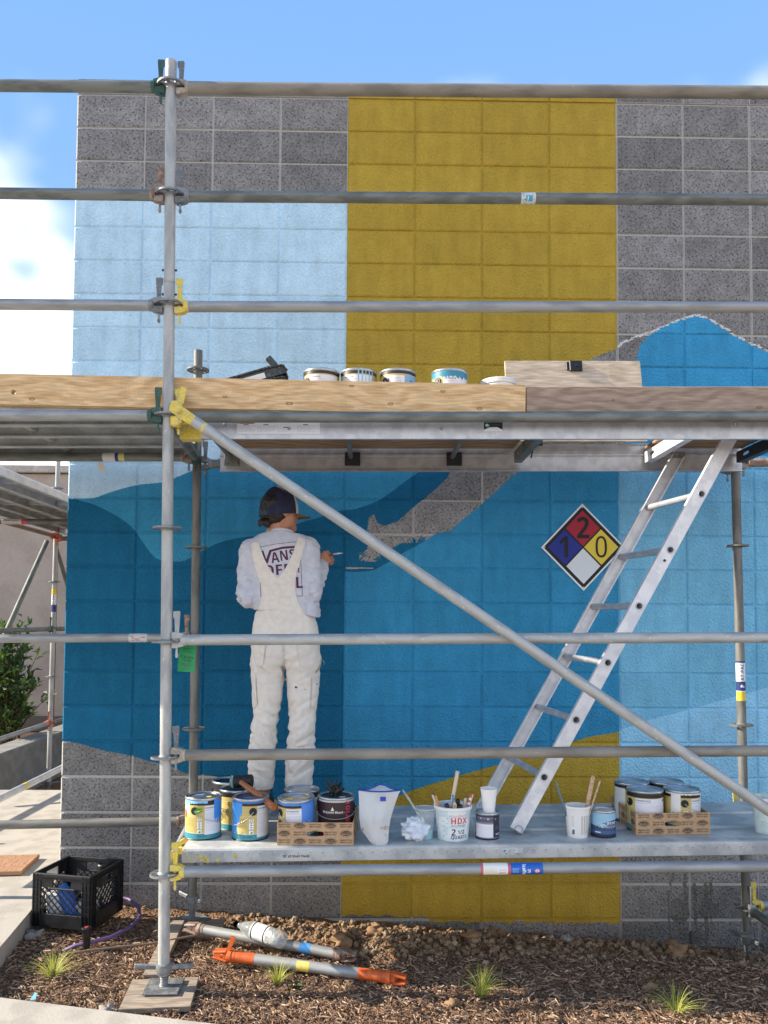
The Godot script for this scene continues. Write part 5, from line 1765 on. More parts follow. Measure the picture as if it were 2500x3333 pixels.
func bail(o: Node3D, r: float, h: float, a: float, sag: float, away := 0.0) -> void:
	# black ears with a wire between them, hanging to the front of the ears' line
	var d := Vector3(sin(a), 0, cos(a))
	var ey := h * 0.70
	for s in [1.0, -1.0]:
		var e := MB.new()
		var p: Vector3 = d * s * r
		e.tube(p + Vector3(0, ey, 0), p * 1.05 + Vector3(0, ey, 0), 0.018, 0.017, 18)
		e.tube(p * 1.05 + Vector3(0, ey, 0), p * 1.085 + Vector3(0, ey, 0), 0.009, 0.008, 10)
		part("bail_ear", e, mats["black_plastic"], o)
	var f := d.cross(Vector3.UP).normalized()
	if f.z < 0.0: f = -f
	var pts := []
	for i in 19:
		var t := PI * i / 18.0
		var c := cos(t)
		var q := sin(t)
		var rr := r * 1.09
		pts.append(d * c * rr + f * q * (rr if sag < 0.0 or away == 0.0 else rr * away) + Vector3(0, ey + sag * pow(q, 0.7), 0))
	var wire := MB.new()
	wire.sweep(pts, 0.0016, 6)
	part("bail", wire, mats["zinc_wire"], o)

func gallon(called: String, label: String, x: float, z: float, y: float, style: int, turn: float, group: String, ear := 999.0, sag := -0.05, lidm := "tin_lid", spots: Array = [], away := 0.0) -> Node3D:
	var o := thing(called, label, "paint can", at(x, y, z), group)
	var r := 0.0835
	var h := 0.192
	can_body(o, r, h, paint_label("paint_label_%d" % style, 100 + style, style) if not mats.has("paint_label_%d" % style) else mats["paint_label_%d" % style], turn)
	if lidm: lid(o, r, h, mats[lidm], spots)
	if ear < 900.0: bail(o, r, h, ear, sag, away)
	return o

func carton_material() -> StandardMaterial3D:
	var kraft := rgb(186, 154, 120)
	var ink := rgb(62, 50, 42)
	var im := mottle(720, 216, 71, 0.02, 0.25, kraft, rgb(176, 144, 110), rgb(160, 128, 96), 0.12, 0.03)
	for k in 15:
		im.fill_rect(Rect2i(k * 50, 0, 1, 216), rgb(176, 144, 112))
	for j in 3:
		for i in 5:
			var c := Vector2(76 + i * 142, 36 + j * 72)
			if (i + j) % 2 == 0:
				write(im, "depaint.com", c + Vector2(0, -10), 17, ink, true, 0.82)
				write(im, "(888) DE PAINT", c + Vector2(0, 12), 15, ink, true, 0.78)
			else:
				fill(im, PackedVector2Array([c + Vector2(-58, 0), c + Vector2(-44, -22), c + Vector2(0, -34), c + Vector2(44, -22), c + Vector2(58, 0), c + Vector2(44, 22), c + Vector2(0, 34), c + Vector2(-44, 22)]), ink)
				fill(im, PackedVector2Array([c + Vector2(-54, 0), c + Vector2(-42, -20), c + Vector2(0, -31), c + Vector2(42, -20), c + Vector2(54, 0), c + Vector2(42, 20), c + Vector2(0, 31), c + Vector2(-42, 20)]), kraft)
				fill_ellipse(im, c, Vector2(48, 23), ink)
				write(im, "Dunn-Edwards", c + Vector2(0, -8), 13, kraft, false, 0.8, 0.0, "Droid Serif", 0.25)
				write(im, "PAINTS", c + Vector2(0, 9), 15, kraft, true, 1.05)
	return textured("printed_kraft", im, 0.85)

func carton(label: String, x: float, z: float, w: float, dpt: float, hh: float, turn: float) -> Node3D:   # x, z: the middle of the front wall
	var o := thing("cardboard_tray", label, "cardboard tray", Transform3D(Basis(Vector3.UP, turn) * Basis(Vector3.BACK, 0.012), Vector3(x, ptop(x) + 0.0015, z)), "printed cardboard paint trays")
	var m: StandardMaterial3D = mats["printed_kraft"]
	var hole := PackedVector2Array()
	for i in 16:
		var c := cos(TAU * i / 16.0)
		hole.append(Vector2(c * 0.012 + (0.028 if c > 0 else -0.028), hh * 0.50 + sin(TAU * i / 16.0) * 0.0105))
	var sets := [["front_panel", Transform3D(Basis(), Vector3(0, 0, 0)), w, true], ["rear_panel", Transform3D(Basis(Vector3.UP, PI), Vector3(0, 0, -dpt)), w, true], ["side_panel", Transform3D(Basis(Vector3.UP, -PI / 2), Vector3(-w / 2, 0, -dpt / 2)), dpt, false], ["side_panel", Transform3D(Basis(Vector3.UP, PI / 2), Vector3(w / 2, 0, -dpt / 2)), dpt, false]]
	for s in sets:
		var l: float = s[2] / 2 - 0.0003
		var mb := MB.new()
		mb.prism(PackedVector2Array([Vector2(-l, 0.0), Vector2(l, 0.0), Vector2(l, hh), Vector2(-l, hh)]), -0.004, 0.0, Transform3D(), [hole] if s[3] else [])
		for i in mb.u.size(): mb.u[i] = Vector2(mb.u[i].x / 0.352 + 0.5, 1.0 + mb.u[i].y / 0.104)
		part(s[0], mb, m, o, s[1])
	var fl := MB.new()
	fl.box(Vector3(0, 0.003, -dpt / 2), Vector3(w - 0.008, 0.004, dpt - 0.008))
	part("base_panel", fl, mats["kraft"], o)
	return o

func props() -> void:
	tri(textured("tin", mottle(128, 128, 81, 0.03, 0.1, rgb(196, 198, 200), rgb(168, 170, 174), rgb(150, 152, 156), 0.12, 0.03), 0.3, 0.8), 6.0)
	tri(textured("tin_lid", mottle(128, 128, 82, 0.03, 0.1, rgb(190, 194, 200), rgb(164, 170, 178), rgb(214, 214, 216), 0.12, 0.03), 0.28, 0.75), 6.0)
	tri(textured("paint_lid", mottle(128, 128, 83, 0.02, 0.1, rgb(34, 62, 104), rgb(70, 90, 116), rgb(160, 178, 196), 0.22, 0.05), 0.3, 0.4), 6.0)
	tri(textured("grey_lid", mottle(128, 128, 84, 0.02, 0.1, rgb(116, 126, 132), rgb(92, 102, 108), rgb(190, 200, 204), 0.22, 0.05), 0.3, 0.6), 6.0)
	tri(textured("dark_lid", mottle(128, 128, 85, 0.02, 0.1, rgb(58, 72, 76), rgb(40, 50, 54), rgb(150, 156, 158), 0.2, 0.05), 0.3, 0.5), 6.0)
	mat("yellow_dab", rgb(232, 196, 66), 0.4)
	mat("orange_dab", rgb(226, 168, 76), 0.4)
	mat("kraft", rgb(176, 144, 110), 0.85)
	mat("blue_dab", rgb(86, 150, 206), 0.4)
	carton_material()
	var g := "gallon paint cans on the lower platform"
	var yd: StandardMaterial3D = mats["yellow_dab"]
	gallon("paint_can", "leftmost paint can, blue runs and a green leaf at its handle", 1.006, 0.875, ptop(1.0), 0, 0.12, g, -0.28, -0.055, "grey_lid", [[0.03, 0.02, 0.013, yd], [-0.02, -0.02, 0.02, mats["blue_dab"], 1]])
	gallon("paint_can", "paint can with broad bright blue brushing, under the mallet handle", 1.232, 0.900, ptop(1.23), 1, 0.0, g, 0.28, -0.07, "paint_lid", [[-0.01, 0.03, 0.018, mats["blue_dab"], 1]])
	var open := gallon("paint_can", "open can of dark teal paint behind the mallet", 1.062, 0.52, ptop(1.06), 6, 0.0, g, -1.3, -0.04, "")
	var wet := MB.new()
	wet.lathe([Vector2(0.071, 0.16), Vector2(0.0, 0.159)], 32)
	part("teal_paint", wet, mat("teal_paint", rgb(12, 58, 82), 0.12), open)
	var inner := MB.new()
	inner.lathe([Vector2(0.0715, 0.186), Vector2(0.0725, 0.156)], 32)
	part("inner_wall", inner, mat("teal_inner", rgb(16, 72, 98), 0.25), open)
	gallon("paint_can", "paint can under the mallet head, gold label with black icons", 1.135, 0.715, ptop(1.13), 5, -1.0, g, -1.45, -0.05, "dark_lid")
	carton("printed cardboard tray holding the maroon can, left of the plastic bag", 1.545, 1.055, 0.344, 0.352, 0.100, -0.045)
	gallon("paint_can", "blue-smeared can tilted in the left cardboard tray behind its front wall", 1.455, 0.945, ptop(1.45) + 0.006, 2, 0.0, g, -0.95, -0.06, "tin_lid", [[0.04, 0.015, 0.014, yd], [-0.035, 0.02, 0.026, yd, 1]]).rotate_object_local(Vector3(1, 0, 0.6).normalized(), 0.07)
	gallon("paint_can", "rear can in the left cardboard tray, behind the blue-smeared one", 1.46, 0.775, ptop(1.46) + 0.006, 3, 0.9, g, 1.3, -0.05, "tin_lid", [[0.02, 0.03, 0.012, yd]])
	maroon_can()
	carton("printed cardboard tray of four cans at the right end of the platform", 3.205, 0.938, 0.352, 0.36, 0.100, 0.02)
	var xs := [3.105, 3.283, 3.10, 3.275]
	var zs := [0.845, 0.845, 0.668, 0.668]
	var st := [3, 4, 5, 7]
	var lb := ["front left can of the right tray, wide white label facing out", "front right can of the right tray, white paint run beside its black ear", "rear left can of the right tray with raised wire handle", "rear right can of the right tray, black top band"]
	for k in 4:
		gallon("paint_can", lb[k], xs[k], zs[k], ptop(xs[k]) + 0.006, st[k], [0.12, 0.0, 0.15, 0.3][k], g, [-1.25, -0.22, 0.55, -0.6][k], [0.045, -0.05, 0.05, -0.03][k], "tin_lid", [[0.0, 0.035, 0.012, mats["orange_dab"]]] if k != 1 else [], [-0.8, 0.0, -0.7, 0.0][k])
	leaf_twig()
	mallet()
	zip_bag()
	paper_wad()
	clear_cup()
	mixing_tub()
	quart_can()
	stick_cup()
	small_can()
	edge_pail()
	upper_deck_things()
	wall_sign()
	ladder()

func maroon_can() -> void:
	var rng := RandomNumberGenerator.new()
	rng.seed = 61
	var im := blank(768, 256, rgb(52, 30, 32))
	im.fill_rect(Rect2i(0, 0, 768, 12), rgb(190, 190, 190))
	fill(im, PackedVector2Array([Vector2(352, 66), Vector2(364, 40), Vector2(376, 66)]), rgb(226, 226, 224))
	write(im, "Benjamin Moore", Vector2(364, 78), 16, rgb(226, 226, 224), true, 0.85)
	write(im, "exterior", Vector2(470, 128), 52, rgb(186, 62, 84), true, 0.9, -PI / 2)
	for k in 2:
		write(im, "ben", Vector2(318, 196), 70, rgb(214, 70, 60), false, 0.8, -0.1, "Droid Serif", 0.2)
	var o := thing("paint_can", "maroon paint can with black crusted brushes on its lid, in the left tray", "paint can", at(1.632, ptop(1.63) + 0.006, 0.925))
	can_body(o, 0.0835, 0.192, textured("maroon_label", im, 0.4), 0.0)
	lid(o, 0.0835, 0.192, mats["dark_lid"], [[0.03, 0.03, 0.016, mats["white_plastic"], 1]])
	bail(o, 0.0835, 0.192, PI / 2, -0.035)
	var c := thing("crusted_brush", "black paint-crusted brush heads lying on the maroon can lid", "brush", at(1.625, ptop(1.63) + 0.195, 0.93))
	var mb := MB.new()
	for k in 15:
		var p := Vector3(rng.randfn(0, 0.012), rng.randf_range(0.0, 0.03), rng.randfn(0, 0.01))
		var d := Vector3(rng.randfn(0, 0.012), rng.randf_range(0.015, 0.045), rng.randfn(0, 0.008))
		mb.box(Vector3.ZERO, Vector3(0.012, d.length() * 1.4, 0.008), 0.002, Transform3D(along(p, p + d).basis, p + d * 0.5))
	part("bristles", mb, mat("black_paint", rgb(16, 16, 17), 0.25), c)

func leaf_twig() -> void:
	var o := thing("leaf_sprig", "small green leaf sprig stuck in the leftmost can's handle ear", "leaf", at(0.982, ptop(1.0) + 0.134, 0.968))
	var mb := MB.new()
	var m := mat("sprig_green", rgb(84, 146, 62), 0.45)
	for k in 4:
		var d := Vector3(0.9, [0.32, 0.12, 0.45, -0.05][k], 0.25 - k * 0.08).normalized()
		var side := d.cross(Vector3(0, 0.3, 1)).normalized()
		leaf(mb, Vector3(0, 0, 0), d, side, [0.05, 0.042, 0.03, 0.028][k], 0.009)
	part("leaves", mb, m, o)

func mallet() -> void:
	var h0 := Vector3(1.163, ptop(1.16) + 0.225, 0.735)
	var o := thing("mallet", "black rubber mallet with paint-spotted wooden handle lying across the can tops", "mallet", Transform3D(Basis(), h0))
	var ax := Vector3(1, 0.08, 0.12).normalized()
	var hd := MB.new()
	var xf := along(-ax * 0.052, ax * 0.052)
	hd.lathe([Vector2(0.0, 0.0), Vector2(0.027, 0.0), Vector2(0.031, 0.004), Vector2(0.031, 0.03), Vector2(0.028, 0.04), Vector2(0.028, 0.064), Vector2(0.031, 0.074), Vector2(0.031, 0.1), Vector2(0.027, 0.104), Vector2(0.0, 0.104)], 24, xf)
	part("head", hd, tri(textured("rubber", mottle(128, 128, 87, 0.04, 0.2, rgb(26, 27, 30), rgb(36, 38, 42), rgb(150, 176, 170), 0.12, 0.1), 0.6), 7.0), o)
	var face := MB.new()
	face.lathe([Vector2(0.0318, 0.014), Vector2(0.0318, 0.0), Vector2(0.028, -0.0015), Vector2(0.0, -0.0018)], 20, xf)
	part("painted_face", face, tri(textured("pale_green_paint", mottle(64, 64, 88, 0.06, 0.2, rgb(150, 186, 176), rgb(90, 122, 118), rgb(40, 50, 54), 0.3, 0.1), 0.6), 9.0), o)
	var hn := MB.new()
	var e := Vector3(1.353, 0.742, 0.985) - h0
	var a := Vector3(0.0, 0.0, 0.026)
	var pts := []
	for i in 9: pts.append(a.lerp(e, i / 8.0))
	hn.sweep(pts, 0.0125, 12, 0.0165)
	part("handle", hn, tri(textured("handle_wood", mottle(128, 128, 89, 0.03, 0.15, rgb(178, 108, 62), rgb(150, 88, 52), rgb(206, 186, 170), 0.24, 0.08), 0.55), 7.0), o)

func plastic(called: String, c: Color, a: float, rough := 0.35) -> StandardMaterial3D:
	var m := mat(called, Color(c.r, c.g, c.b, a), rough)
	m.transparency = BaseMaterial3D.TRANSPARENCY_ALPHA
	return m

func zip_bag() -> void:
	var o := thing("zip_bag", "frosted zip-top plastic bag with blue seal standing beside the left tray", "plastic bag", at(1.84, 0.575, 1.0))
	var n := noise(55, 9.0, 3)
	var film := MB.new()
	# rows of (y, left, right, depth): the pouch narrows to a tip at the plank's edge
	var rows := [[0.0, -0.012, 0.01, 0.004], [0.03, -0.05, 0.032, 0.02], [0.08, -0.092, 0.036, 0.034], [0.13, -0.098, 0.044, 0.036], [0.19, -0.1, 0.062, 0.03], [0.235, -0.102, 0.078, 0.02], [0.256, -0.103, 0.09, 0.012]]
	for s in [1.0, -1.0]:
		var b := film.v.size()
		for j in 25:
			var t := j / 24.0 * 6.0
			var k := mini(int(t), 5)
			var f := t - k
			var lo: float = lerpf(rows[k][1], rows[k + 1][1], f)
			var hi: float = lerpf(rows[k][2], rows[k + 1][2], f)
			var dp: float = lerpf(rows[k][3], rows[k + 1][3], f)
			var y: float = lerpf(rows[k][0], rows[k + 1][0], f)
			for i in 17:
				var u := i / 16.0
				var x := lerpf(lo, hi, u)
				var z: float = dp * s * sin(PI * u) * (1.0 - 0.35 * exp(-pow((u - 0.52) * 9.0, 2.0))) + n.get_noise_3d(x * 1.2, y, s) * 0.008 * sin(PI * u)
				film.pt(Vector3(x, y, z + 0.05 - 0.05 * smoothstep(0.0, 0.1, y) * 0.6), Vector3(0, 0, s), Vector2(u, t))
		for j in 24:
			for i in 16:
				var a := b + j * 17 + i
				if s > 0: film.face(a, a + 1, a + 18); film.face(a, a + 18, a + 17)
				else: film.face(a, a + 18, a + 1); film.face(a, a + 17, a + 18)
	smooth(film)
	part("film", film, plastic("bag_film", rgb(226, 230, 232), 0.62, 0.3), o)
	var seal := MB.new()
	var top := []
	for i in 9:
		var u := i / 8.0
		top.append(Vector3(lerpf(-0.104, 0.091, u), 0.256 + 0.028 * exp(-pow((u - 0.53) * 5.0, 2.0)), 0.02 + 0.012 * sin(PI * u)))
	seal.sweep(top, 0.0035, 6)
	var top2 := []
	for i in 9:
		var u := i / 8.0
		top2.append(Vector3(lerpf(-0.104, 0.091, u), 0.256 - 0.002 * sin(PI * u), 0.02 + 0.03 * sin(PI * u)))
	seal.sweep(top2, 0.0035, 6)
	part("blue_seal", seal, mat("zip_blue", rgb(34, 62, 170), 0.4), o)
	var lip := MB.new()
	for i in 8:
		lip.quad(top2[i], top2[i + 1], top[i + 1], top[i])
	part("lip", lip, plastic("bag_lip", rgb(214, 222, 226), 0.5, 0.3), o)
	var patch := MB.new()
	patch.box(Vector3(0.008, 0.222, 0.053), Vector3(0.026, 0.02, 0.001), 0.0, Transform3D())
	part("blue_patch", patch, mats["zip_blue"], o)
	var rag := MB.new()
	for q in [[-0.02, 0.05, 0.028, 0.032], [0.01, 0.045, 0.02, 0.03], [-0.045, 0.085, 0.03, 0.028], [0.0, 0.09, 0.024, 0.02]]:
		var r := rock_mesh(int(q[1] * 1000), 2)
		for i in r.v.size():
			r.v[i] = r.v[i] * Vector3(q[2], q[3] * 0.7, 0.016) + Vector3(q[0], q[1], 0.03)
		var b := rag.v.size()
		rag.v.append_array(r.v); rag.n.append_array(r.n); rag.u.append_array(r.u)
		for i in r.idx: rag.idx.append(i + b)
	part("crumpled_rag", rag, tri(textured("rag", mottle(64, 64, 93, 0.06, 0.2, rgb(206, 190, 168), rgb(190, 150, 140), rgb(226, 206, 190), 0.2, 0.08), 0.9), 8.0), o)

func smooth(mb: MB) -> void:
	for i in mb.n.size(): mb.n[i] = Vector3.ZERO
	for k in range(0, mb.idx.size(), 3):
		var a := mb.idx[k]
		var b := mb.idx[k + 1]
		var c := mb.idx[k + 2]
		var f := (mb.v[c] - mb.v[a]).cross(mb.v[b] - mb.v[a])
		mb.n[a] += f; mb.n[b] += f; mb.n[c] += f
	for i in mb.n.size(): mb.n[i] = mb.n[i].normalized() if mb.n[i].length() > 1e-12 else Vector3.UP

func paper_wad() -> void:
	var mb := MB.new()
	var n := noise(71, 1.6, 2)
	var n2 := noise(72, 4.0, 2)
	n2.fractal_type = FastNoiseLite.FRACTAL_RIDGED
	var rows := 34
	var cols := 54
	for j in rows + 1:
		for i in cols + 1:
			var a := PI * j / rows
			var b := TAU * (i % cols) / cols
			var p := Vector3(sin(a) * cos(b), cos(a), sin(a) * sin(b))
			var r := 1.0 + n.get_noise_3dv(p) * 0.38 + n2.get_noise_3dv(p) * 0.05
			mb.pt(Vector3(p.x * 0.066, p.y * 0.05, p.z * 0.05) * r + Vector3(0.012 * maxf(0.0, -p.y), 0.045, 0), p, Vector2(float(i) / cols, float(j) / rows))
	for j in rows:
		for i in cols:
			var a := j * (cols + 1) + i
			mb.face(a, a + 1, a + cols + 2); mb.face(a, a + cols + 2, a + cols + 1)
	smooth(mb)
	var m := tri(textured("paper", mottle(128, 128, 94, 0.025, 0.2, rgb(222, 226, 232), rgb(204, 212, 224), rgb(92, 140, 206), 0.24, 0.03), 0.85), 5.0)
	part_thing("paper_towel_wad", mb, m, at(2.0, ptop(2.0), 0.975, 0.4), "crumpled white paper towel smeared with blue between bag and clear cup", "paper towel")

func cup_wall(mb: MB, r0: float, r1: float, h: float, t: float) -> void:
	mb.lathe([Vector2(0.0, 0.0), Vector2(r0, 0.0), Vector2(r1, h - 0.004), Vector2(r1 + 0.003, h - 0.003), Vector2(r1 + 0.003, h), Vector2(r1 - t, h), Vector2(r0 - t, t), Vector2(0.0, t)], 36)

func stick(mb: MB, p0: Vector3, p1: Vector3, w: float, t: float) -> void:
	var xf := along(p0, p1)
	mb.box(Vector3(0, (p1 - p0).length() / 2, 0), Vector3(t, (p1 - p0).length(), w), minf(w, t) * 0.3, xf)

func clear_cup() -> void:
	var y := ptop(2.04)
	var o := thing("clear_cup", "clear plastic cup a third full of pale teal paint wash", "cup", at(2.045, y, 0.955))
	var mb := MB.new()
	mb.lathe([Vector2(0.0, 0.002), Vector2(0.035, 0.001), Vector2(0.046, 0.138), Vector2(0.048, 0.14)], 32)
	part("cup", mb, plastic("clear_plastic", rgb(232, 240, 240), 0.16, 0.12), o)
	var rim := MB.new()
	var ring := []
	for i in 33: ring.append(Vector3(cos(TAU * i / 32.0) * 0.048, 0.14, sin(TAU * i / 32.0) * 0.048))
	rim.sweep(ring, 0.0017, 6)
	part("rim", rim, plastic("clear_rim", rgb(240, 244, 244), 0.45, 0.15), o)
	var wet := MB.new()
	wet.lathe([Vector2(0.0, 0.0035), Vector2(0.034, 0.003), Vector2(0.0375, 0.046), Vector2(0.0, 0.0455)], 30)
	part("teal_wash", wet, mat("teal_wash", rgb(128, 188, 196), 0.25), o)
	var scrib := MB.new()
	for k in 3:
		var pts := []
		for i in 11:
			var t := TAU * i / 10.0
			var yy := 0.062 + 0.016 * k + sin(t) * 0.008
			var r := 0.0362 + (0.0462 - 0.0362) * yy / 0.14
			var a := -0.72 + cos(t) * 0.16
			pts.append(Vector3(sin(a) * r, yy, cos(a) * r))
		scrib.sweep(pts, 0.001, 5)
	part("marker_scribble", scrib, mat("green_marker", rgb(60, 140, 96), 0.5), o)
	var b := thing("paint_brush", "paintbrush leaning in the clear cup, its handle crusted with pale paint", "brush", at(2.045, y, 0.955), "brushes and sticks standing in cups")
	var hb := MB.new()
	hb.sweep([Vector3(0.018, 0.03, 0.0), Vector3(-0.03, 0.11, 0.01), Vector3(-0.07, 0.172, 0.015), Vector3(-0.106, 0.226, 0.02)], 0.0072, 10, 0.0045)
	part("handle", hb, tri(textured("crusted_handle", mottle(64, 64, 95, 0.05, 0.2, rgb(176, 186, 182), rgb(132, 150, 150), rgb(220, 222, 216), 0.3, 0.1), 0.6), 9.0), b)

func mixing_tub() -> void:
	var y := ptop(2.17)
	var o := thing("mixing_tub", "white mixing tub with red and black measuring print, full of brushes", "tub", at(2.174, y, 0.945))
	var rng := RandomNumberGenerator.new()
	rng.seed = 77
	var im := mottle(768, 240, 96, 0.012, 0.2, rgb(226, 230, 230), rgb(196, 216, 222), rgb(170, 204, 214), 0.2, 0.02)
	fine_print(im, Rect2(350, 52, 140, 18), 2, rgb(206, 120, 116), rng)
	write(im, "HDX", Vector2(418, 92), 44, rgb(206, 66, 62), true, 1.05)
	fine_print(im, Rect2(360, 122, 118, 18), 2, rgb(80, 90, 110), rng)
	write(im, "2", Vector2(376, 172), 46, rgb(30, 36, 48), true)
	write(im, "1/2", Vector2(436, 172), 28, rgb(30, 36, 48), true)
	write(im, "QUARTS", Vector2(424, 212), 25, rgb(30, 36, 48), true, 1.05)
	for k in 5:
		fine_print(im, Rect2(286, 60 + k * 36, 26, 7), 1, rgb(90, 104, 116), rng)
		fine_print(im, Rect2(318, 74 + k * 36, 22, 5), 1, rgb(120, 134, 142), rng)
	var mb := MB.new()
	cup_wall(mb, 0.071, 0.0845, 0.152, 0.002)
	part("tub", mb, textured("tub_print", im, 0.4), o)
	var rim := MB.new()
	rim.lathe([Vector2(0.0855, 0.138), Vector2(0.0895, 0.14), Vector2(0.0895, 0.152), Vector2(0.085, 0.1535), Vector2(0.082, 0.15)], 36)
	part("rim", rim, mats["white_plastic"], o)
	var g := "brushes and sticks standing in cups"
	var light := mat("birch", rgb(214, 184, 138), 0.7)
	var list := [
		["thick pale wooden stirring rod, tallest in the white tub", Vector3(-0.03, 0.03, 0.01), Vector3(0.022, 0.305, 0.0), 0.0095, "rod"],
		["slim white brush handle at the left rim of the white tub", Vector3(-0.04, 0.05, 0.0), Vector3(-0.095, 0.196, 0.01), 0.005, "white"],
		["ochre brush handle at the left of the white tub", Vector3(-0.03, 0.05, 0.02), Vector3(-0.083, 0.196, 0.022), 0.0065, "ochre"],
		["blue-striped brush handle in the middle of the white tub", Vector3(0.0, 0.05, 0.03), Vector3(-0.004, 0.202, 0.035), 0.006, "blue"],
		["short pale dowel at the right of the white tub", Vector3(0.03, 0.05, 0.01), Vector3(0.058, 0.184, 0.015), 0.0075, "rod"],
		["red and white striped stick at the right rim of the white tub", Vector3(0.045, 0.05, 0.02), Vector3(0.082, 0.204, 0.025), 0.0055, "red"],
		["plain white stick beside the red striped one in the tub", Vector3(0.045, 0.05, 0.0), Vector3(0.09, 0.2, 0.012), 0.005, "white"],
		["dark navy brush handle with rounded end in the white tub", Vector3(-0.02, 0.06, 0.035), Vector3(-0.034, 0.168, 0.045), 0.0115, "navy"],
		["glossy black roller grip with round end in the white tub", Vector3(0.02, 0.06, 0.03), Vector3(0.028, 0.165, 0.05), 0.0135, "black"],
		["second glossy black grip behind the first in the white tub", Vector3(0.015, 0.06, 0.0), Vector3(0.022, 0.182, 0.01), 0.0115, "black"]]
	var tone := {"rod": rgb(206, 192, 172), "white": rgb(222, 220, 214), "ochre": rgb(206, 148, 78), "blue": rgb(92, 150, 206), "red": rgb(206, 84, 72), "navy": rgb(26, 30, 66), "black": rgb(18, 18, 20)}
	for s in list:
		var b := thing("paint_brush", s[0], "brush", at(2.174, y, 0.945), g)
		var hb := MB.new()
		var q0: Vector3 = s[1]
		var q1: Vector3 = s[2]
		var r: float = s[3]
		if s[4] in ["navy", "black"]:
			hb.lathe([Vector2(r * 0.6, 0.0), Vector2(r * 0.8, 0.04), Vector2(r, 0.08), Vector2(r, (q1 - q0).length() - 0.012), Vector2(r * 0.7, (q1 - q0).length() - 0.003), Vector2(0.0, (q1 - q0).length())], 14, along(q0, q1), 0, 1, true)
		else:
			hb.sweep([q0, q0.lerp(q1, 0.5), q0.lerp(q1, 0.9), q1], r * 0.85, 10, r)
		part("handle", hb, mat("handle_" + s[4], tone[s[4]], 0.25 if s[4] in ["navy", "black"] else 0.6), b)
		if s[4] == "red":
			for k in 3:
				var rb := MB.new()
				rb.tube(q0.lerp(q1, 0.55 + k * 0.14), q0.lerp(q1, 0.62 + k * 0.14), r * 1.03, r * 1.03, 10, false)
				part("stripe", rb, mats["white_plastic"], b)
	var f := thing("wooden_brush", "flat pale wooden brush handle with a hole at the tub's front rim", "brush", at(2.174, y, 0.945), g)
	var fb := MB.new()
	var hole := PackedVector2Array()
	for i in 10: hole.append(Vector2(0.003 + cos(TAU * i / 10.0) * 0.0032, 0.158 + sin(TAU * i / 10.0) * 0.0032))
	fb.prism(PackedVector2Array([Vector2(-0.006, 0.04), Vector2(0.008, 0.04), Vector2(0.011, 0.13), Vector2(0.0115, 0.165), Vector2(0.007, 0.174), Vector2(-0.003, 0.174), Vector2(-0.006, 0.165), Vector2(-0.007, 0.13)]), 0.052, 0.06, Transform3D(), [hole])
	part("handle", fb, light, f)

func quart_can() -> void:
	var rng := RandomNumberGenerator.new()
	rng.seed = 91
	var y := ptop(2.33)
	var im := blank(512, 200, rgb(84, 86, 104))
	im.fill_rect(Rect2i(0, 0, 512, 10), rgb(40, 40, 48))
	fill_ellipse(im, Vector2(196, 26), Vector2(7, 7), rgb(200, 200, 210)); fill_ellipse(im, Vector2(248, 28), Vector2(7, 7), rgb(200, 200, 210))
	fine_print(im, Rect2(160, 18, 130, 14), 2, rgb(150, 152, 168), rng)
	im.fill_rect(Rect2i(0, 58, 512, 16), rgb(128, 130, 146))
	im.fill_rect(Rect2i(140, 74, 146, 118), rgb(226, 224, 228))
	fine_print(im, Rect2(160, 96, 110, 26), 3, rgb(204, 202, 210), rng)
	im.fill_rect(Rect2i(286, 10, 226, 180), rgb(42, 44, 60))
	im.fill_rect(Rect2i(296, 20, 26, 34), rgb(70, 60, 60))
	im.fill_rect(Rect2i(302, 24, 3, 14), rgb(220, 220, 220))
	fine_print(im, Rect2(304, 92, 50, 40), 4, rgb(120, 124, 140), rng)
	write(im, "BEHR", Vector2(334, 164), 16, rgb(226, 226, 230), true)
	im.fill_rect(Rect2i(0, 190, 512, 10), rgb(120, 122, 126))
	var o := thing("quart_can", "small slate-blue paint can with a paper cup standing on its lid", "paint can", at(2.335, y, 0.945))
	can_body(o, 0.054, 0.122, textured("quart_label", im, 0.4), 0.0)
	lid(o, 0.054, 0.122, mat("white_lid", rgb(214, 216, 218), 0.3, 0.2))
	var c := thing("paper_cup", "plain white paper cup standing on the small slate-blue can", "cup", at(2.341, y + 0.1185, 0.945))
	var mb := MB.new()
	mb.lathe([Vector2(0.0, 0.004), Vector2(0.027, 0.004), Vector2(0.0275, 0.0), Vector2(0.0385, 0.103), Vector2(0.0400, 0.104), Vector2(0.0405, 0.1058), Vector2(0.0395, 0.107), Vector2(0.0382, 0.106), Vector2(0.027, 0.008), Vector2(0.0, 0.007)], 34)
	part("cup", mb, mat("cup_paper", rgb(234, 234, 233), 0.55), c)
	var k := thing("clear_cup", "second clear plastic cup lying partly hidden behind the paper cup", "cup", Transform3D(Basis(Vector3.BACK, 0.25), Vector3(2.305, y, 0.78)))
	var kb := MB.new()
	kb.lathe([Vector2(0.0, 0.002), Vector2(0.03, 0.001), Vector2(0.042, 0.105), Vector2(0.044, 0.107)], 28)
	part("cup", kb, mats["clear_plastic"], k)

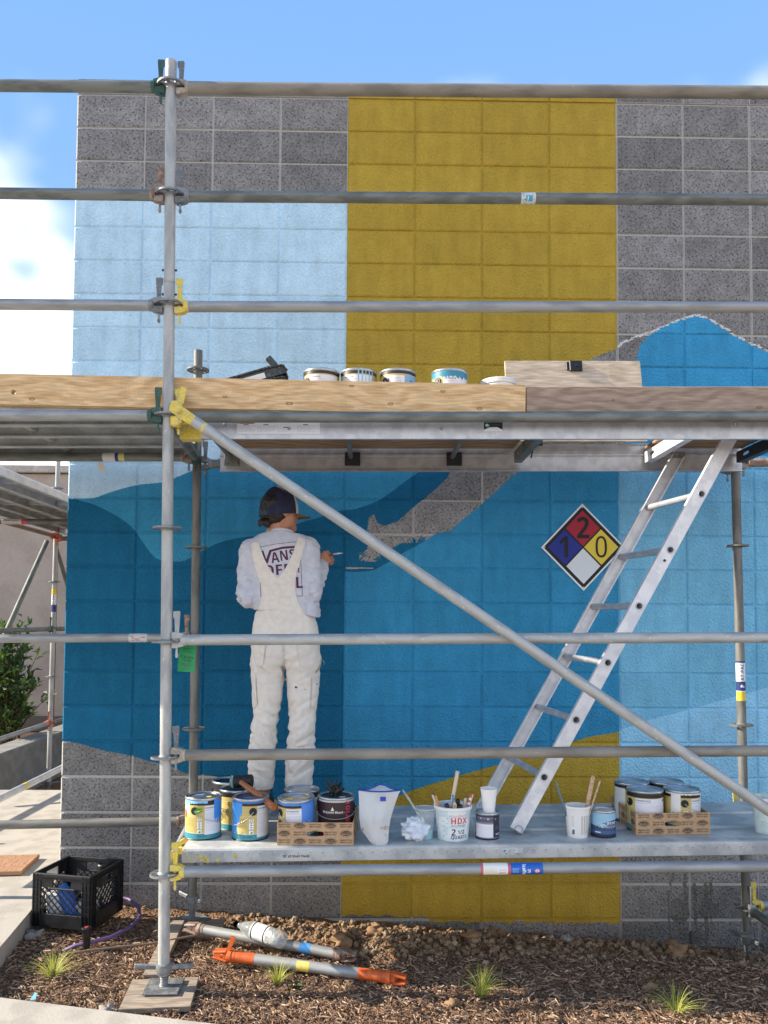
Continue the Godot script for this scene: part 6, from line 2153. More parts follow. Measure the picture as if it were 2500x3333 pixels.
func stick_cup() -> void:
	var y := ptop(2.757)
	var rng := RandomNumberGenerator.new()
	rng.seed = 93
	var im := blank(512, 200, rgb(224, 224, 222))
	for k in 4:
		im.fill_rect(Rect2i(262 + k * 20, 56, 12, 120), rgb(206, 196, 184))
		fine_print(im, Rect2(263 + k * 20, 58, 11, 116), 14, rgb(150, 146, 140), rng)
	im.fill_rect(Rect2i(196, 146, 18, 30), rgb(92, 92, 90))
	fine_print(im, Rect2(194, 60, 18, 70), 8, rgb(150, 150, 148), rng)
	var o := thing("mixing_cup", "white translucent mixing cup with printed scales holding three stir sticks", "cup", at(2.757, y, 0.935))
	var mb := MB.new()
	cup_wall(mb, 0.0475, 0.058, 0.142, 0.0018)
	part("cup", mb, textured("cup_print", im, 0.4), o)
	var rim := MB.new()
	rim.lathe([Vector2(0.059, 0.132), Vector2(0.0615, 0.134), Vector2(0.0615, 0.142), Vector2(0.0575, 0.1435)], 32)
	part("rim", rim, mats["white_plastic"], o)
	var g := "brushes and sticks standing in cups"
	var sets := [["blue-grey painted stir stick leaning left in the printed mixing cup", Vector3(-0.03, 0.02, 0.0), Vector3(-0.104, 0.252, 0.012), "slate_paint", rgb(108, 140, 156)], ["pale wooden stir stick, farther of the two leaning right in the mixing cup", Vector3(0.02, 0.02, 0.0), Vector3(0.078, 0.276, -0.01), "stick_a", rgb(212, 176, 148)], ["paint-stained wooden stir stick, nearer of the two leaning right in the mixing cup", Vector3(0.02, 0.02, 0.02), Vector3(0.1, 0.262, 0.026), "stick_b", rgb(214, 186, 160)]]
	for s in sets:
		var b := thing("stir_stick", s[0], "stir stick", at(2.757, y, 0.935), g)
		var sb := MB.new()
		var xf := along(s[1], s[2])
		var len: float = (s[2] - s[1]).length()
		var hole := PackedVector2Array()
		for i in 10: hole.append(Vector2(len - 0.012 + cos(TAU * i / 10.0) * 0.003, sin(TAU * i / 10.0) * 0.003))
		var body := PackedVector2Array([Vector2(0, -0.0095), Vector2(len - 0.008, -0.0095), Vector2(len - 0.001, -0.005), Vector2(len, 0.0), Vector2(len - 0.001, 0.005), Vector2(len - 0.008, 0.0095), Vector2(0, 0.0095)])
		sb.prism(body, -0.0016, 0.0016, Transform3D(Basis(xf.basis.y, xf.basis.z, xf.basis.x), xf.origin), [hole])
		part("stick", sb, tri(textured(s[3], mottle(64, 64, hash(s[3]) % 100, 0.05, 0.2, s[4], Color(s[4]) * 0.88, rgb(226, 206, 196), 0.24, 0.08), 0.7), 9.0), b)

func small_can() -> void:
	var rng := RandomNumberGenerator.new()
	rng.seed = 95
	var y := ptop(2.877)
	var im := blank(512, 200, rgb(146, 188, 214))
	fill(im, PackedVector2Array([Vector2(0, 96), Vector2(180, 110), Vector2(230, 84), Vector2(262, 70), Vector2(300, 60), Vector2(512, 50), Vector2(512, 200), Vector2(0, 200)]), rgb(52, 72, 104))
	im.fill_rect(Rect2i(0, 148, 512, 30), rgb(60, 90, 140))
	im.fill_rect(Rect2i(0, 178, 512, 22), rgb(34, 40, 62))
	for k in 16:
		line(im, Vector2(170 + rng.randf() * 90, 80 + rng.randf() * 40), Vector2(190 + rng.randf() * 90, 70 + rng.randf() * 60), 4, rgb(170, 206, 226))
	write(im, "BEHR", Vector2(296, 82), 22, rgb(222, 226, 232), true)
	write(im, "STAIN-BLOCKING", Vector2(294, 106), 9, rgb(210, 216, 226), true)
	write(im, "PAINT & PRIMER", Vector2(294, 118), 9, rgb(210, 216, 226), true)
	fine_print(im, Rect2(252, 128, 80, 8), 1, rgb(150, 164, 190), rng)
	im.fill_rect(Rect2i(176, 158, 40, 10), rgb(210, 214, 222))
	var o := thing("quart_can", "small navy and pale blue paint can beside the mixing cup with sticks", "paint can", at(2.879, y, 0.93))
	can_body(o, 0.0565, 0.124, textured("small_can_label", im, 0.4), 0.0)
	lid(o, 0.0565, 0.124, mat("pinkish_lid", rgb(206, 190, 184), 0.4, 0.1))

func edge_pail() -> void:
	var y := ptop(3.66)
	var o := thing("mixing_cup", "pale green-white plastic pail cut off by the right edge of the picture", "cup", at(3.672, y, 0.90))
	var mb := MB.new()
	cup_wall(mb, 0.058, 0.072, 0.165, 0.002)
	part("cup", mb, tri(textured("pale_green_plastic", mottle(128, 128, 97, 0.03, 0.1, rgb(214, 226, 220), rgb(190, 212, 206), rgb(226, 230, 226), 0.2, 0.03), 0.4), 6.0), o)
	var rim := MB.new()
	rim.lathe([Vector2(0.073, 0.155), Vector2(0.077, 0.157), Vector2(0.077, 0.165), Vector2(0.072, 0.167)], 30)
	part("rim", rim, mats["white_plastic"], o)

func upper_deck_things() -> void:
	var g := "paint cans on the upper deck"
	var yd := func(x: float) -> float: return 2.556 + 0.0105 * (x - 0.95)
	var lb := ["leftmost paint can on the upper deck, black rim and white label", "second can on the upper deck, pale blue drips over its label", "third can on the upper deck, torn white label beside blue and red print", "fourth can on the upper deck, rim smeared teal"]
	for k in 4:
		var x: float = [1.548, 1.722, 1.905, 2.147][k]
		gallon("paint_can", lb[k], x, 0.995, yd.call(x), [7, 8, 9, 10][k], [0.05, 0.0, 0.0, 0.0][k], g, [-0.85, 1.5, -0.75, -0.8][k], [-0.04, -0.03, -0.04, -0.04][k], "tin_lid")
	var x := 2.378
	var b := thing("white_tub", "low white plastic tub with dark print at the right of the upper deck cans", "tub", at(x, yd.call(x), 0.99))
	var mb := MB.new()
	mb.lathe([Vector2(0.0, 0.0), Vector2(0.074, 0.0), Vector2(0.078, 0.13), Vector2(0.084, 0.131), Vector2(0.085, 0.15), Vector2(0.082, 0.153), Vector2(0.0, 0.151)], 36)
	part("tub", mb, mats["white_plastic"], b)
	var im := blank(96, 24, rgb(228, 229, 228))
	var rng := RandomNumberGenerator.new()
	rng.seed = 2
	fine_print(im, Rect2(6, 6, 80, 12), 2, rgb(70, 74, 80), rng)
	var q := MB.new()
	q.lathe([Vector2(0.0853, 0.136), Vector2(0.0855, 0.148)], 36)
	var qm := textured("tub_side_print", im, 0.4)
	qm.uv1_scale = Vector3(6, 1, 1)
	part("printed_rim", q, qm, b)
	# a roller tray on its edge
	var t := thing("roller_tray", "black paint-crusted roller trays stacked aslant on the upper deck", "roller tray", Transform3D(Basis(Vector3.BACK, 0.33) * Basis(Vector3.UP, 0.1), Vector3(1.06, 2.565, 0.93)))
	var black := tri(textured("crusted_tray", mottle(128, 128, 98, 0.03, 0.15, rgb(34, 36, 36), rgb(56, 60, 60), rgb(206, 208, 206), 0.24, 0.1), 0.35), 5.0)
	for k in 2:
		var tb := MB.new()
		var y0 := 0.0 if k == 0 else -0.055
		var sx := 0.36 if k == 0 else 0.30
		tb.box(Vector3(sx / 2 + k * 0.05, 0.105 + y0, 0), Vector3(sx, 0.006, 0.25), 0.002)
		tb.box(Vector3(sx / 2 + k * 0.05, 0.085 + y0, 0.122), Vector3(sx, 0.04, 0.006), 0.002)
		tb.box(Vector3(sx / 2 + k * 0.05, 0.085 + y0, -0.122), Vector3(sx, 0.04, 0.006), 0.002)
		tb.box(Vector3(sx - 0.003 + k * 0.05, 0.075 + y0, 0), Vector3(0.006, 0.06, 0.25), 0.002)
		for s in [1.0, -1.0]:
			tb.sweep([Vector3(0.0 + k * 0.05, 0.112 + y0, 0.128 * s), Vector3(sx * 0.8 + k * 0.05, 0.112 + y0, 0.128 * s), Vector3(sx * 0.97 + k * 0.05, 0.105 + y0, 0.126 * s), Vector3(sx + 0.004 + k * 0.05, 0.075 + y0, 0.124 * s)], 0.006, 8)
		part("tray", tb, black, t)
		var film := MB.new()
		film.box(Vector3(sx * 0.42 + k * 0.05, 0.082 + y0, 0.1262), Vector3(sx * 0.6, 0.026, 0.001))
		part("dried_white_paint", film, mats["white_plastic"], t)
	for s in [0.1, -0.1]:
		var ft := MB.new()
		ft.box(Vector3(0.33, 0.03, s), Vector3(0.03, 0.07, 0.02), 0.004, Transform3D(Basis(Vector3.BACK, 0.4), Vector3(0.02, -0.02, 0)))
		part("foot", ft, black, t)

func wall_sign() -> void:
	var o := thing("hazard_sign", "white-edged diamond hazard sign with numbers 2, 1 and 0 on the wall", "sign", Transform3D(Basis(Vector3.BACK, 0.012), Vector3(3.038, 2.044, 0.006)))
	var s := 0.259
	var mb := MB.new()
	var di := func(c: Vector2, r: float) -> PackedVector2Array: return PackedVector2Array([c + Vector2(0, -r), c + Vector2(r * 0.96, 0), c + Vector2(0, r), c + Vector2(-r * 0.96, 0)])
	mb.prism(di.call(Vector2.ZERO, s), -0.0015, 0.0015)
	part("plate", mb, mat("sign_white", rgb(226, 230, 232), 0.6), o)
	var fr := MB.new()
	fr.prism(di.call(Vector2.ZERO, s * 0.945), 0.0015, 0.0021)
	part("black_border", fr, mat("sign_black", rgb(22, 20, 26), 0.65), o)
	var c := s * 0.434
	var cols := [rgb(164, 30, 48), rgb(28, 44, 134), rgb(226, 200, 66), rgb(216, 222, 226)]
	var nm := ["red_quarter", "blue_quarter", "yellow_quarter", "white_quarter"]
	var mid := [Vector2(0, c), Vector2(-c * 0.96, 0), Vector2(c * 0.96, 0), Vector2(0, -c)]
	for k in 4:
		var q := MB.new()
		q.prism(di.call(mid[k], c - 0.007), 0.0021, 0.0027)
		part(nm[k], q, mat("sign_" + nm[k], cols[k], 0.65), o)
		if k == 3: continue
		var f := SystemFont.new()
		f.font_names = PackedStringArray(["Droid Sans"])
		f.font_weight = 700 if k < 2 else 400
		var tm := TextMesh.new()
		tm.font = f
		tm.text = ["2", "1", "0"][k]
		tm.font_size = 64
		tm.pixel_size = 0.128 / 47.0
		tm.depth = 0.0006
		part("numeral", tm, mats["sign_black"], o, Transform3D(Basis().scaled(Vector3(0.86, 1, 1)), Vector3(mid[k].x, mid[k].y, 0.0031)))
	for p in [Vector2(0, s * 0.92), Vector2(0, -s * 0.92), Vector2(-s * 0.885, 0), Vector2(s * 0.885, 0)]:
		part("screw", rivet_mesh, mats["tin"], o, Transform3D(Basis(Vector3.RIGHT, PI / 2), Vector3(p.x, p.y, 0.0018)))

func ladder() -> void:
	var f0 := Vector3(2.475, 0.622, 0.91)
	var f1 := Vector3(3.545, 2.555, 0.91)
	var b0 := Vector3(2.375, 0.612, 0.44)
	var b1 := Vector3(3.44, 2.512, 0.44)
	var o := thing("aluminium_ladder", "aluminium ladder leaning up through the hatch to the upper deck", "ladder", Transform3D(Basis(), f0))
	for k in 2:
		var p0 := (f0 if k == 0 else b0) - f0
		var p1 := (f1 if k == 0 else b1) - f0
		var ax := (p1 - p0).normalized()
		var wd := Vector3(0, 0, 1).cross(ax).normalized()     # across the rail, in the picture's plane
		var out := Vector3(0, 0, 1)
		var s := 1.0 if k == 0 else -1.0                       # the channel's open side faces inwards
		var len := (p1 - p0).length()
		var fr := Transform3D(Basis(wd, ax, wd.cross(ax)), p0)
		var face := 1.0 if fr.basis.z.z > 0.0 else -1.0          # which way the frame's z looks
		var holes := []
		for q in 6:
			var c := (Vector3(3.366, 2.216, 0.91).lerp(Vector3(2.608, 0.869, 0.91), q / 5.0) if k == 0 else Vector3(3.272, 2.217, 0.44).lerp(Vector3(2.525, 0.882, 0.44), q / 5.0)) - f0 - p0
			var hole := PackedVector2Array()
			for i in 14: hole.append(Vector2(c.dot(wd) + cos(TAU * i / 14.0) * 0.0152, c.dot(ax) + sin(TAU * i / 14.0) * 0.0152))
			holes.append(hole)
		var mb := MB.new()
		mb.prism(PackedVector2Array([Vector2(-0.0325, 0), Vector2(0.0325, 0), Vector2(0.0325, len), Vector2(-0.0325, len)]), minf(0.0, -0.003 * s * face), maxf(0.0, -0.003 * s * face), fr, holes)
		for e in [-1.0, 1.0]:
			mb.box(Vector3(e * 0.031, len / 2, -0.0155 * s * face), Vector3(0.003, len, 0.025), 0.001, fr)
			mb.box(Vector3(e * 0.029, len / 2, -0.0285 * s * face), Vector3(0.007, len, 0.003), 0.001, fr)
		part("side_rail", mb, mats["aluminium_white"], o)
		if k == 0:
			var foot := MB.new()
			foot.tube(Vector3(0.012, 0.006, -0.03), Vector3(0.012, 0.006, 0.006), 0.02, 0.02, 16, false)
			foot.tube(Vector3(0.012, 0.006, -0.03), Vector3(0.012, 0.006, 0.006), 0.016, 0.016, 16, false)
			part("foot", foot, mats["aluminium_white"], o)
		else:
			var capm := MB.new()
			capm.box(p1 - ax * 0.012 + Vector3(0, 0, 0.014), Vector3(0.07, 0.03, 0.032), 0.004, Transform3D())
			part("end_cap", capm, mats["cast_steel"], o)
	var rungs := 6
	for k in rungs:
		var fa := Vector3(3.366, 2.216, 0.91).lerp(Vector3(2.608, 0.869, 0.91), k / 5.0) - f0
		var ba := Vector3(3.272, 2.217, 0.44).lerp(Vector3(2.525, 0.882, 0.44), k / 5.0) - f0
		var mb := MB.new()
		mb.tube(fa + Vector3(0, 0, 0.003), ba - Vector3(0, 0, 0.003), 0.0165, 0.0165, 18, false)
		mb.tube(fa + Vector3(0, 0, 0.003), ba - Vector3(0, 0, 0.003), 0.0142, 0.0142, 18, false)
		mb.lathe([Vector2(0.0142, 0.0), Vector2(0.0142, 0.0022), Vector2(0.0195, 0.0018), Vector2(0.0195, 0.0)], 18, Transform3D(Basis(Vector3.RIGHT, PI / 2), fa + Vector3(0, 0, 0.001)))
		part("rung", mb, mats["aluminium"], o)
	var bolt := MB.new()
	bolt.tube(Vector3(3.185, 1.895, 0.9105) - f0, Vector3(3.185, 1.895, 0.9125) - f0, 0.007, 0.007, 12)
	part("bolt_hole", bolt, mats["black_plastic"], o)

# ---------------------------------------------------------------- the painter

func head_fields(bare: MB, hair: MB) -> void:
	var f := Vector3(0.82, -0.03, -0.57).normalized()      # where the face looks
	var r := f.cross(Vector3.UP).normalized()
	var u := r.cross(f)
	var c := Vector3(1.297, 2.205, 0.462)
	var bs := Basis(r, u, -f)
	var fd := Field.new(Vector3(1.16, 2.02, 0.33), Vector3(1.45, 2.33, 0.60), 0.004)
	fd.ell(c, Vector3(0.073, 0.098, 0.092), bs, 0.02)
	fd.ell(c + f * 0.035 - u * 0.055, Vector3(0.058, 0.075, 0.062), bs, 0.03)
	fd.bone(c + f * 0.03 - u * 0.085 + r * 0.03, c + f * 0.076 - u * 0.112, 0.028, 0.02, 0.03)
	fd.bone(c + f * 0.03 - u * 0.085 - r * 0.03, c + f * 0.076 - u * 0.112, 0.028, 0.02, 0.03)
	fd.bone(c + f * 0.086 - u * 0.012, c + f * 0.109 - u * 0.044, 0.008, 0.0115, 0.014)     # nose
	fd.bone(c + f * 0.094 - u * 0.048, c + f * 0.10 - u * 0.05, 0.014, 0.01, 0.01)
	fd.bone(c + f * 0.082 - u * 0.070 - r * 0.018, c + f * 0.082 - u * 0.070 + r * 0.018, 0.0125, 0.0125, 0.012)   # lips
	fd.bone(c + f * 0.08 - u * 0.080 - r * 0.014, c + f * 0.08 - u * 0.080 + r * 0.014, 0.012, 0.012, 0.01)
	fd.bone(c + f * 0.076 + u * 0.006 - r * 0.036, c + f * 0.076 + u * 0.006 + r * 0.036, 0.013, 0.013, 0.016)     # brow
	fd.bone(c + f * 0.052 - u * 0.03 + r * 0.048, c + f * 0.062 - u * 0.036 + r * 0.04, 0.018, 0.016, 0.02)        # cheekbones
	fd.bone(c + f * 0.052 - u * 0.03 - r * 0.048, c + f * 0.062 - u * 0.036 - r * 0.04, 0.018, 0.016, 0.02)
	for s in [1.0, -1.0]:
		fd.ell(c + f * 0.086 - u * 0.014 + r * 0.031 * s, Vector3(0.016, 0.010, 0.012), bs, 0.008, true)
		fd.ell(c + f * 0.073 - u * 0.015 + r * 0.031 * s, Vector3(0.0115, 0.0105, 0.0115), bs, 0.003)
		var e: Vector3 = c + r * 0.076 * s - u * 0.03 - f * 0.002
		fd.ell(e, Vector3(0.012, 0.032, 0.019), Basis(r, u, -f).rotated(r, -0.2), 0.008)
		fd.ell(e + r * 0.011 * s + f * 0.003 + u * 0.003, Vector3(0.007, 0.018, 0.009), bs, 0.004, true)
		fd.bone(e - u * 0.026 + f * 0.003, e - u * 0.03 + f * 0.004, 0.007, 0.006, 0.006)
	fd.bone(Vector3(1.30, 2.00, 0.462), c - u * 0.10 - f * 0.018, 0.058, 0.05, 0.03)
	fd.surf(bare)
	var hf := Field.new(Vector3(1.15, 2.04, 0.34), Vector3(1.43, 2.30, 0.62), 0.004)
	hf.ell(c - f * 0.010 - u * 0.006, Vector3(0.081, 0.094, 0.096), bs, 0.02)
	hf.bone(c - f * 0.06 - u * 0.05, c - f * 0.045 - u * 0.088, 0.046, 0.034, 0.03)
	hf.bone(c - f * 0.03 - u * 0.06 + r * 0.045, c - f * 0.03 - u * 0.092 + r * 0.03, 0.028, 0.018, 0.02)
	hf.bone(c - f * 0.03 - u * 0.06 - r * 0.045, c - f * 0.03 - u * 0.092 - r * 0.03, 0.028, 0.018, 0.02)
	hf.keep(func(p: Vector3) -> float:
		var q := p - c
		var fr := q.dot(f)
		var up := q.dot(u)
		return maxf(fr - (0.016 if up < -0.012 else 0.055), -up - 0.112 + 0.3 * maxf(fr + 0.02, 0.0)))
	# the side lock in front of the ear
	hf.bone(c + r * 0.074 + f * 0.026 + u * 0.012, c + r * 0.071 + f * 0.034 - u * 0.028, 0.012, 0.006, 0.006)
	# the short tail
	var tail := c - f * 0.098 - u * 0.098 + r * 0.02
	for k in 11:
		var a := k * 2.4
		var q := tail + Vector3(cos(a) * 0.017, sin(a * 1.3) * 0.021, sin(a) * 0.014)
		hf.bone(tail + f * 0.03 + u * 0.01, q, 0.014, 0.0095, 0.012)
		hf.bone(q, q + Vector3(cos(a + 1.0) * 0.014, -0.013 - 0.006 * (k % 3), sin(a + 1.0) * 0.012), 0.0095, 0.005, 0.006)
	var hn := noise(5, 60.0, 2)
	hf.add(func(p: Vector3) -> float: return hn.get_noise_3d(p.x * 1.6, p.y * 0.7, p.z * 1.6) * 0.004)
	hf.surf(hair)

func hand(mb: MB, palm0: Vector3, palm1: Vector3, across: Vector3, curl: Vector3, hold: Vector3, right: bool) -> void:
	var lo := palm0.min(palm1) - Vector3.ONE * 0.1
	var hi := palm0.max(palm1) + Vector3.ONE * 0.1
	var fd := Field.new(lo, hi, 0.0033)
	var ax := (palm1 - palm0).normalized()
	for k in 4:
		var s := (k - 1.5) * 0.0185
		fd.bone(palm0 + across * s * 0.6, palm1 + across * s, 0.016, 0.0115, 0.012)
	for k in 4:
		var s := (k - 1.5) * 0.0185
		var l: float = [0.040, 0.045, 0.042, 0.034][k]
		var p0 := palm1 + across * s
		var p1 := p0 + (ax * 0.55 + curl * 0.85).normalized() * l
		var p2 := p1 + (curl * 0.85 - ax * 0.62).normalized() * l * 0.68
		var p3 := p2 + (-curl * 0.35 - ax * 0.9).normalized() * l * 0.5
		fd.bone(p0, p1, 0.0092, 0.0083, 0.004)
		fd.bone(p1, p2, 0.0083, 0.0076, 0.004)
		fd.bone(p2, p3, 0.0076, 0.0066, 0.003)
	var t0 := palm0 + across * -0.026 + ax * 0.012
	var t1 := t0.lerp(hold, 0.55) - across * 0.010
	fd.bone(palm0 + ax * 0.01, t0, 0.017, 0.013, 0.012)
	fd.bone(t0, t1, 0.0125, 0.0105, 0.008)
	fd.bone(t1, hold, 0.0105, 0.0085, 0.004)
	fd.surf(mb)

func drape(mb: MB, poly: PackedVector2Array, surf: Callable, lift: float, step: float, uv0 := Vector2.ZERO, uv1 := Vector2.ONE, skirt := 0.006) -> void:
	var lo := poly[0]
	var hi := poly[0]
	for p in poly:
		lo = lo.min(p); hi = hi.max(p)
	var put := func(p: Vector2) -> int:
		var z: float = surf.call(p.x, p.y)
		var zx: float = surf.call(p.x + 0.004, p.y) - surf.call(p.x - 0.004, p.y)
		var zy: float = surf.call(p.x, p.y + 0.004) - surf.call(p.x, p.y - 0.004)
		var nn := Vector3(-clampf(zx, -0.03, 0.03), -clampf(zy, -0.03, 0.03), 0.008).normalized()
		return mb.pt(Vector3(p.x, p.y, z) + nn * lift, nn, Vector2((p.x - uv0.x) / (uv1.x - uv0.x), (p.y - uv0.y) / (uv1.y - uv0.y)))
	var cache := {}
	var nx := int((hi.x - lo.x) / step) + 1
	var ny := int((hi.y - lo.y) / step) + 1
	for j in ny:
		for i in nx:
			var a := lo + Vector2(i, j) * step
			var cell := PackedVector2Array([a, a + Vector2(step, 0), a + Vector2(step, step), a + Vector2(0, step)])
			var cut := Geometry2D.intersect_polygons(cell, poly)
			for c in cut:
				if Geometry2D.is_polygon_clockwise(c): c.reverse()
				var t := Geometry2D.triangulate_polygon(c)
				var ids := []
				for p in c:
					var key := Vector2i(int(round(p.x * 20000.0)), int(round(p.y * 20000.0)))
					if not cache.has(key):
						cache[key] = put.call(p)
					ids.append(cache[key])
				for k in range(0, t.size(), 3):
					var p0: Vector2 = c[t[k]]
					var p1: Vector2 = c[t[k + 1]]
					var p2: Vector2 = c[t[k + 2]]
					if (p1 - p0).cross(p2 - p0) > 0.0: mb.face(ids[t[k]], ids[t[k + 1]], ids[t[k + 2]])
					else: mb.face(ids[t[k]], ids[t[k + 2]], ids[t[k + 1]])
	if skirt > 0.0:
		var ring := PackedVector2Array()
		for i in poly.size():
			var a := poly[i]
			var b := poly[(i + 1) % poly.size()]
			var m := maxi(1, int((b - a).length() / step))
			for q in m: ring.append(a.lerp(b, float(q) / m))
		if Geometry2D.is_polygon_clockwise(ring): ring.reverse()
		for i in ring.size():
			var a := ring[i]
			var b := ring[(i + 1) % ring.size()]
			var za: float = surf.call(a.x, a.y)
			var zb: float = surf.call(b.x, b.y)
			mb.quad(Vector3(a.x, a.y, za - skirt), Vector3(b.x, b.y, zb - skirt), Vector3(b.x, b.y, zb + lift), Vector3(a.x, a.y, za + lift))

func pv(a: Array) -> PackedVector2Array:
	var p := PackedVector2Array()
	for i in range(0, a.size(), 2): p.append(Vector2(a[i], a[i + 1]))
	return p

func cloth(called: String, c0: Color, c1: Color, fleck: Color, sd: int, bump: float) -> StandardMaterial3D:
	var m := tri(textured(called, mottle(512, 512, sd, 0.02, 0.3, c0, c1, fleck, 0.07, 0.05), 0.92), 2.2)
	relief(m, height_of(noise(sd + 9, 0.09, 3), 512, 512), bump)
	m.rim_enabled = true
	m.rim = 0.15
	return m

func person() -> void:
	var o := thing("person", "painter seen from behind in cap, grey sweatshirt and off-white overalls, brush raised", "person", at(1.32, 0.588, 0.46))
	var back := Transform3D(Basis(), -o.position)
	var skin := tri(textured("skin", mottle(128, 128, 101, 0.03, 0.15, rgb(186, 132, 104), rgb(174, 118, 92), rgb(196, 140, 112), 0.2, 0.03), 0.55), 6.0)
	skin.subsurf_scatter_enabled = true
	skin.subsurf_scatter_strength = 0.08
	# the body under the clothes, one surface
	var body := MB.new()
	var hair := MB.new()
	var core := Field.new(Vector3(1.03, 0.57, 0.2), Vector3(1.60, 2.09, 0.66), 0.013)
	core.bone(Vector3(1.31, 1.93, 0.462), Vector3(1.335, 1.55, 0.47), 0.105, 0.10, 0.05, 0.8)
	core.bone(Vector3(1.30, 1.95, 0.46), Vector3(1.30, 2.06, 0.46), 0.06, 0.052, 0.05)
	core.bone(Vector3(1.26, 1.46, 0.475), Vector3(1.42, 1.46, 0.475), 0.085, 0.085, 0.04)
	for s in 2:
		var sh: Vector3 = [Vector3(1.16, 1.965, 0.462), Vector3(1.445, 1.98, 0.462)][s]
		var el: Vector3 = [Vector3(1.139, 1.715, 0.495), Vector3(1.48, 1.752, 0.495)][s]
		var wr: Vector3 = [Vector3(1.22, 1.71, 0.27), Vector3(1.514, 1.905, 0.325)][s]
		core.bone(Vector3(1.30, 2.0, 0.46), sh, 0.055, 0.05, 0.05)
		core.bone(sh, el, 0.046, 0.038, 0.03)
		core.bone(el, wr, 0.038, 0.026, 0.03)
		var hip: Vector3 = [Vector3(1.255, 1.40, 0.475), Vector3(1.432, 1.40, 0.475)][s]
		var kn: Vector3 = [Vector3(1.238, 1.06, 0.49), Vector3(1.430, 1.06, 0.49)][s]
		var an: Vector3 = [Vector3(1.226, 0.67, 0.475), Vector3(1.424, 0.67, 0.475)][s]
		core.bone(hip, kn, 0.075, 0.05, 0.03)
		core.bone(kn, kn.lerp(an, 0.35), 0.05, 0.05, 0.03)
		core.bone(kn.lerp(an, 0.35), an, 0.05, 0.034, 0.03)
		core.bone(an, an + Vector3(0, -0.05, -0.06), 0.034, 0.03, 0.03)
	core.surf(body)
	head_fields(body, hair)
	hand(body, Vector3(1.516, 1.917, 0.318), Vector3(1.542, 1.950, 0.296), Vector3(-0.45, 0.62, 0.25).normalized() * -1.0, Vector3(0.25, -0.1, -0.95).normalized(), Vector3(1.548, 1.970, 0.272), true)
	hand(body, Vector3(1.225, 1.712, 0.262), Vector3(1.25, 1.715, 0.225), Vector3(0, 1, 0), Vector3(0.7, 0.0, 0.7).normalized(), Vector3(1.27, 1.75, 0.23), false)
	part("body", body, skin, o, back)
	part("hair", hair, tri(textured("hair", mottle(128, 128, 103, 0.05, 0.25, rgb(22, 15, 12), rgb(32, 21, 16), rgb(58, 40, 30), 0.16, 0.2), 0.45), 8.0), o, back)
	# sweatshirt
	var sw := Field.new(Vector3(1.02, 1.55, 0.2), Vector3(1.61, 2.10, 0.68), 0.0085)
	sw.bone(Vector3(1.232, 1.93, 0.462), Vector3(1.262, 1.655, 0.478), 0.108, 0.088, 0.05, 0.92)
	sw.bone(Vector3(1.372, 1.945, 0.462), Vector3(1.425, 1.64, 0.478), 0.108, 0.09, 0.05, 0.92)
	sw.bone(Vector3(1.30, 1.96, 0.462), Vector3(1.34, 1.65, 0.478), 0.115, 0.105, 0.05, 0.92)
	sw.bone(Vector3(1.30, 2.01, 0.455), Vector3(1.30, 2.045, 0.458), 0.082, 0.066, 0.03)
	sw.bone(Vector3(1.275, 2.005, 0.458), Vector3(1.155, 1.958, 0.462), 0.066, 0.066, 0.05)
	sw.bone(Vector3(1.325, 2.01, 0.458), Vector3(1.447, 1.973, 0.462), 0.066, 0.066, 0.05)
	sw.bone(Vector3(1.155, 1.958, 0.462), Vector3(1.136, 1.85, 0.475), 0.064, 0.056, 0.022)
	sw.bone(Vector3(1.136, 1.85, 0.475), Vector3(1.142, 1.722, 0.50), 0.056, 0.060, 0.008)
	sw.bone(Vector3(1.142, 1.722, 0.50), Vector3(1.21, 1.708, 0.31), 0.060, 0.046, 0.01)
	sw.bone(Vector3(1.21, 1.708, 0.31), Vector3(1.218, 1.71, 0.28), 0.05, 0.042, 0.02)
	sw.bone(Vector3(1.447, 1.973, 0.462), Vector3(1.470, 1.86, 0.475), 0.064, 0.055, 0.022)
	sw.bone(Vector3(1.470, 1.86, 0.475), Vector3(1.478, 1.758, 0.50), 0.055, 0.060, 0.008)
	sw.bone(Vector3(1.478, 1.758, 0.50), Vector3(1.507, 1.872, 0.36), 0.058, 0.046, 0.01)
	sw.bone(Vector3(1.507, 1.872, 0.36), Vector3(1.515, 1.898, 0.335), 0.046, 0.038, 0.02)
	sw.bone(Vector3(1.45, 1.70, 0.485), Vector3(1.452, 1.628, 0.49), 0.062, 0.064, 0.03)   # the hem swings out on the right
	sw.bone(Vector3(1.25, 1.70, 0.485), Vector3(1.246, 1.672, 0.49), 0.07, 0.066, 0.03)
	var wr1 := noise(12, 1.0, 3)
	var cr1 := noise(14, 1.0, 2)
	sw.add(func(p: Vector3) -> float:
		var fold := wr1.get_noise_3d(p.x * 9.0 + p.y * 5.0, p.y * 13.0 - p.x * 4.0, p.z * 8.0) * 0.012
		var sleeve := sin((p.y + (p.x - 1.3) * 0.35) * 150.0 + wr1.get_noise_3d(p.x * 12.0, p.y * 6.0, p.z * 9.0) * 5.0) * 0.0022 * smoothstep(0.12, 0.18, absf(p.x - 1.31)) * smoothstep(1.95, 1.8, p.y)
		var crease := pow(1.0 - absf(cr1.get_noise_3d(p.x * 6.0 - p.y * 5.0, p.y * 11.0 + p.x * 3.0, p.z * 7.0)), 9.0) * 0.009 * (smoothstep(0.10, 0.16, absf(p.x - 1.31)) + 0.7 * smoothstep(1.80, 1.70, p.y))
		return fold * 0.4 + sleeve + crease)
	sw.keep(func(p: Vector3) -> float: return maxf(1.652 - 0.155 * maxf(p.x - 1.26, 0.0) - p.y, p.y - 2.072 + absf(p.x - 1.302) * 0.16))
	var shirt := MB.new()
	sw.surf(shirt)
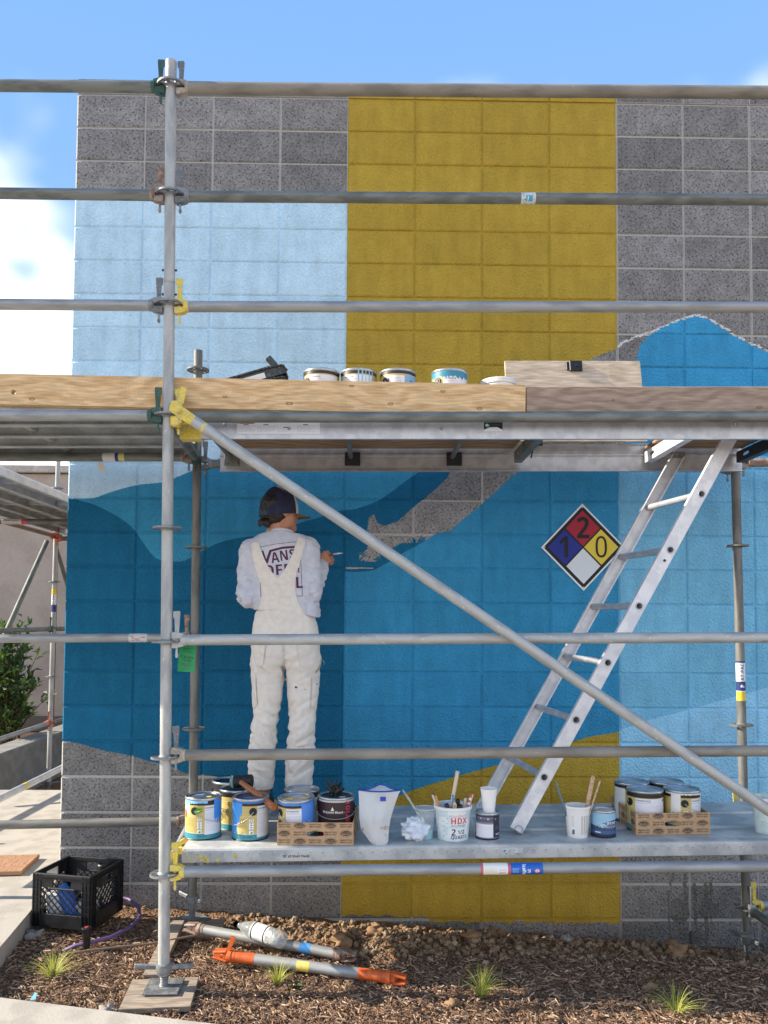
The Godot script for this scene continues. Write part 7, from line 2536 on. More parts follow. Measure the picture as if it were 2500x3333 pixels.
	var grey := cloth("sweatshirt_grey", rgb(200, 202, 212), rgb(190, 193, 204), rgb(226, 226, 232), 111, 0.06)
	part("sweatshirt", shirt, grey, o, back)
	var cuffs := MB.new()
	for i in 2:
		var ring := []
		var c: Vector3 = [Vector3(1.302, 2.062, 0.458), Vector3(1.302, 2.069, 0.458)][i]
		for k in 25: ring.append(c + Vector3(cos(TAU * k / 24.0) * 0.067, -0.012 * sin(TAU * k / 24.0) * -1.0 - 0.006, sin(TAU * k / 24.0) * 0.062))
		cuffs.sweep(ring, 0.0085, 8)
	part("collar", cuffs, grey, o, back)
	# overalls
	var pn := Field.new(Vector3(1.10, 0.66, 0.31), Vector3(1.59, 1.68, 0.68), 0.0095)
	pn.bone(Vector3(1.265, 1.60, 0.478), Vector3(1.255, 1.47, 0.478), 0.092, 0.098, 0.04)
	pn.bone(Vector3(1.41, 1.60, 0.478), Vector3(1.425, 1.47, 0.478), 0.092, 0.098, 0.04)
	pn.bone(Vector3(1.335, 1.60, 0.48), Vector3(1.34, 1.46, 0.48), 0.10, 0.105, 0.04)
	pn.bone(Vector3(1.268, 1.42, 0.52), Vector3(1.262, 1.39, 0.52), 0.080, 0.076, 0.04)
	pn.bone(Vector3(1.412, 1.42, 0.52), Vector3(1.42, 1.39, 0.52), 0.080, 0.076, 0.04)
	var lg := [[Vector3(1.252, 1.40, 0.485), 0.096], [Vector3(1.250, 1.21, 0.49), 0.078], [Vector3(1.240, 1.065, 0.495), 0.068], [Vector3(1.231, 0.96, 0.488), 0.071], [Vector3(1.223, 0.86, 0.478), 0.071], [Vector3(1.216, 0.68, 0.468), 0.066]]
	var rg := [[Vector3(1.434, 1.40, 0.485), 0.096], [Vector3(1.435, 1.21, 0.49), 0.081], [Vector3(1.430, 1.065, 0.495), 0.071], [Vector3(1.427, 0.96, 0.488), 0.074], [Vector3(1.421, 0.86, 0.478), 0.076], [Vector3(1.412, 0.68, 0.468), 0.071]]
	for leg in [lg, rg]:
		for k in leg.size() - 1:
			pn.bone(leg[k][0], leg[k + 1][0], leg[k][1], leg[k + 1][1], 0.012)
	var wr2 := noise(17, 1.0, 3)
	var cr2 := noise(18, 1.0, 2)
	pn.add(func(p: Vector3) -> float:
		var side := -1.0 if p.x < 1.335 else 1.0
		var diag := (p.y - side * (p.x - 1.335) * 0.55)
		var knee := smoothstep(1.25, 1.05, p.y) * smoothstep(0.72, 0.86, p.y) + 0.8 * smoothstep(1.28, 1.33, p.y) * smoothstep(1.46, 1.38, p.y)
		var crease := pow(1.0 - absf(cr2.get_noise_3d(diag * 3.0, diag * 9.0, p.z * 6.0 + p.x * 3.0)), 8.0) * 0.010 * (0.5 + knee)
		return crease + sin(diag * 105.0 + wr2.get_noise_3d(p.x * 8.0, p.y * 4.0, p.z * 6.0) * 6.5) * 0.0030 * knee + wr2.get_noise_3d(p.x * 8.0 + p.y * 4.0, p.y * 7.0, p.z * 6.0) * 0.005)
	pn.keep(func(p: Vector3) -> float: return maxf(0.722 - p.y if p.x < 1.32 else 0.728 - p.y, p.y - 1.655))
	var pants := MB.new()
	pn.surf(pants)
	var canvas := cloth("overalls_canvas", rgb(222, 216, 208), rgb(214, 208, 199), rgb(230, 226, 220), 131, 0.06)
	part("trousers", pants, canvas, o, back)
	var both := func(x: float, y: float) -> float: return maxf(sw.top(x, y), pn.top(x, y))
	var bib := MB.new()
	drape(bib, pv([1.160, 1.985, 1.167, 1.955, 1.178, 1.91, 1.189, 1.87, 1.204, 1.825, 1.218, 1.788, 1.223, 1.755, 1.225, 1.72, 1.218, 1.676, 1.203, 1.647, 1.184, 1.598, 1.174, 1.55, 1.172, 1.50, 1.508, 1.50, 1.506, 1.56, 1.498, 1.59, 1.458, 1.613, 1.429, 1.657, 1.408, 1.70, 1.40, 1.725, 1.394, 1.76, 1.393, 1.788, 1.40, 1.841, 1.411, 1.88, 1.422, 1.919, 1.433, 1.97, 1.443, 2.012, 1.44, 2.02, 1.405, 2.03, 1.398, 2.005, 1.386, 1.965, 1.372, 1.925, 1.352, 1.88, 1.33, 1.843, 1.3066, 1.8146, 1.285, 1.835, 1.262, 1.865, 1.238, 1.91, 1.218, 1.96, 1.204, 2.0, 1.18, 2.0]), both, 0.005, 0.009)
	part("bib", bib, canvas, o, back)
	for s in 2:
		var pk := MB.new()
		var q := pv([1.178, 1.475, 1.252, 1.475, 1.244, 1.40, 1.238, 1.372, 1.218, 1.358, 1.19, 1.366, 1.172, 1.39]) if s == 0 else pv([1.505, 1.475, 1.412, 1.475, 1.42, 1.40, 1.43, 1.372, 1.45, 1.358, 1.48, 1.366, 1.506, 1.39])
		drape(pk, q, both, 0.0045, 0.009)
		part("seat_pocket", pk, canvas, o, back)

	var leg_pk := MB.new()
	drape(leg_pk, pv([1.182, 1.30, 1.198, 1.30, 1.208, 1.17, 1.186, 1.14]), both, 0.004, 0.009)
	part("tool_pocket", leg_pk, canvas, o, back)
	leg_pk = MB.new()
	drape(leg_pk, pv([1.484, 1.31, 1.506, 1.31, 1.502, 1.15, 1.48, 1.15]), both, 0.004, 0.009)
	part("tool_pocket", leg_pk, canvas, o, back)
	# seams: a double line of stitching standing a little proud
	var lines := [[1.336, 1.60, 1.337, 1.36], [1.342, 1.60, 1.343, 1.36], [1.3066, 1.81, 1.322, 1.74], [1.225, 1.785, 1.393, 1.785], [1.18, 1.62, 1.50, 1.585], [1.184, 0.745, 1.266, 0.748], [1.356, 0.75, 1.468, 0.752], [1.246, 1.475, 1.238, 1.40], [1.42, 1.475, 1.428, 1.40]]
	for l in lines:
		var seam := MB.new()
		var pts := []
		for i in 25:
			var x := lerpf(l[0], l[2], i / 24.0)
			var y := lerpf(l[1], l[3], i / 24.0)
			var z: float = both.call(x, y)
			if z > 0.0: pts.append(Vector3(x, y, z + 0.0046))
		if pts.size() > 3:
			seam.sweep(pts, 0.0016, 5)
			part("seam", seam, canvas, o, back)
	var loop := MB.new()
	var lp := []
	for i in 9:
		var t := i / 8.0
		lp.append(Vector3(1.506 + 0.040 * sin(PI * t), 1.405 - 0.075 * t + 0.012 * sin(PI * t), 0.50 + 0.02 * t))
	for i in 8:
		loop.quad(lp[i] + Vector3(0, 0, 0.013), lp[i + 1] + Vector3(0, 0, 0.013), lp[i + 1] - Vector3(0, 0, 0.013), lp[i] - Vector3(0, 0, 0.013))
		loop.quad(lp[i + 1] + Vector3(-0.003, 0, 0.013), lp[i] + Vector3(-0.003, 0, 0.013), lp[i] + Vector3(-0.003, 0, -0.013), lp[i + 1] + Vector3(-0.003, 0, -0.013))
	part("hammer_loop", loop, canvas, o, back)
	# paint flecks on the trousers
	var rng := RandomNumberGenerator.new()
	rng.seed = 19
	var fleck := {"fleck_navy": [[1.405, 1.255, 0.007], [1.452, 1.245, 0.004]], "fleck_blue": [[1.502, 1.29, 0.008], [1.505, 1.27, 0.01], [1.500, 1.25, 0.006], [1.498, 1.232, 0.005]], "fleck_red": [[1.182, 1.215, 0.004]]}
	for k in fleck:
		var fb := MB.new()
		for q in fleck[k]:
			var ring := PackedVector2Array()
			for i in 8: ring.append(Vector2(q[0] + cos(TAU * i / 8.0) * q[2] * rng.randf_range(0.6, 1.2), q[1] + sin(TAU * i / 8.0) * q[2] * rng.randf_range(0.4, 1.0)))
			drape(fb, ring, both, 0.0012, 0.01, Vector2.ZERO, Vector2.ONE, 0.0)
		part("paint_fleck", fb, mat(k, {"fleck_navy": rgb(36, 40, 60), "fleck_blue": rgb(110, 150, 210), "fleck_red": rgb(190, 70, 70)}[k], 0.6), o, back)
	shirt_print(o, back, sw)
	cap_and_shoes(o, back)
	var br := thing("paint_brush", "slim paintbrush held in the painter's raised right hand", "brush", at(1.535, 1.960, 0.288))
	var bb := MB.new()
	var dir := Vector3(0.094, 0.016, -0.028).normalized()
	bb.sweep([-dir * 0.03, dir * 0.01, dir * 0.045], 0.0036, 8, 0.0052)
	part("handle", bb, mat("brush_handle", rgb(112, 62, 46), 0.35), br)
	var fe := MB.new()
	fe.tube(dir * 0.043, dir * 0.068, 0.0056, 0.006, 10)
	part("ferrule", fe, mats["tin"], br)
	var bs := MB.new()
	bs.tube(dir * 0.067, dir * 0.098, 0.0058, 0.0016, 10)
	part("bristles", bs, mat("pale_bristle", rgb(206, 208, 200), 0.8), br)

func shirt_print(o: Node3D, back: Transform3D, sw: Field) -> void:
	var plum := Color(rgb(84, 40, 72), 1.0)
	var im := Image.create(640, 800, false, Image.FORMAT_RGBA8)
	im.fill(Color(plum.r, plum.g, plum.b, 0.0))
	# the panel is 0.28 m wide, 0.35 m high; its upper left is (1.17, 2.01)
	var t := -0.16
	line(im, Vector2(76, 103), Vector2(250, 70), 5, plum); line(im, Vector2(250, 70), Vector2(530, 30), 5, plum)
	line(im, Vector2(530, 30), Vector2(570, 186), 5, plum); line(im, Vector2(570, 186), Vector2(598, 675), 5, plum)
	line(im, Vector2(110, 680), Vector2(598, 675), 5, plum)
	line(im, Vector2(76, 103), Vector2(110, 680), 5, plum)
	# V with its long bar over the other letters
	fill(im, PackedVector2Array([Vector2(96, 150), Vector2(134, 142), Vector2(172, 246), Vector2(206, 136), Vector2(360, 96), Vector2(510, 82), Vector2(512, 108), Vector2(362, 122), Vector2(232, 156), Vector2(192, 290), Vector2(158, 296)]), plum)
	write(im, "A", Vector2(276, 224), 122, plum, true, 0.9, t)
	write(im, "N", Vector2(378, 198), 122, plum, true, 0.85, t)
	write(im, "S", Vector2(474, 176), 106, plum, true, 0.95, t)
	write(im, "OFF", Vector2(304, 368), 126, plum, true, 1.05, t * 0.6)
	write(im, "THE", Vector2(520, 372), 54, plum, true, 0.7, t * 0.3)
	write(im, "WALL", Vector2(370, 524), 132, plum, true, 0.98, t * 0.3)
	var m := textured("shirt_print", im, 0.85)
	m.transparency = BaseMaterial3D.TRANSPARENCY_ALPHA_SCISSOR
	m.alpha_scissor_threshold = 0.5
	var mb := MB.new()
	var surf := func(x: float, y: float) -> float: return sw.top(x, y)
	drape(mb, pv([1.175, 1.69, 1.445, 1.69, 1.445, 2.018, 1.175, 2.018]), surf, 0.0016, 0.009, Vector2(1.17, 2.02), Vector2(1.45, 1.67), 0.0)
	part("chest_print", mb, m, o, back)

func cap_and_shoes(o: Node3D, back: Transform3D) -> void:
	var f := Vector3(0.82, -0.03, -0.57).normalized()
	var r := f.cross(Vector3.UP).normalized()
	var u := r.cross(f)
	var c := Vector3(1.295, 2.198, 0.462)
	var navy := tri(textured("cap_navy", mottle(128, 128, 141, 0.03, 0.3, rgb(30, 32, 58), rgb(40, 42, 70), rgb(56, 58, 84), 0.12, 0.1), 0.9), 7.0)
	var cream := mat("cap_cream", rgb(206, 198, 178), 0.9)
	var parts := [MB.new(), MB.new()]
	var seg := 60
	var rows := 16
	var pt := func(i: int, j: int) -> Vector3:
		var a := TAU * i / seg
		var t := float(j) / rows
		var e := t * PI / 2
		var rad := pow(cos(e), 0.72)
		var d := f * cos(a) * 0.107 + r * sin(a) * 0.092
		var low := -0.036 - 0.016 * cos(a + PI) - 0.006
		return c + d * rad + u * lerpf(low, 0.112, pow(sin(e), 1.08))
	for j in rows:
		for i in seg:
			var a := TAU * (i + 0.5) / seg
			var from_back := absf(angle_difference(a, PI))
			var y := (j + 0.5) / rows
			if from_back < 0.4 and y > 0.12 and y < 0.12 + 0.22 * sqrt(maxf(0.0, 1.0 - pow(from_back / 0.4, 2.0))):
				continue
			var mb: MB = parts[1 if absf(angle_difference(a, 0.0)) < 0.95 else 0]
			var p := [pt.call(i, j), pt.call(i + 1, j), pt.call(i + 1, j + 1), pt.call(i, j + 1)]
			var b := mb.v.size()
			for q in p:
				mb.pt(q, (q - (c - u * 0.02)).normalized(), Vector2(q.x, q.y))
			mb.face(b, b + 2, b + 1); mb.face(b, b + 3, b + 2)
	var cap := part("cap", parts[0], navy, o, back)
	part("front_panel", parts[1], cream, cap)
	var bt := MB.new()
	bt.lathe([Vector2(0.009, 0.0), Vector2(0.008, 0.004), Vector2(0.0, 0.006)], 12, Transform3D(Basis(r, u, -f), c + u * 0.111))
	part("button", bt, navy, cap)
	var brim := MB.new()
	var n := 16
	for s in [0.0, 1.0]:
		for i in n:
			for k in 4:
				var q := []
				for e in [[0, 0], [1, 0], [1, 1], [0, 1]]:
					var a := lerpf(-1.05, 1.05, float(i + e[0]) / n)
					var w := float(k + e[1]) / 4.0
					var reach := 0.103 + 0.088 * w * pow(cos(a * 1.28), 0.6)
					var p: Vector3 = c + f * cos(a) * reach + r * sin(a) * (0.092 + 0.004 * w) - u * (0.022 + 0.012 * w + 0.020 * sin(a) * sin(a)) - u * 0.0035 * s
					q.append(p)
				if s == 0.0: brim.quad(q[0], q[3], q[2], q[1])
				else: brim.quad(q[0], q[1], q[2], q[3])
	part("brim", brim, tri(textured("brim_tan", mottle(64, 64, 143, 0.04, 0.3, rgb(142, 112, 72), rgb(128, 98, 62), rgb(160, 130, 90), 0.1, 0.1), 0.9), 7.0), cap)
	var strap := MB.new()
	for i in 14:
		var q := []
		for e in [[0, 0], [1, 0], [1, 1], [0, 1]]:
			var a := PI + lerpf(-0.56, 0.56, float(i + e[0]) / 14)
			q.append(c + f * cos(a) * 0.109 + r * sin(a) * 0.094 + u * (-0.054 + 0.018 * e[1]))
		strap.quad(q[1], q[0], q[3], q[2])
	part("back_strap", strap, mat("strap_teal", rgb(34, 62, 74), 0.7), cap)
	# low shoes, heels to the camera
	for s in 2:
		var x: float = [1.236, 1.418][s]
		var sh := Field.new(Vector3(x - 0.075, 0.57, 0.26), Vector3(x + 0.075, 0.72, 0.59), 0.006)
		sh.bone(Vector3(x, 0.632, 0.505), Vector3(x, 0.628, 0.41), 0.038, 0.042, 0.02)
		sh.bone(Vector3(x, 0.625, 0.41), Vector3(x - 0.006 + 0.014 * s, 0.616, 0.32), 0.043, 0.033, 0.02)
		sh.bone(Vector3(x, 0.655, 0.50), Vector3(x, 0.672, 0.495), 0.037, 0.037, 0.02)
		sh.keep(func(p: Vector3) -> float: return maxf(0.592 - p.y, p.y - 0.682 + 0.2 * maxf(0.0, 0.45 - p.z)))
		var sm := MB.new()
		sh.surf(sm)
		var shoe := part("shoe", sm, tri(textured("shoe_print", mottle(128, 128, 145, 0.05, 0.2, rgb(70, 62, 58), rgb(36, 34, 34), rgb(206, 200, 190), 0.3, 0.1), 0.7), 9.0), o, back.translated(Vector3(0, 0.014, 0)))
		var so := MB.new()
		var ring := PackedVector2Array()
		for i in 24:
			var a := TAU * i / 24.0
			ring.append(Vector2(x + cos(a) * (0.043 if sin(a) > 0 else 0.047), 0.42 + sin(a) * 0.135))
		so.prism(ring, -0.6065, -0.5865, Transform3D(Basis(Vector3.RIGHT, Vector3(0, 0, 1), Vector3(0, -1, 0)), Vector3.ZERO))
		part("sole", so, mats["white_plastic"], shoe)

# ---------------------------------------------------------------- things lying in the bed

func crate() -> void:
	var o := thing("milk_crate", "black plastic milk crate standing in the mulch at the building's corner", "crate", Transform3D(Basis(Vector3.UP, -0.22), Vector3(0.25, 0.018, 0.365)))
	var m := tri(textured("crate_plastic", mottle(128, 128, 151, 0.03, 0.2, rgb(24, 25, 27), rgb(32, 33, 36), rgb(62, 62, 62), 0.1, 0.06), 0.42), 4.0)
	var w := 0.33
	var d := 0.315
	var h := 0.272
	for k in 4:
		var l: float = [w, d, w, d][k]
		var xf := Transform3D(Basis(Vector3.UP, [0.0, PI / 2, PI, -PI / 2][k]), [Vector3(0, 0, d / 2), Vector3(w / 2, 0, 0), Vector3(0, 0, -d / 2), Vector3(-w / 2, 0, 0)][k])
		var mb := MB.new()
		var hl := l / 2
		mb.box(Vector3(0, 0.035, -0.004), Vector3(l, 0.07, 0.008), 0.002, xf)
		mb.box(Vector3(0, h - 0.012, -0.005), Vector3(l + 0.004, 0.024, 0.014), 0.003, xf)
		for s in [-1.0, 1.0]:
			mb.box(Vector3(s * (hl - 0.024), h / 2, -0.004), Vector3(0.048, h - 0.002, 0.008), 0.002, xf)
			for q in 3:
				mb.box(Vector3(s * (hl - 0.006 - q * 0.02), h / 2, 0.002), Vector3(0.003, h - 0.004, 0.006), 0.0, xf)
			for q in 5:
				mb.box(Vector3(s * (hl - 0.024), 0.085 + q * 0.036, 0.002), Vector3(0.046, 0.003, 0.006), 0.0, xf)
			mb.box(Vector3(s * (0.052 + (hl - 0.1) / 2), h - 0.045, -0.004), Vector3(hl - 0.1, 0.05, 0.008), 0.001, xf)
		mb.box(Vector3(0, h - 0.074, -0.003), Vector3(0.15, 0.010, 0.012), 0.003, xf)
		for q in 4:
			mb.box(Vector3(0, h - 0.028 + q * 0.0045, 0.0025), Vector3(l - 0.02, 0.002, 0.005), 0.0, xf)
		# the diamond lattice
		var x1 := hl - 0.046
		var y0 := 0.068
		var y1 := h - 0.07
		for s in [-1.0, 1.0]:
			var c := -x1 * 2
			while c < x1 * 2:
				# the line x = c + s * (y - ym) clipped to the window
				var ym := (y0 + y1) / 2
				var pa := Vector2(c + s * (y0 - ym), y0)
				var pb := Vector2(c + s * (y1 - ym), y1)
				var t0 := 0.0
				var t1 := 1.0
				var dx := pb.x - pa.x
				if dx > 0.0:
					t0 = maxf(t0, (-x1 - pa.x) / dx); t1 = minf(t1, (x1 - pa.x) / dx)
				else:
					t0 = maxf(t0, (x1 - pa.x) / dx); t1 = minf(t1, (-x1 - pa.x) / dx)
				if t1 - t0 > 0.08:
					var A := pa.lerp(pb, t0)
					var B := pa.lerp(pb, t1)
					var mid := (A + B) / 2
					var len := (B - A).length()
					mb.box(Vector3.ZERO, Vector3(len, 0.0036, 0.006), 0.0, xf * Transform3D(Basis(Vector3.BACK, (B - A).angle()), Vector3(mid.x, mid.y, -0.004 + s * 0.0004)))
				c += 0.036
		part("side_wall", mb, m, o)
	var fl := MB.new()
	for k in 9:
		fl.box(Vector3((k - 4) * 0.038, 0.006, 0), Vector3(0.008, 0.008, d - 0.01), 0.0)
		fl.box(Vector3(0, 0.0055, (k - 4) * 0.037), Vector3(w - 0.01, 0.007, 0.008), 0.0)
	part("base_grid", fl, m, o)
	# what it holds
	var bx := o.transform
	var tub := MB.new()
	tub.lathe([Vector2(0.0, 0.0), Vector2(0.052, 0.0), Vector2(0.06, 0.11), Vector2(0.063, 0.112), Vector2(0.063, 0.128), Vector2(0.0, 0.13)], 28)
	part_thing("white_tub", tub, mats["white_plastic"], bx * at(-0.085, 0.012, 0.055), "white lidded tub seen through the crate lattice on the left", "tub")
	var bt := MB.new()
	bt.lathe([Vector2(0.0, 0.0), Vector2(0.036, 0.0), Vector2(0.04, 0.01), Vector2(0.04, 0.15), Vector2(0.03, 0.18), Vector2(0.028, 0.2), Vector2(0.0, 0.2)], 24)
	part_thing("blue_bottle", bt, mat("bottle_blue", rgb(48, 110, 200), 0.4), bx * Transform3D(Basis(Vector3.BACK, 0.5), Vector3(0.035, 0.014, 0.07)), "blue plastic bottle tilted inside the crate", "bottle")
	var fk := thing("flask", "black-capped drinking flask standing at the back of the crate", "flask", bx * at(0.1, 0.012, -0.07))
	var fb := MB.new()
	fb.lathe([Vector2(0.0, 0.0), Vector2(0.035, 0.0), Vector2(0.037, 0.004), Vector2(0.037, 0.2), Vector2(0.03, 0.215)], 24)
	part("flask_body", fb, mat("flask_grey", rgb(60, 62, 66), 0.4, 0.3), fk)
	var fc := MB.new()
	fc.lathe([Vector2(0.033, 0.212), Vector2(0.034, 0.218), Vector2(0.034, 0.252), Vector2(0.03, 0.258), Vector2(0.0, 0.259)], 24)
	fc.sweep([Vector3(-0.028, 0.25, 0), Vector3(-0.018, 0.275, 0), Vector3(0.018, 0.275, 0), Vector3(0.028, 0.25, 0)], 0.005, 8)
	part("flask_cap", fc, mats["black_plastic"], fk)
	var ring := MB.new()
	ring.lathe([Vector2(0.0375, 0.205), Vector2(0.0375, 0.211)], 24)
	part("steel_band", ring, mats["tin"], fk)
	var rg := rock_mesh(77, 3)
	var cl := tri(textured("clear_bag", mottle(64, 64, 155, 0.06, 0.2, rgb(186, 192, 196), rgb(150, 158, 164), rgb(226, 228, 230), 0.3, 0.08), 0.35), 9.0)
	part_thing("plastic_wrap", rg, cl, bx * Transform3D(Basis.from_scale(Vector3(0.05, 0.065, 0.045)), Vector3(0.09, 0.085, 0.06)), "crumpled clear plastic wrap inside the crate on the right", "plastic wrap")

func bed_things() -> void:
	crate()
	# the purple drip pipe and its riser
	var hose := MB.new()
	var pts := []
	var key := [Vector3(0.30, 0.035, 0.10), Vector3(0.368, 0.045, 0.124), Vector3(0.449, 0.042, 0.15), Vector3(0.535, 0.035, 0.25), Vector3(0.580, 0.028, 0.39), Vector3(0.565, 0.022, 0.515), Vector3(0.507, 0.02, 0.63), Vector3(0.425, 0.018, 0.69), Vector3(0.36, 0.008, 0.70), Vector3(0.30, -0.02, 0.70)]
	var cv := Curve3D.new()
	for i in key.size():
		var tg: Vector3 = (key[mini(i + 1, key.size() - 1)] - key[maxi(i - 1, 0)]) / 6.0
		cv.add_point(key[i], -tg, tg)
	for i in 41: pts.append(cv.sample_baked(cv.get_baked_length() * i / 40.0))
	hose.sweep(pts, 0.0095, 10)
	part_thing("irrigation_hose", hose, mat("hose_purple", rgb(98, 78, 122), 0.5), at(0, 0, 0), "purple irrigation hose curving out from behind the black crate", "hose")
	var sp := thing("sprinkler_riser", "black sprinkler head with red centre standing in front of the crate", "sprinkler", at(0.412, -0.005, 0.70))
	var sb := MB.new()
	sb.lathe([Vector2(0.016, 0.0), Vector2(0.018, 0.05), Vector2(0.021, 0.055), Vector2(0.021, 0.082), Vector2(0.025, 0.083), Vector2(0.025, 0.098), Vector2(0.022, 0.1), Vector2(0.0, 0.1)], 20)
	for k in 18:
		var a := TAU * k / 18.0
		sb.box(Vector3(0.0252, 0.09, 0), Vector3(0.002, 0.014, 0.003), 0.0, Transform3D(Basis(Vector3.UP, a), Vector3.ZERO))
	part("housing", sb, mats["black_plastic"], sp)
	var sr := MB.new()
	sr.lathe([Vector2(0.009, 0.1), Vector2(0.008, 0.103), Vector2(0.0, 0.103)], 14)
	part("nozzle", sr, mat("nozzle_red", rgb(176, 62, 66), 0.5), sp)
	var dp := MB.new()
	dp.sweep([Vector3(0.34, 0.005, 0.80), Vector3(0.45, 0.012, 0.77), Vector3(0.58, 0.014, 0.735), Vector3(0.72, 0.012, 0.69), Vector3(0.86, 0.02, 0.64), Vector3(0.94, 0.02, 0.60)], 0.0065, 8)
	part_thing("drip_line", dp, mat("drip_brown", rgb(112, 92, 78), 0.8), at(0, 0, 0), "thin brown drip line lying on the mulch towards the front post", "hose")
	# boards under the jacks
	var wm := wood("sole_ply", 22, rgb(156, 142, 126), rgb(124, 110, 96), rgb(90, 78, 66), [], 512, 256, 0.8)
	var board := func(x: float, y: float, z: float, turn: float, s: Vector3, m: Material, label: String, tilt := 0.0) -> void:
		var mb := MB.new()
		for k in 3:
			mb.box(Vector3(0, (k - 1) * s.y / 3.0, 0), Vector3(s.x - (0.002 if k == 1 else 0.0), s.y / 3.0 - 0.0006, s.z - (0.002 if k == 1 else 0.0)), 0.0006)
		for i in mb.u.size(): mb.u[i] = Vector2(mb.v[i].x + mb.v[i].y, mb.v[i].z)
		part_thing("sole_board", mb, m, Transform3D(Basis(Vector3.UP, turn) * Basis(Vector3.RIGHT, tilt), Vector3(x, y, z)), label, "board", "boards lying under and beside the screw jacks")
	board.call(0.905, 0.004, 1.205, 0.09, Vector3(0.285, 0.022, 0.27), wm, "weathered grey plywood square under the tall front post's jack")
	board.call(0.80, 0.0, 0.72, 0.06, Vector3(0.075, 0.035, 0.62), wm, "narrow grey plank running back through the mulch behind the front post", 0.015)
	board.call(0.83, -0.046, 0.36, 0.12, Vector3(0.36, 0.022, 0.24), mats["old_fir"], "brown plywood piece under the rear jack close to the wall")
	board.call(3.87, -0.255, 0.25, 0.1, Vector3(0.28, 0.022, 0.2), wm, "muddy plywood piece under the right rear jack")
	# two spare ledgers
	var g := "spare scaffold tubes lying in the mulch"
	var tube_end := func(o: Node3D, y: float, s: float, m: Material) -> void:
		var mb := MB.new()
		var xf := Transform3D(Basis(), Vector3(0, y, 0)) if s > 0 else Transform3D(Basis(Vector3.RIGHT, Vector3.DOWN, Vector3.FORWARD), Vector3(0, y, 0))
		mb.lathe([Vector2(0.0262, -0.035), Vector2(0.0262, -0.02), Vector2(0.029, -0.018), Vector2(0.029, 0.0), Vector2(0.024, 0.004)], 20, xf)
		for q in [[0.022, 0.025], [-0.022, 0.025]]:
			mb.box(Vector3(q[0], 0.035, 0.0), Vector3(0.012, 0.07, 0.042), 0.004, xf * Transform3D(Basis(Vector3.BACK, q[0] * 7.0), Vector3.ZERO))
		mb.box(Vector3(0, 0.012, 0), Vector3(0.03, 0.024, 0.036), 0.004, xf)
		part("wedge_head", mb, m, o)
	var orange: Material = mats["orange_paint"]
	var steel: Material = mats["galvanised"]
	var sets := [[Vector3(0.93, 0.045, 0.585), Vector3(1.66, 0.022, 0.842), "spare silver tube with orange wedge ends lying under the plastic bottle", false], [Vector3(1.14, 0.045, 0.905), Vector3(1.885, 0.022, 1.083), "spare tube with bright orange painted ends lying nearest the camera", true]]
	for s in sets:
		var o := thing("spare_ledger", s[2], "scaffold tube", along(s[0], s[1]), g)
		var len: float = (s[1] - s[0]).length()
		var mb := MB.new()
		mb.tube(Vector3(0, 0.0, 0), Vector3(0, len, 0), 0.0242, 0.0242, 20, true, 0.4)
		part("tube", mb, steel, o)
		if s[3]:
			for e in 2:
				var pb := MB.new()
				pb.tube(Vector3(0, 0.0 if e == 0 else len - 0.145, 0), Vector3(0, 0.13 if e == 0 else len, 0), 0.0249, 0.0249, 20, false)
				part("painted_end", pb, orange, o)
			band(o, "yellow_smear", 0.335, 0.395, 0.0246, mats["yellow_paint"], PI * 1.05, PI * 1.9)
			var wd := MB.new()
			wd.prism(PackedVector2Array([Vector2(0.0, -0.008), Vector2(0.075, -0.014), Vector2(0.08, 0.0), Vector2(0.072, 0.01), Vector2(0.0, 0.006)]), -0.003, 0.003, Transform3D(Basis(Vector3.BACK, 0.35), Vector3(0.02, 0.0, -0.01)))
			part("wedge", wd, orange, o)
		else:
			band(o, "blue_tape", len - 0.21, len - 0.155, 0.0247, mat("tape_blue", rgb(62, 138, 206), 0.6))
		tube_end.call(o, 0.0, -1.0, orange if s[3] else mats["rusty_steel"])
		tube_end.call(o, len, 1.0, orange if s[3] else mats["rusty_steel"])
	bottle()
	grass_tuft(0.372, 1.0, 0.19, 0.15, 100, 5, 0.05, "low spreading grass tuft in front of the sprinkler at the left")
	grass_tuft(1.385, 1.06, 0.20, 0.09, 70, 6, 0.0, "small upright grass tuft growing before the orange-ended spare tube")
	grass_tuft(2.275, 1.20, 0.24, 0.11, 90, 7, 0.08, "tallest grass tuft with pale arching blades, third from the left")
	grass_tuft(3.06, 1.335, 0.2, 0.13, 80, 8, 0.06, "rightmost grass tuft in the mulch, cut by no object")
	var weed := MB.new()
	var rng := RandomNumberGenerator.new()
	rng.seed = 44
	for k in 16:
		var a := rng.randf() * TAU
		var d := Vector3(cos(a), rng.randf_range(0.1, 0.6), sin(a)).normalized()
		leaf(weed, Vector3(0, 0.005, 0), d, d.cross(Vector3.UP).normalized(), rng.randf_range(0.03, 0.05), 0.012)
	part_thing("weed", weed, mat("weed_green", rgb(56, 82, 44), 0.6), at(1.475, ground_y(1.475, 1.10), 1.10), "small dark green weed beside the second grass tuft", "weed")
	var chipb := MB.new()
	chipb.prism(PackedVector2Array([Vector2(-0.01, -0.018), Vector2(0.012, -0.012), Vector2(0.008, 0.016), Vector2(-0.004, 0.022)]), 0.0, 0.002, Transform3D(Basis(Vector3.RIGHT, -1.1), Vector3.ZERO))
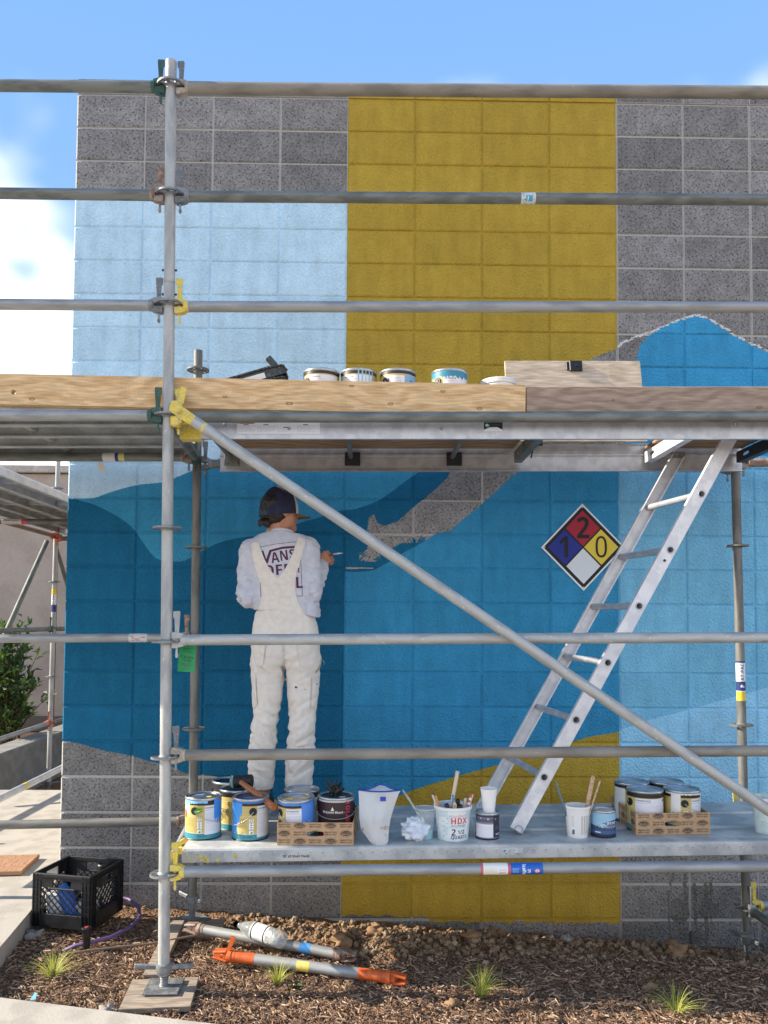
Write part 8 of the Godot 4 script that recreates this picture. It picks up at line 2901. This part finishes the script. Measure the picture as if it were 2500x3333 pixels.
	part_thing("paint_chip", chipb, mat("chip_blue", rgb(120, 186, 216), 0.6), at(0.395, 0.022, 1.262), "pale blue paint chip lying in the mulch by the kerb", "paint chip")

func bottle() -> void:
	var a := Vector3(1.135, 0.095, 0.66)
	var b := Vector3(1.385, 0.070, 0.80)
	var o := thing("water_bottle", "empty clear plastic bottle with white label and blue cap lying across the spare tube", "bottle", along(b, a))
	var len := (b - a).length()
	var mb := MB.new()
	mb.lathe([Vector2(0.0, 0.006), Vector2(0.02, 0.0), Vector2(0.036, 0.004), Vector2(0.04, 0.016), Vector2(0.04, len * 0.22), Vector2(0.0385, len * 0.24), Vector2(0.04, len * 0.27), Vector2(0.04, len * 0.66), Vector2(0.037, len * 0.72), Vector2(0.026, len * 0.84), Vector2(0.014, len * 0.91), Vector2(0.0125, len * 0.95), Vector2(0.0125, len)], 32, Transform3D(), 0, 1, true)
	part("bottle", mb, plastic("bottle_clear", rgb(226, 236, 238), 0.22, 0.1), o)
	var lb := MB.new()
	lb.lathe([Vector2(0.0408, len * 0.30), Vector2(0.0408, len * 0.63)], 32)
	var rng := RandomNumberGenerator.new()
	rng.seed = 12
	var im := blank(256, 96, rgb(222, 224, 226))
	for k in 2: im.fill_rect(Rect2i(0, [6, 80][k], 256, 8), rgb(40, 44, 46))
	fine_print(im, Rect2(90, 30, 120, 36), 5, rgb(190, 194, 200), rng)
	part("label", lb, textured("bottle_label", im, 0.5), o)
	var cp := MB.new()
	cp.lathe([Vector2(0.0, len + 0.012), Vector2(0.013, len + 0.012), Vector2(0.0145, len + 0.009), Vector2(0.0145, len - 0.01), Vector2(0.0126, len - 0.011)], 20)
	for i in cp.n.size(): cp.n[i] = cp.n[i] * (-1.0 if cp.n[i].dot(Vector3(cp.v[i].x, cp.v[i].y - len, cp.v[i].z)) < 0 else 1.0)
	part("cap", cp, mat("cap_blue", rgb(40, 56, 120), 0.4), o)

func _ready() -> void:
	light_and_lens()
	common_materials()
	block_wall()
	ground()
	pavement()
	scaffold()
	props()
	person()
	bed_things()
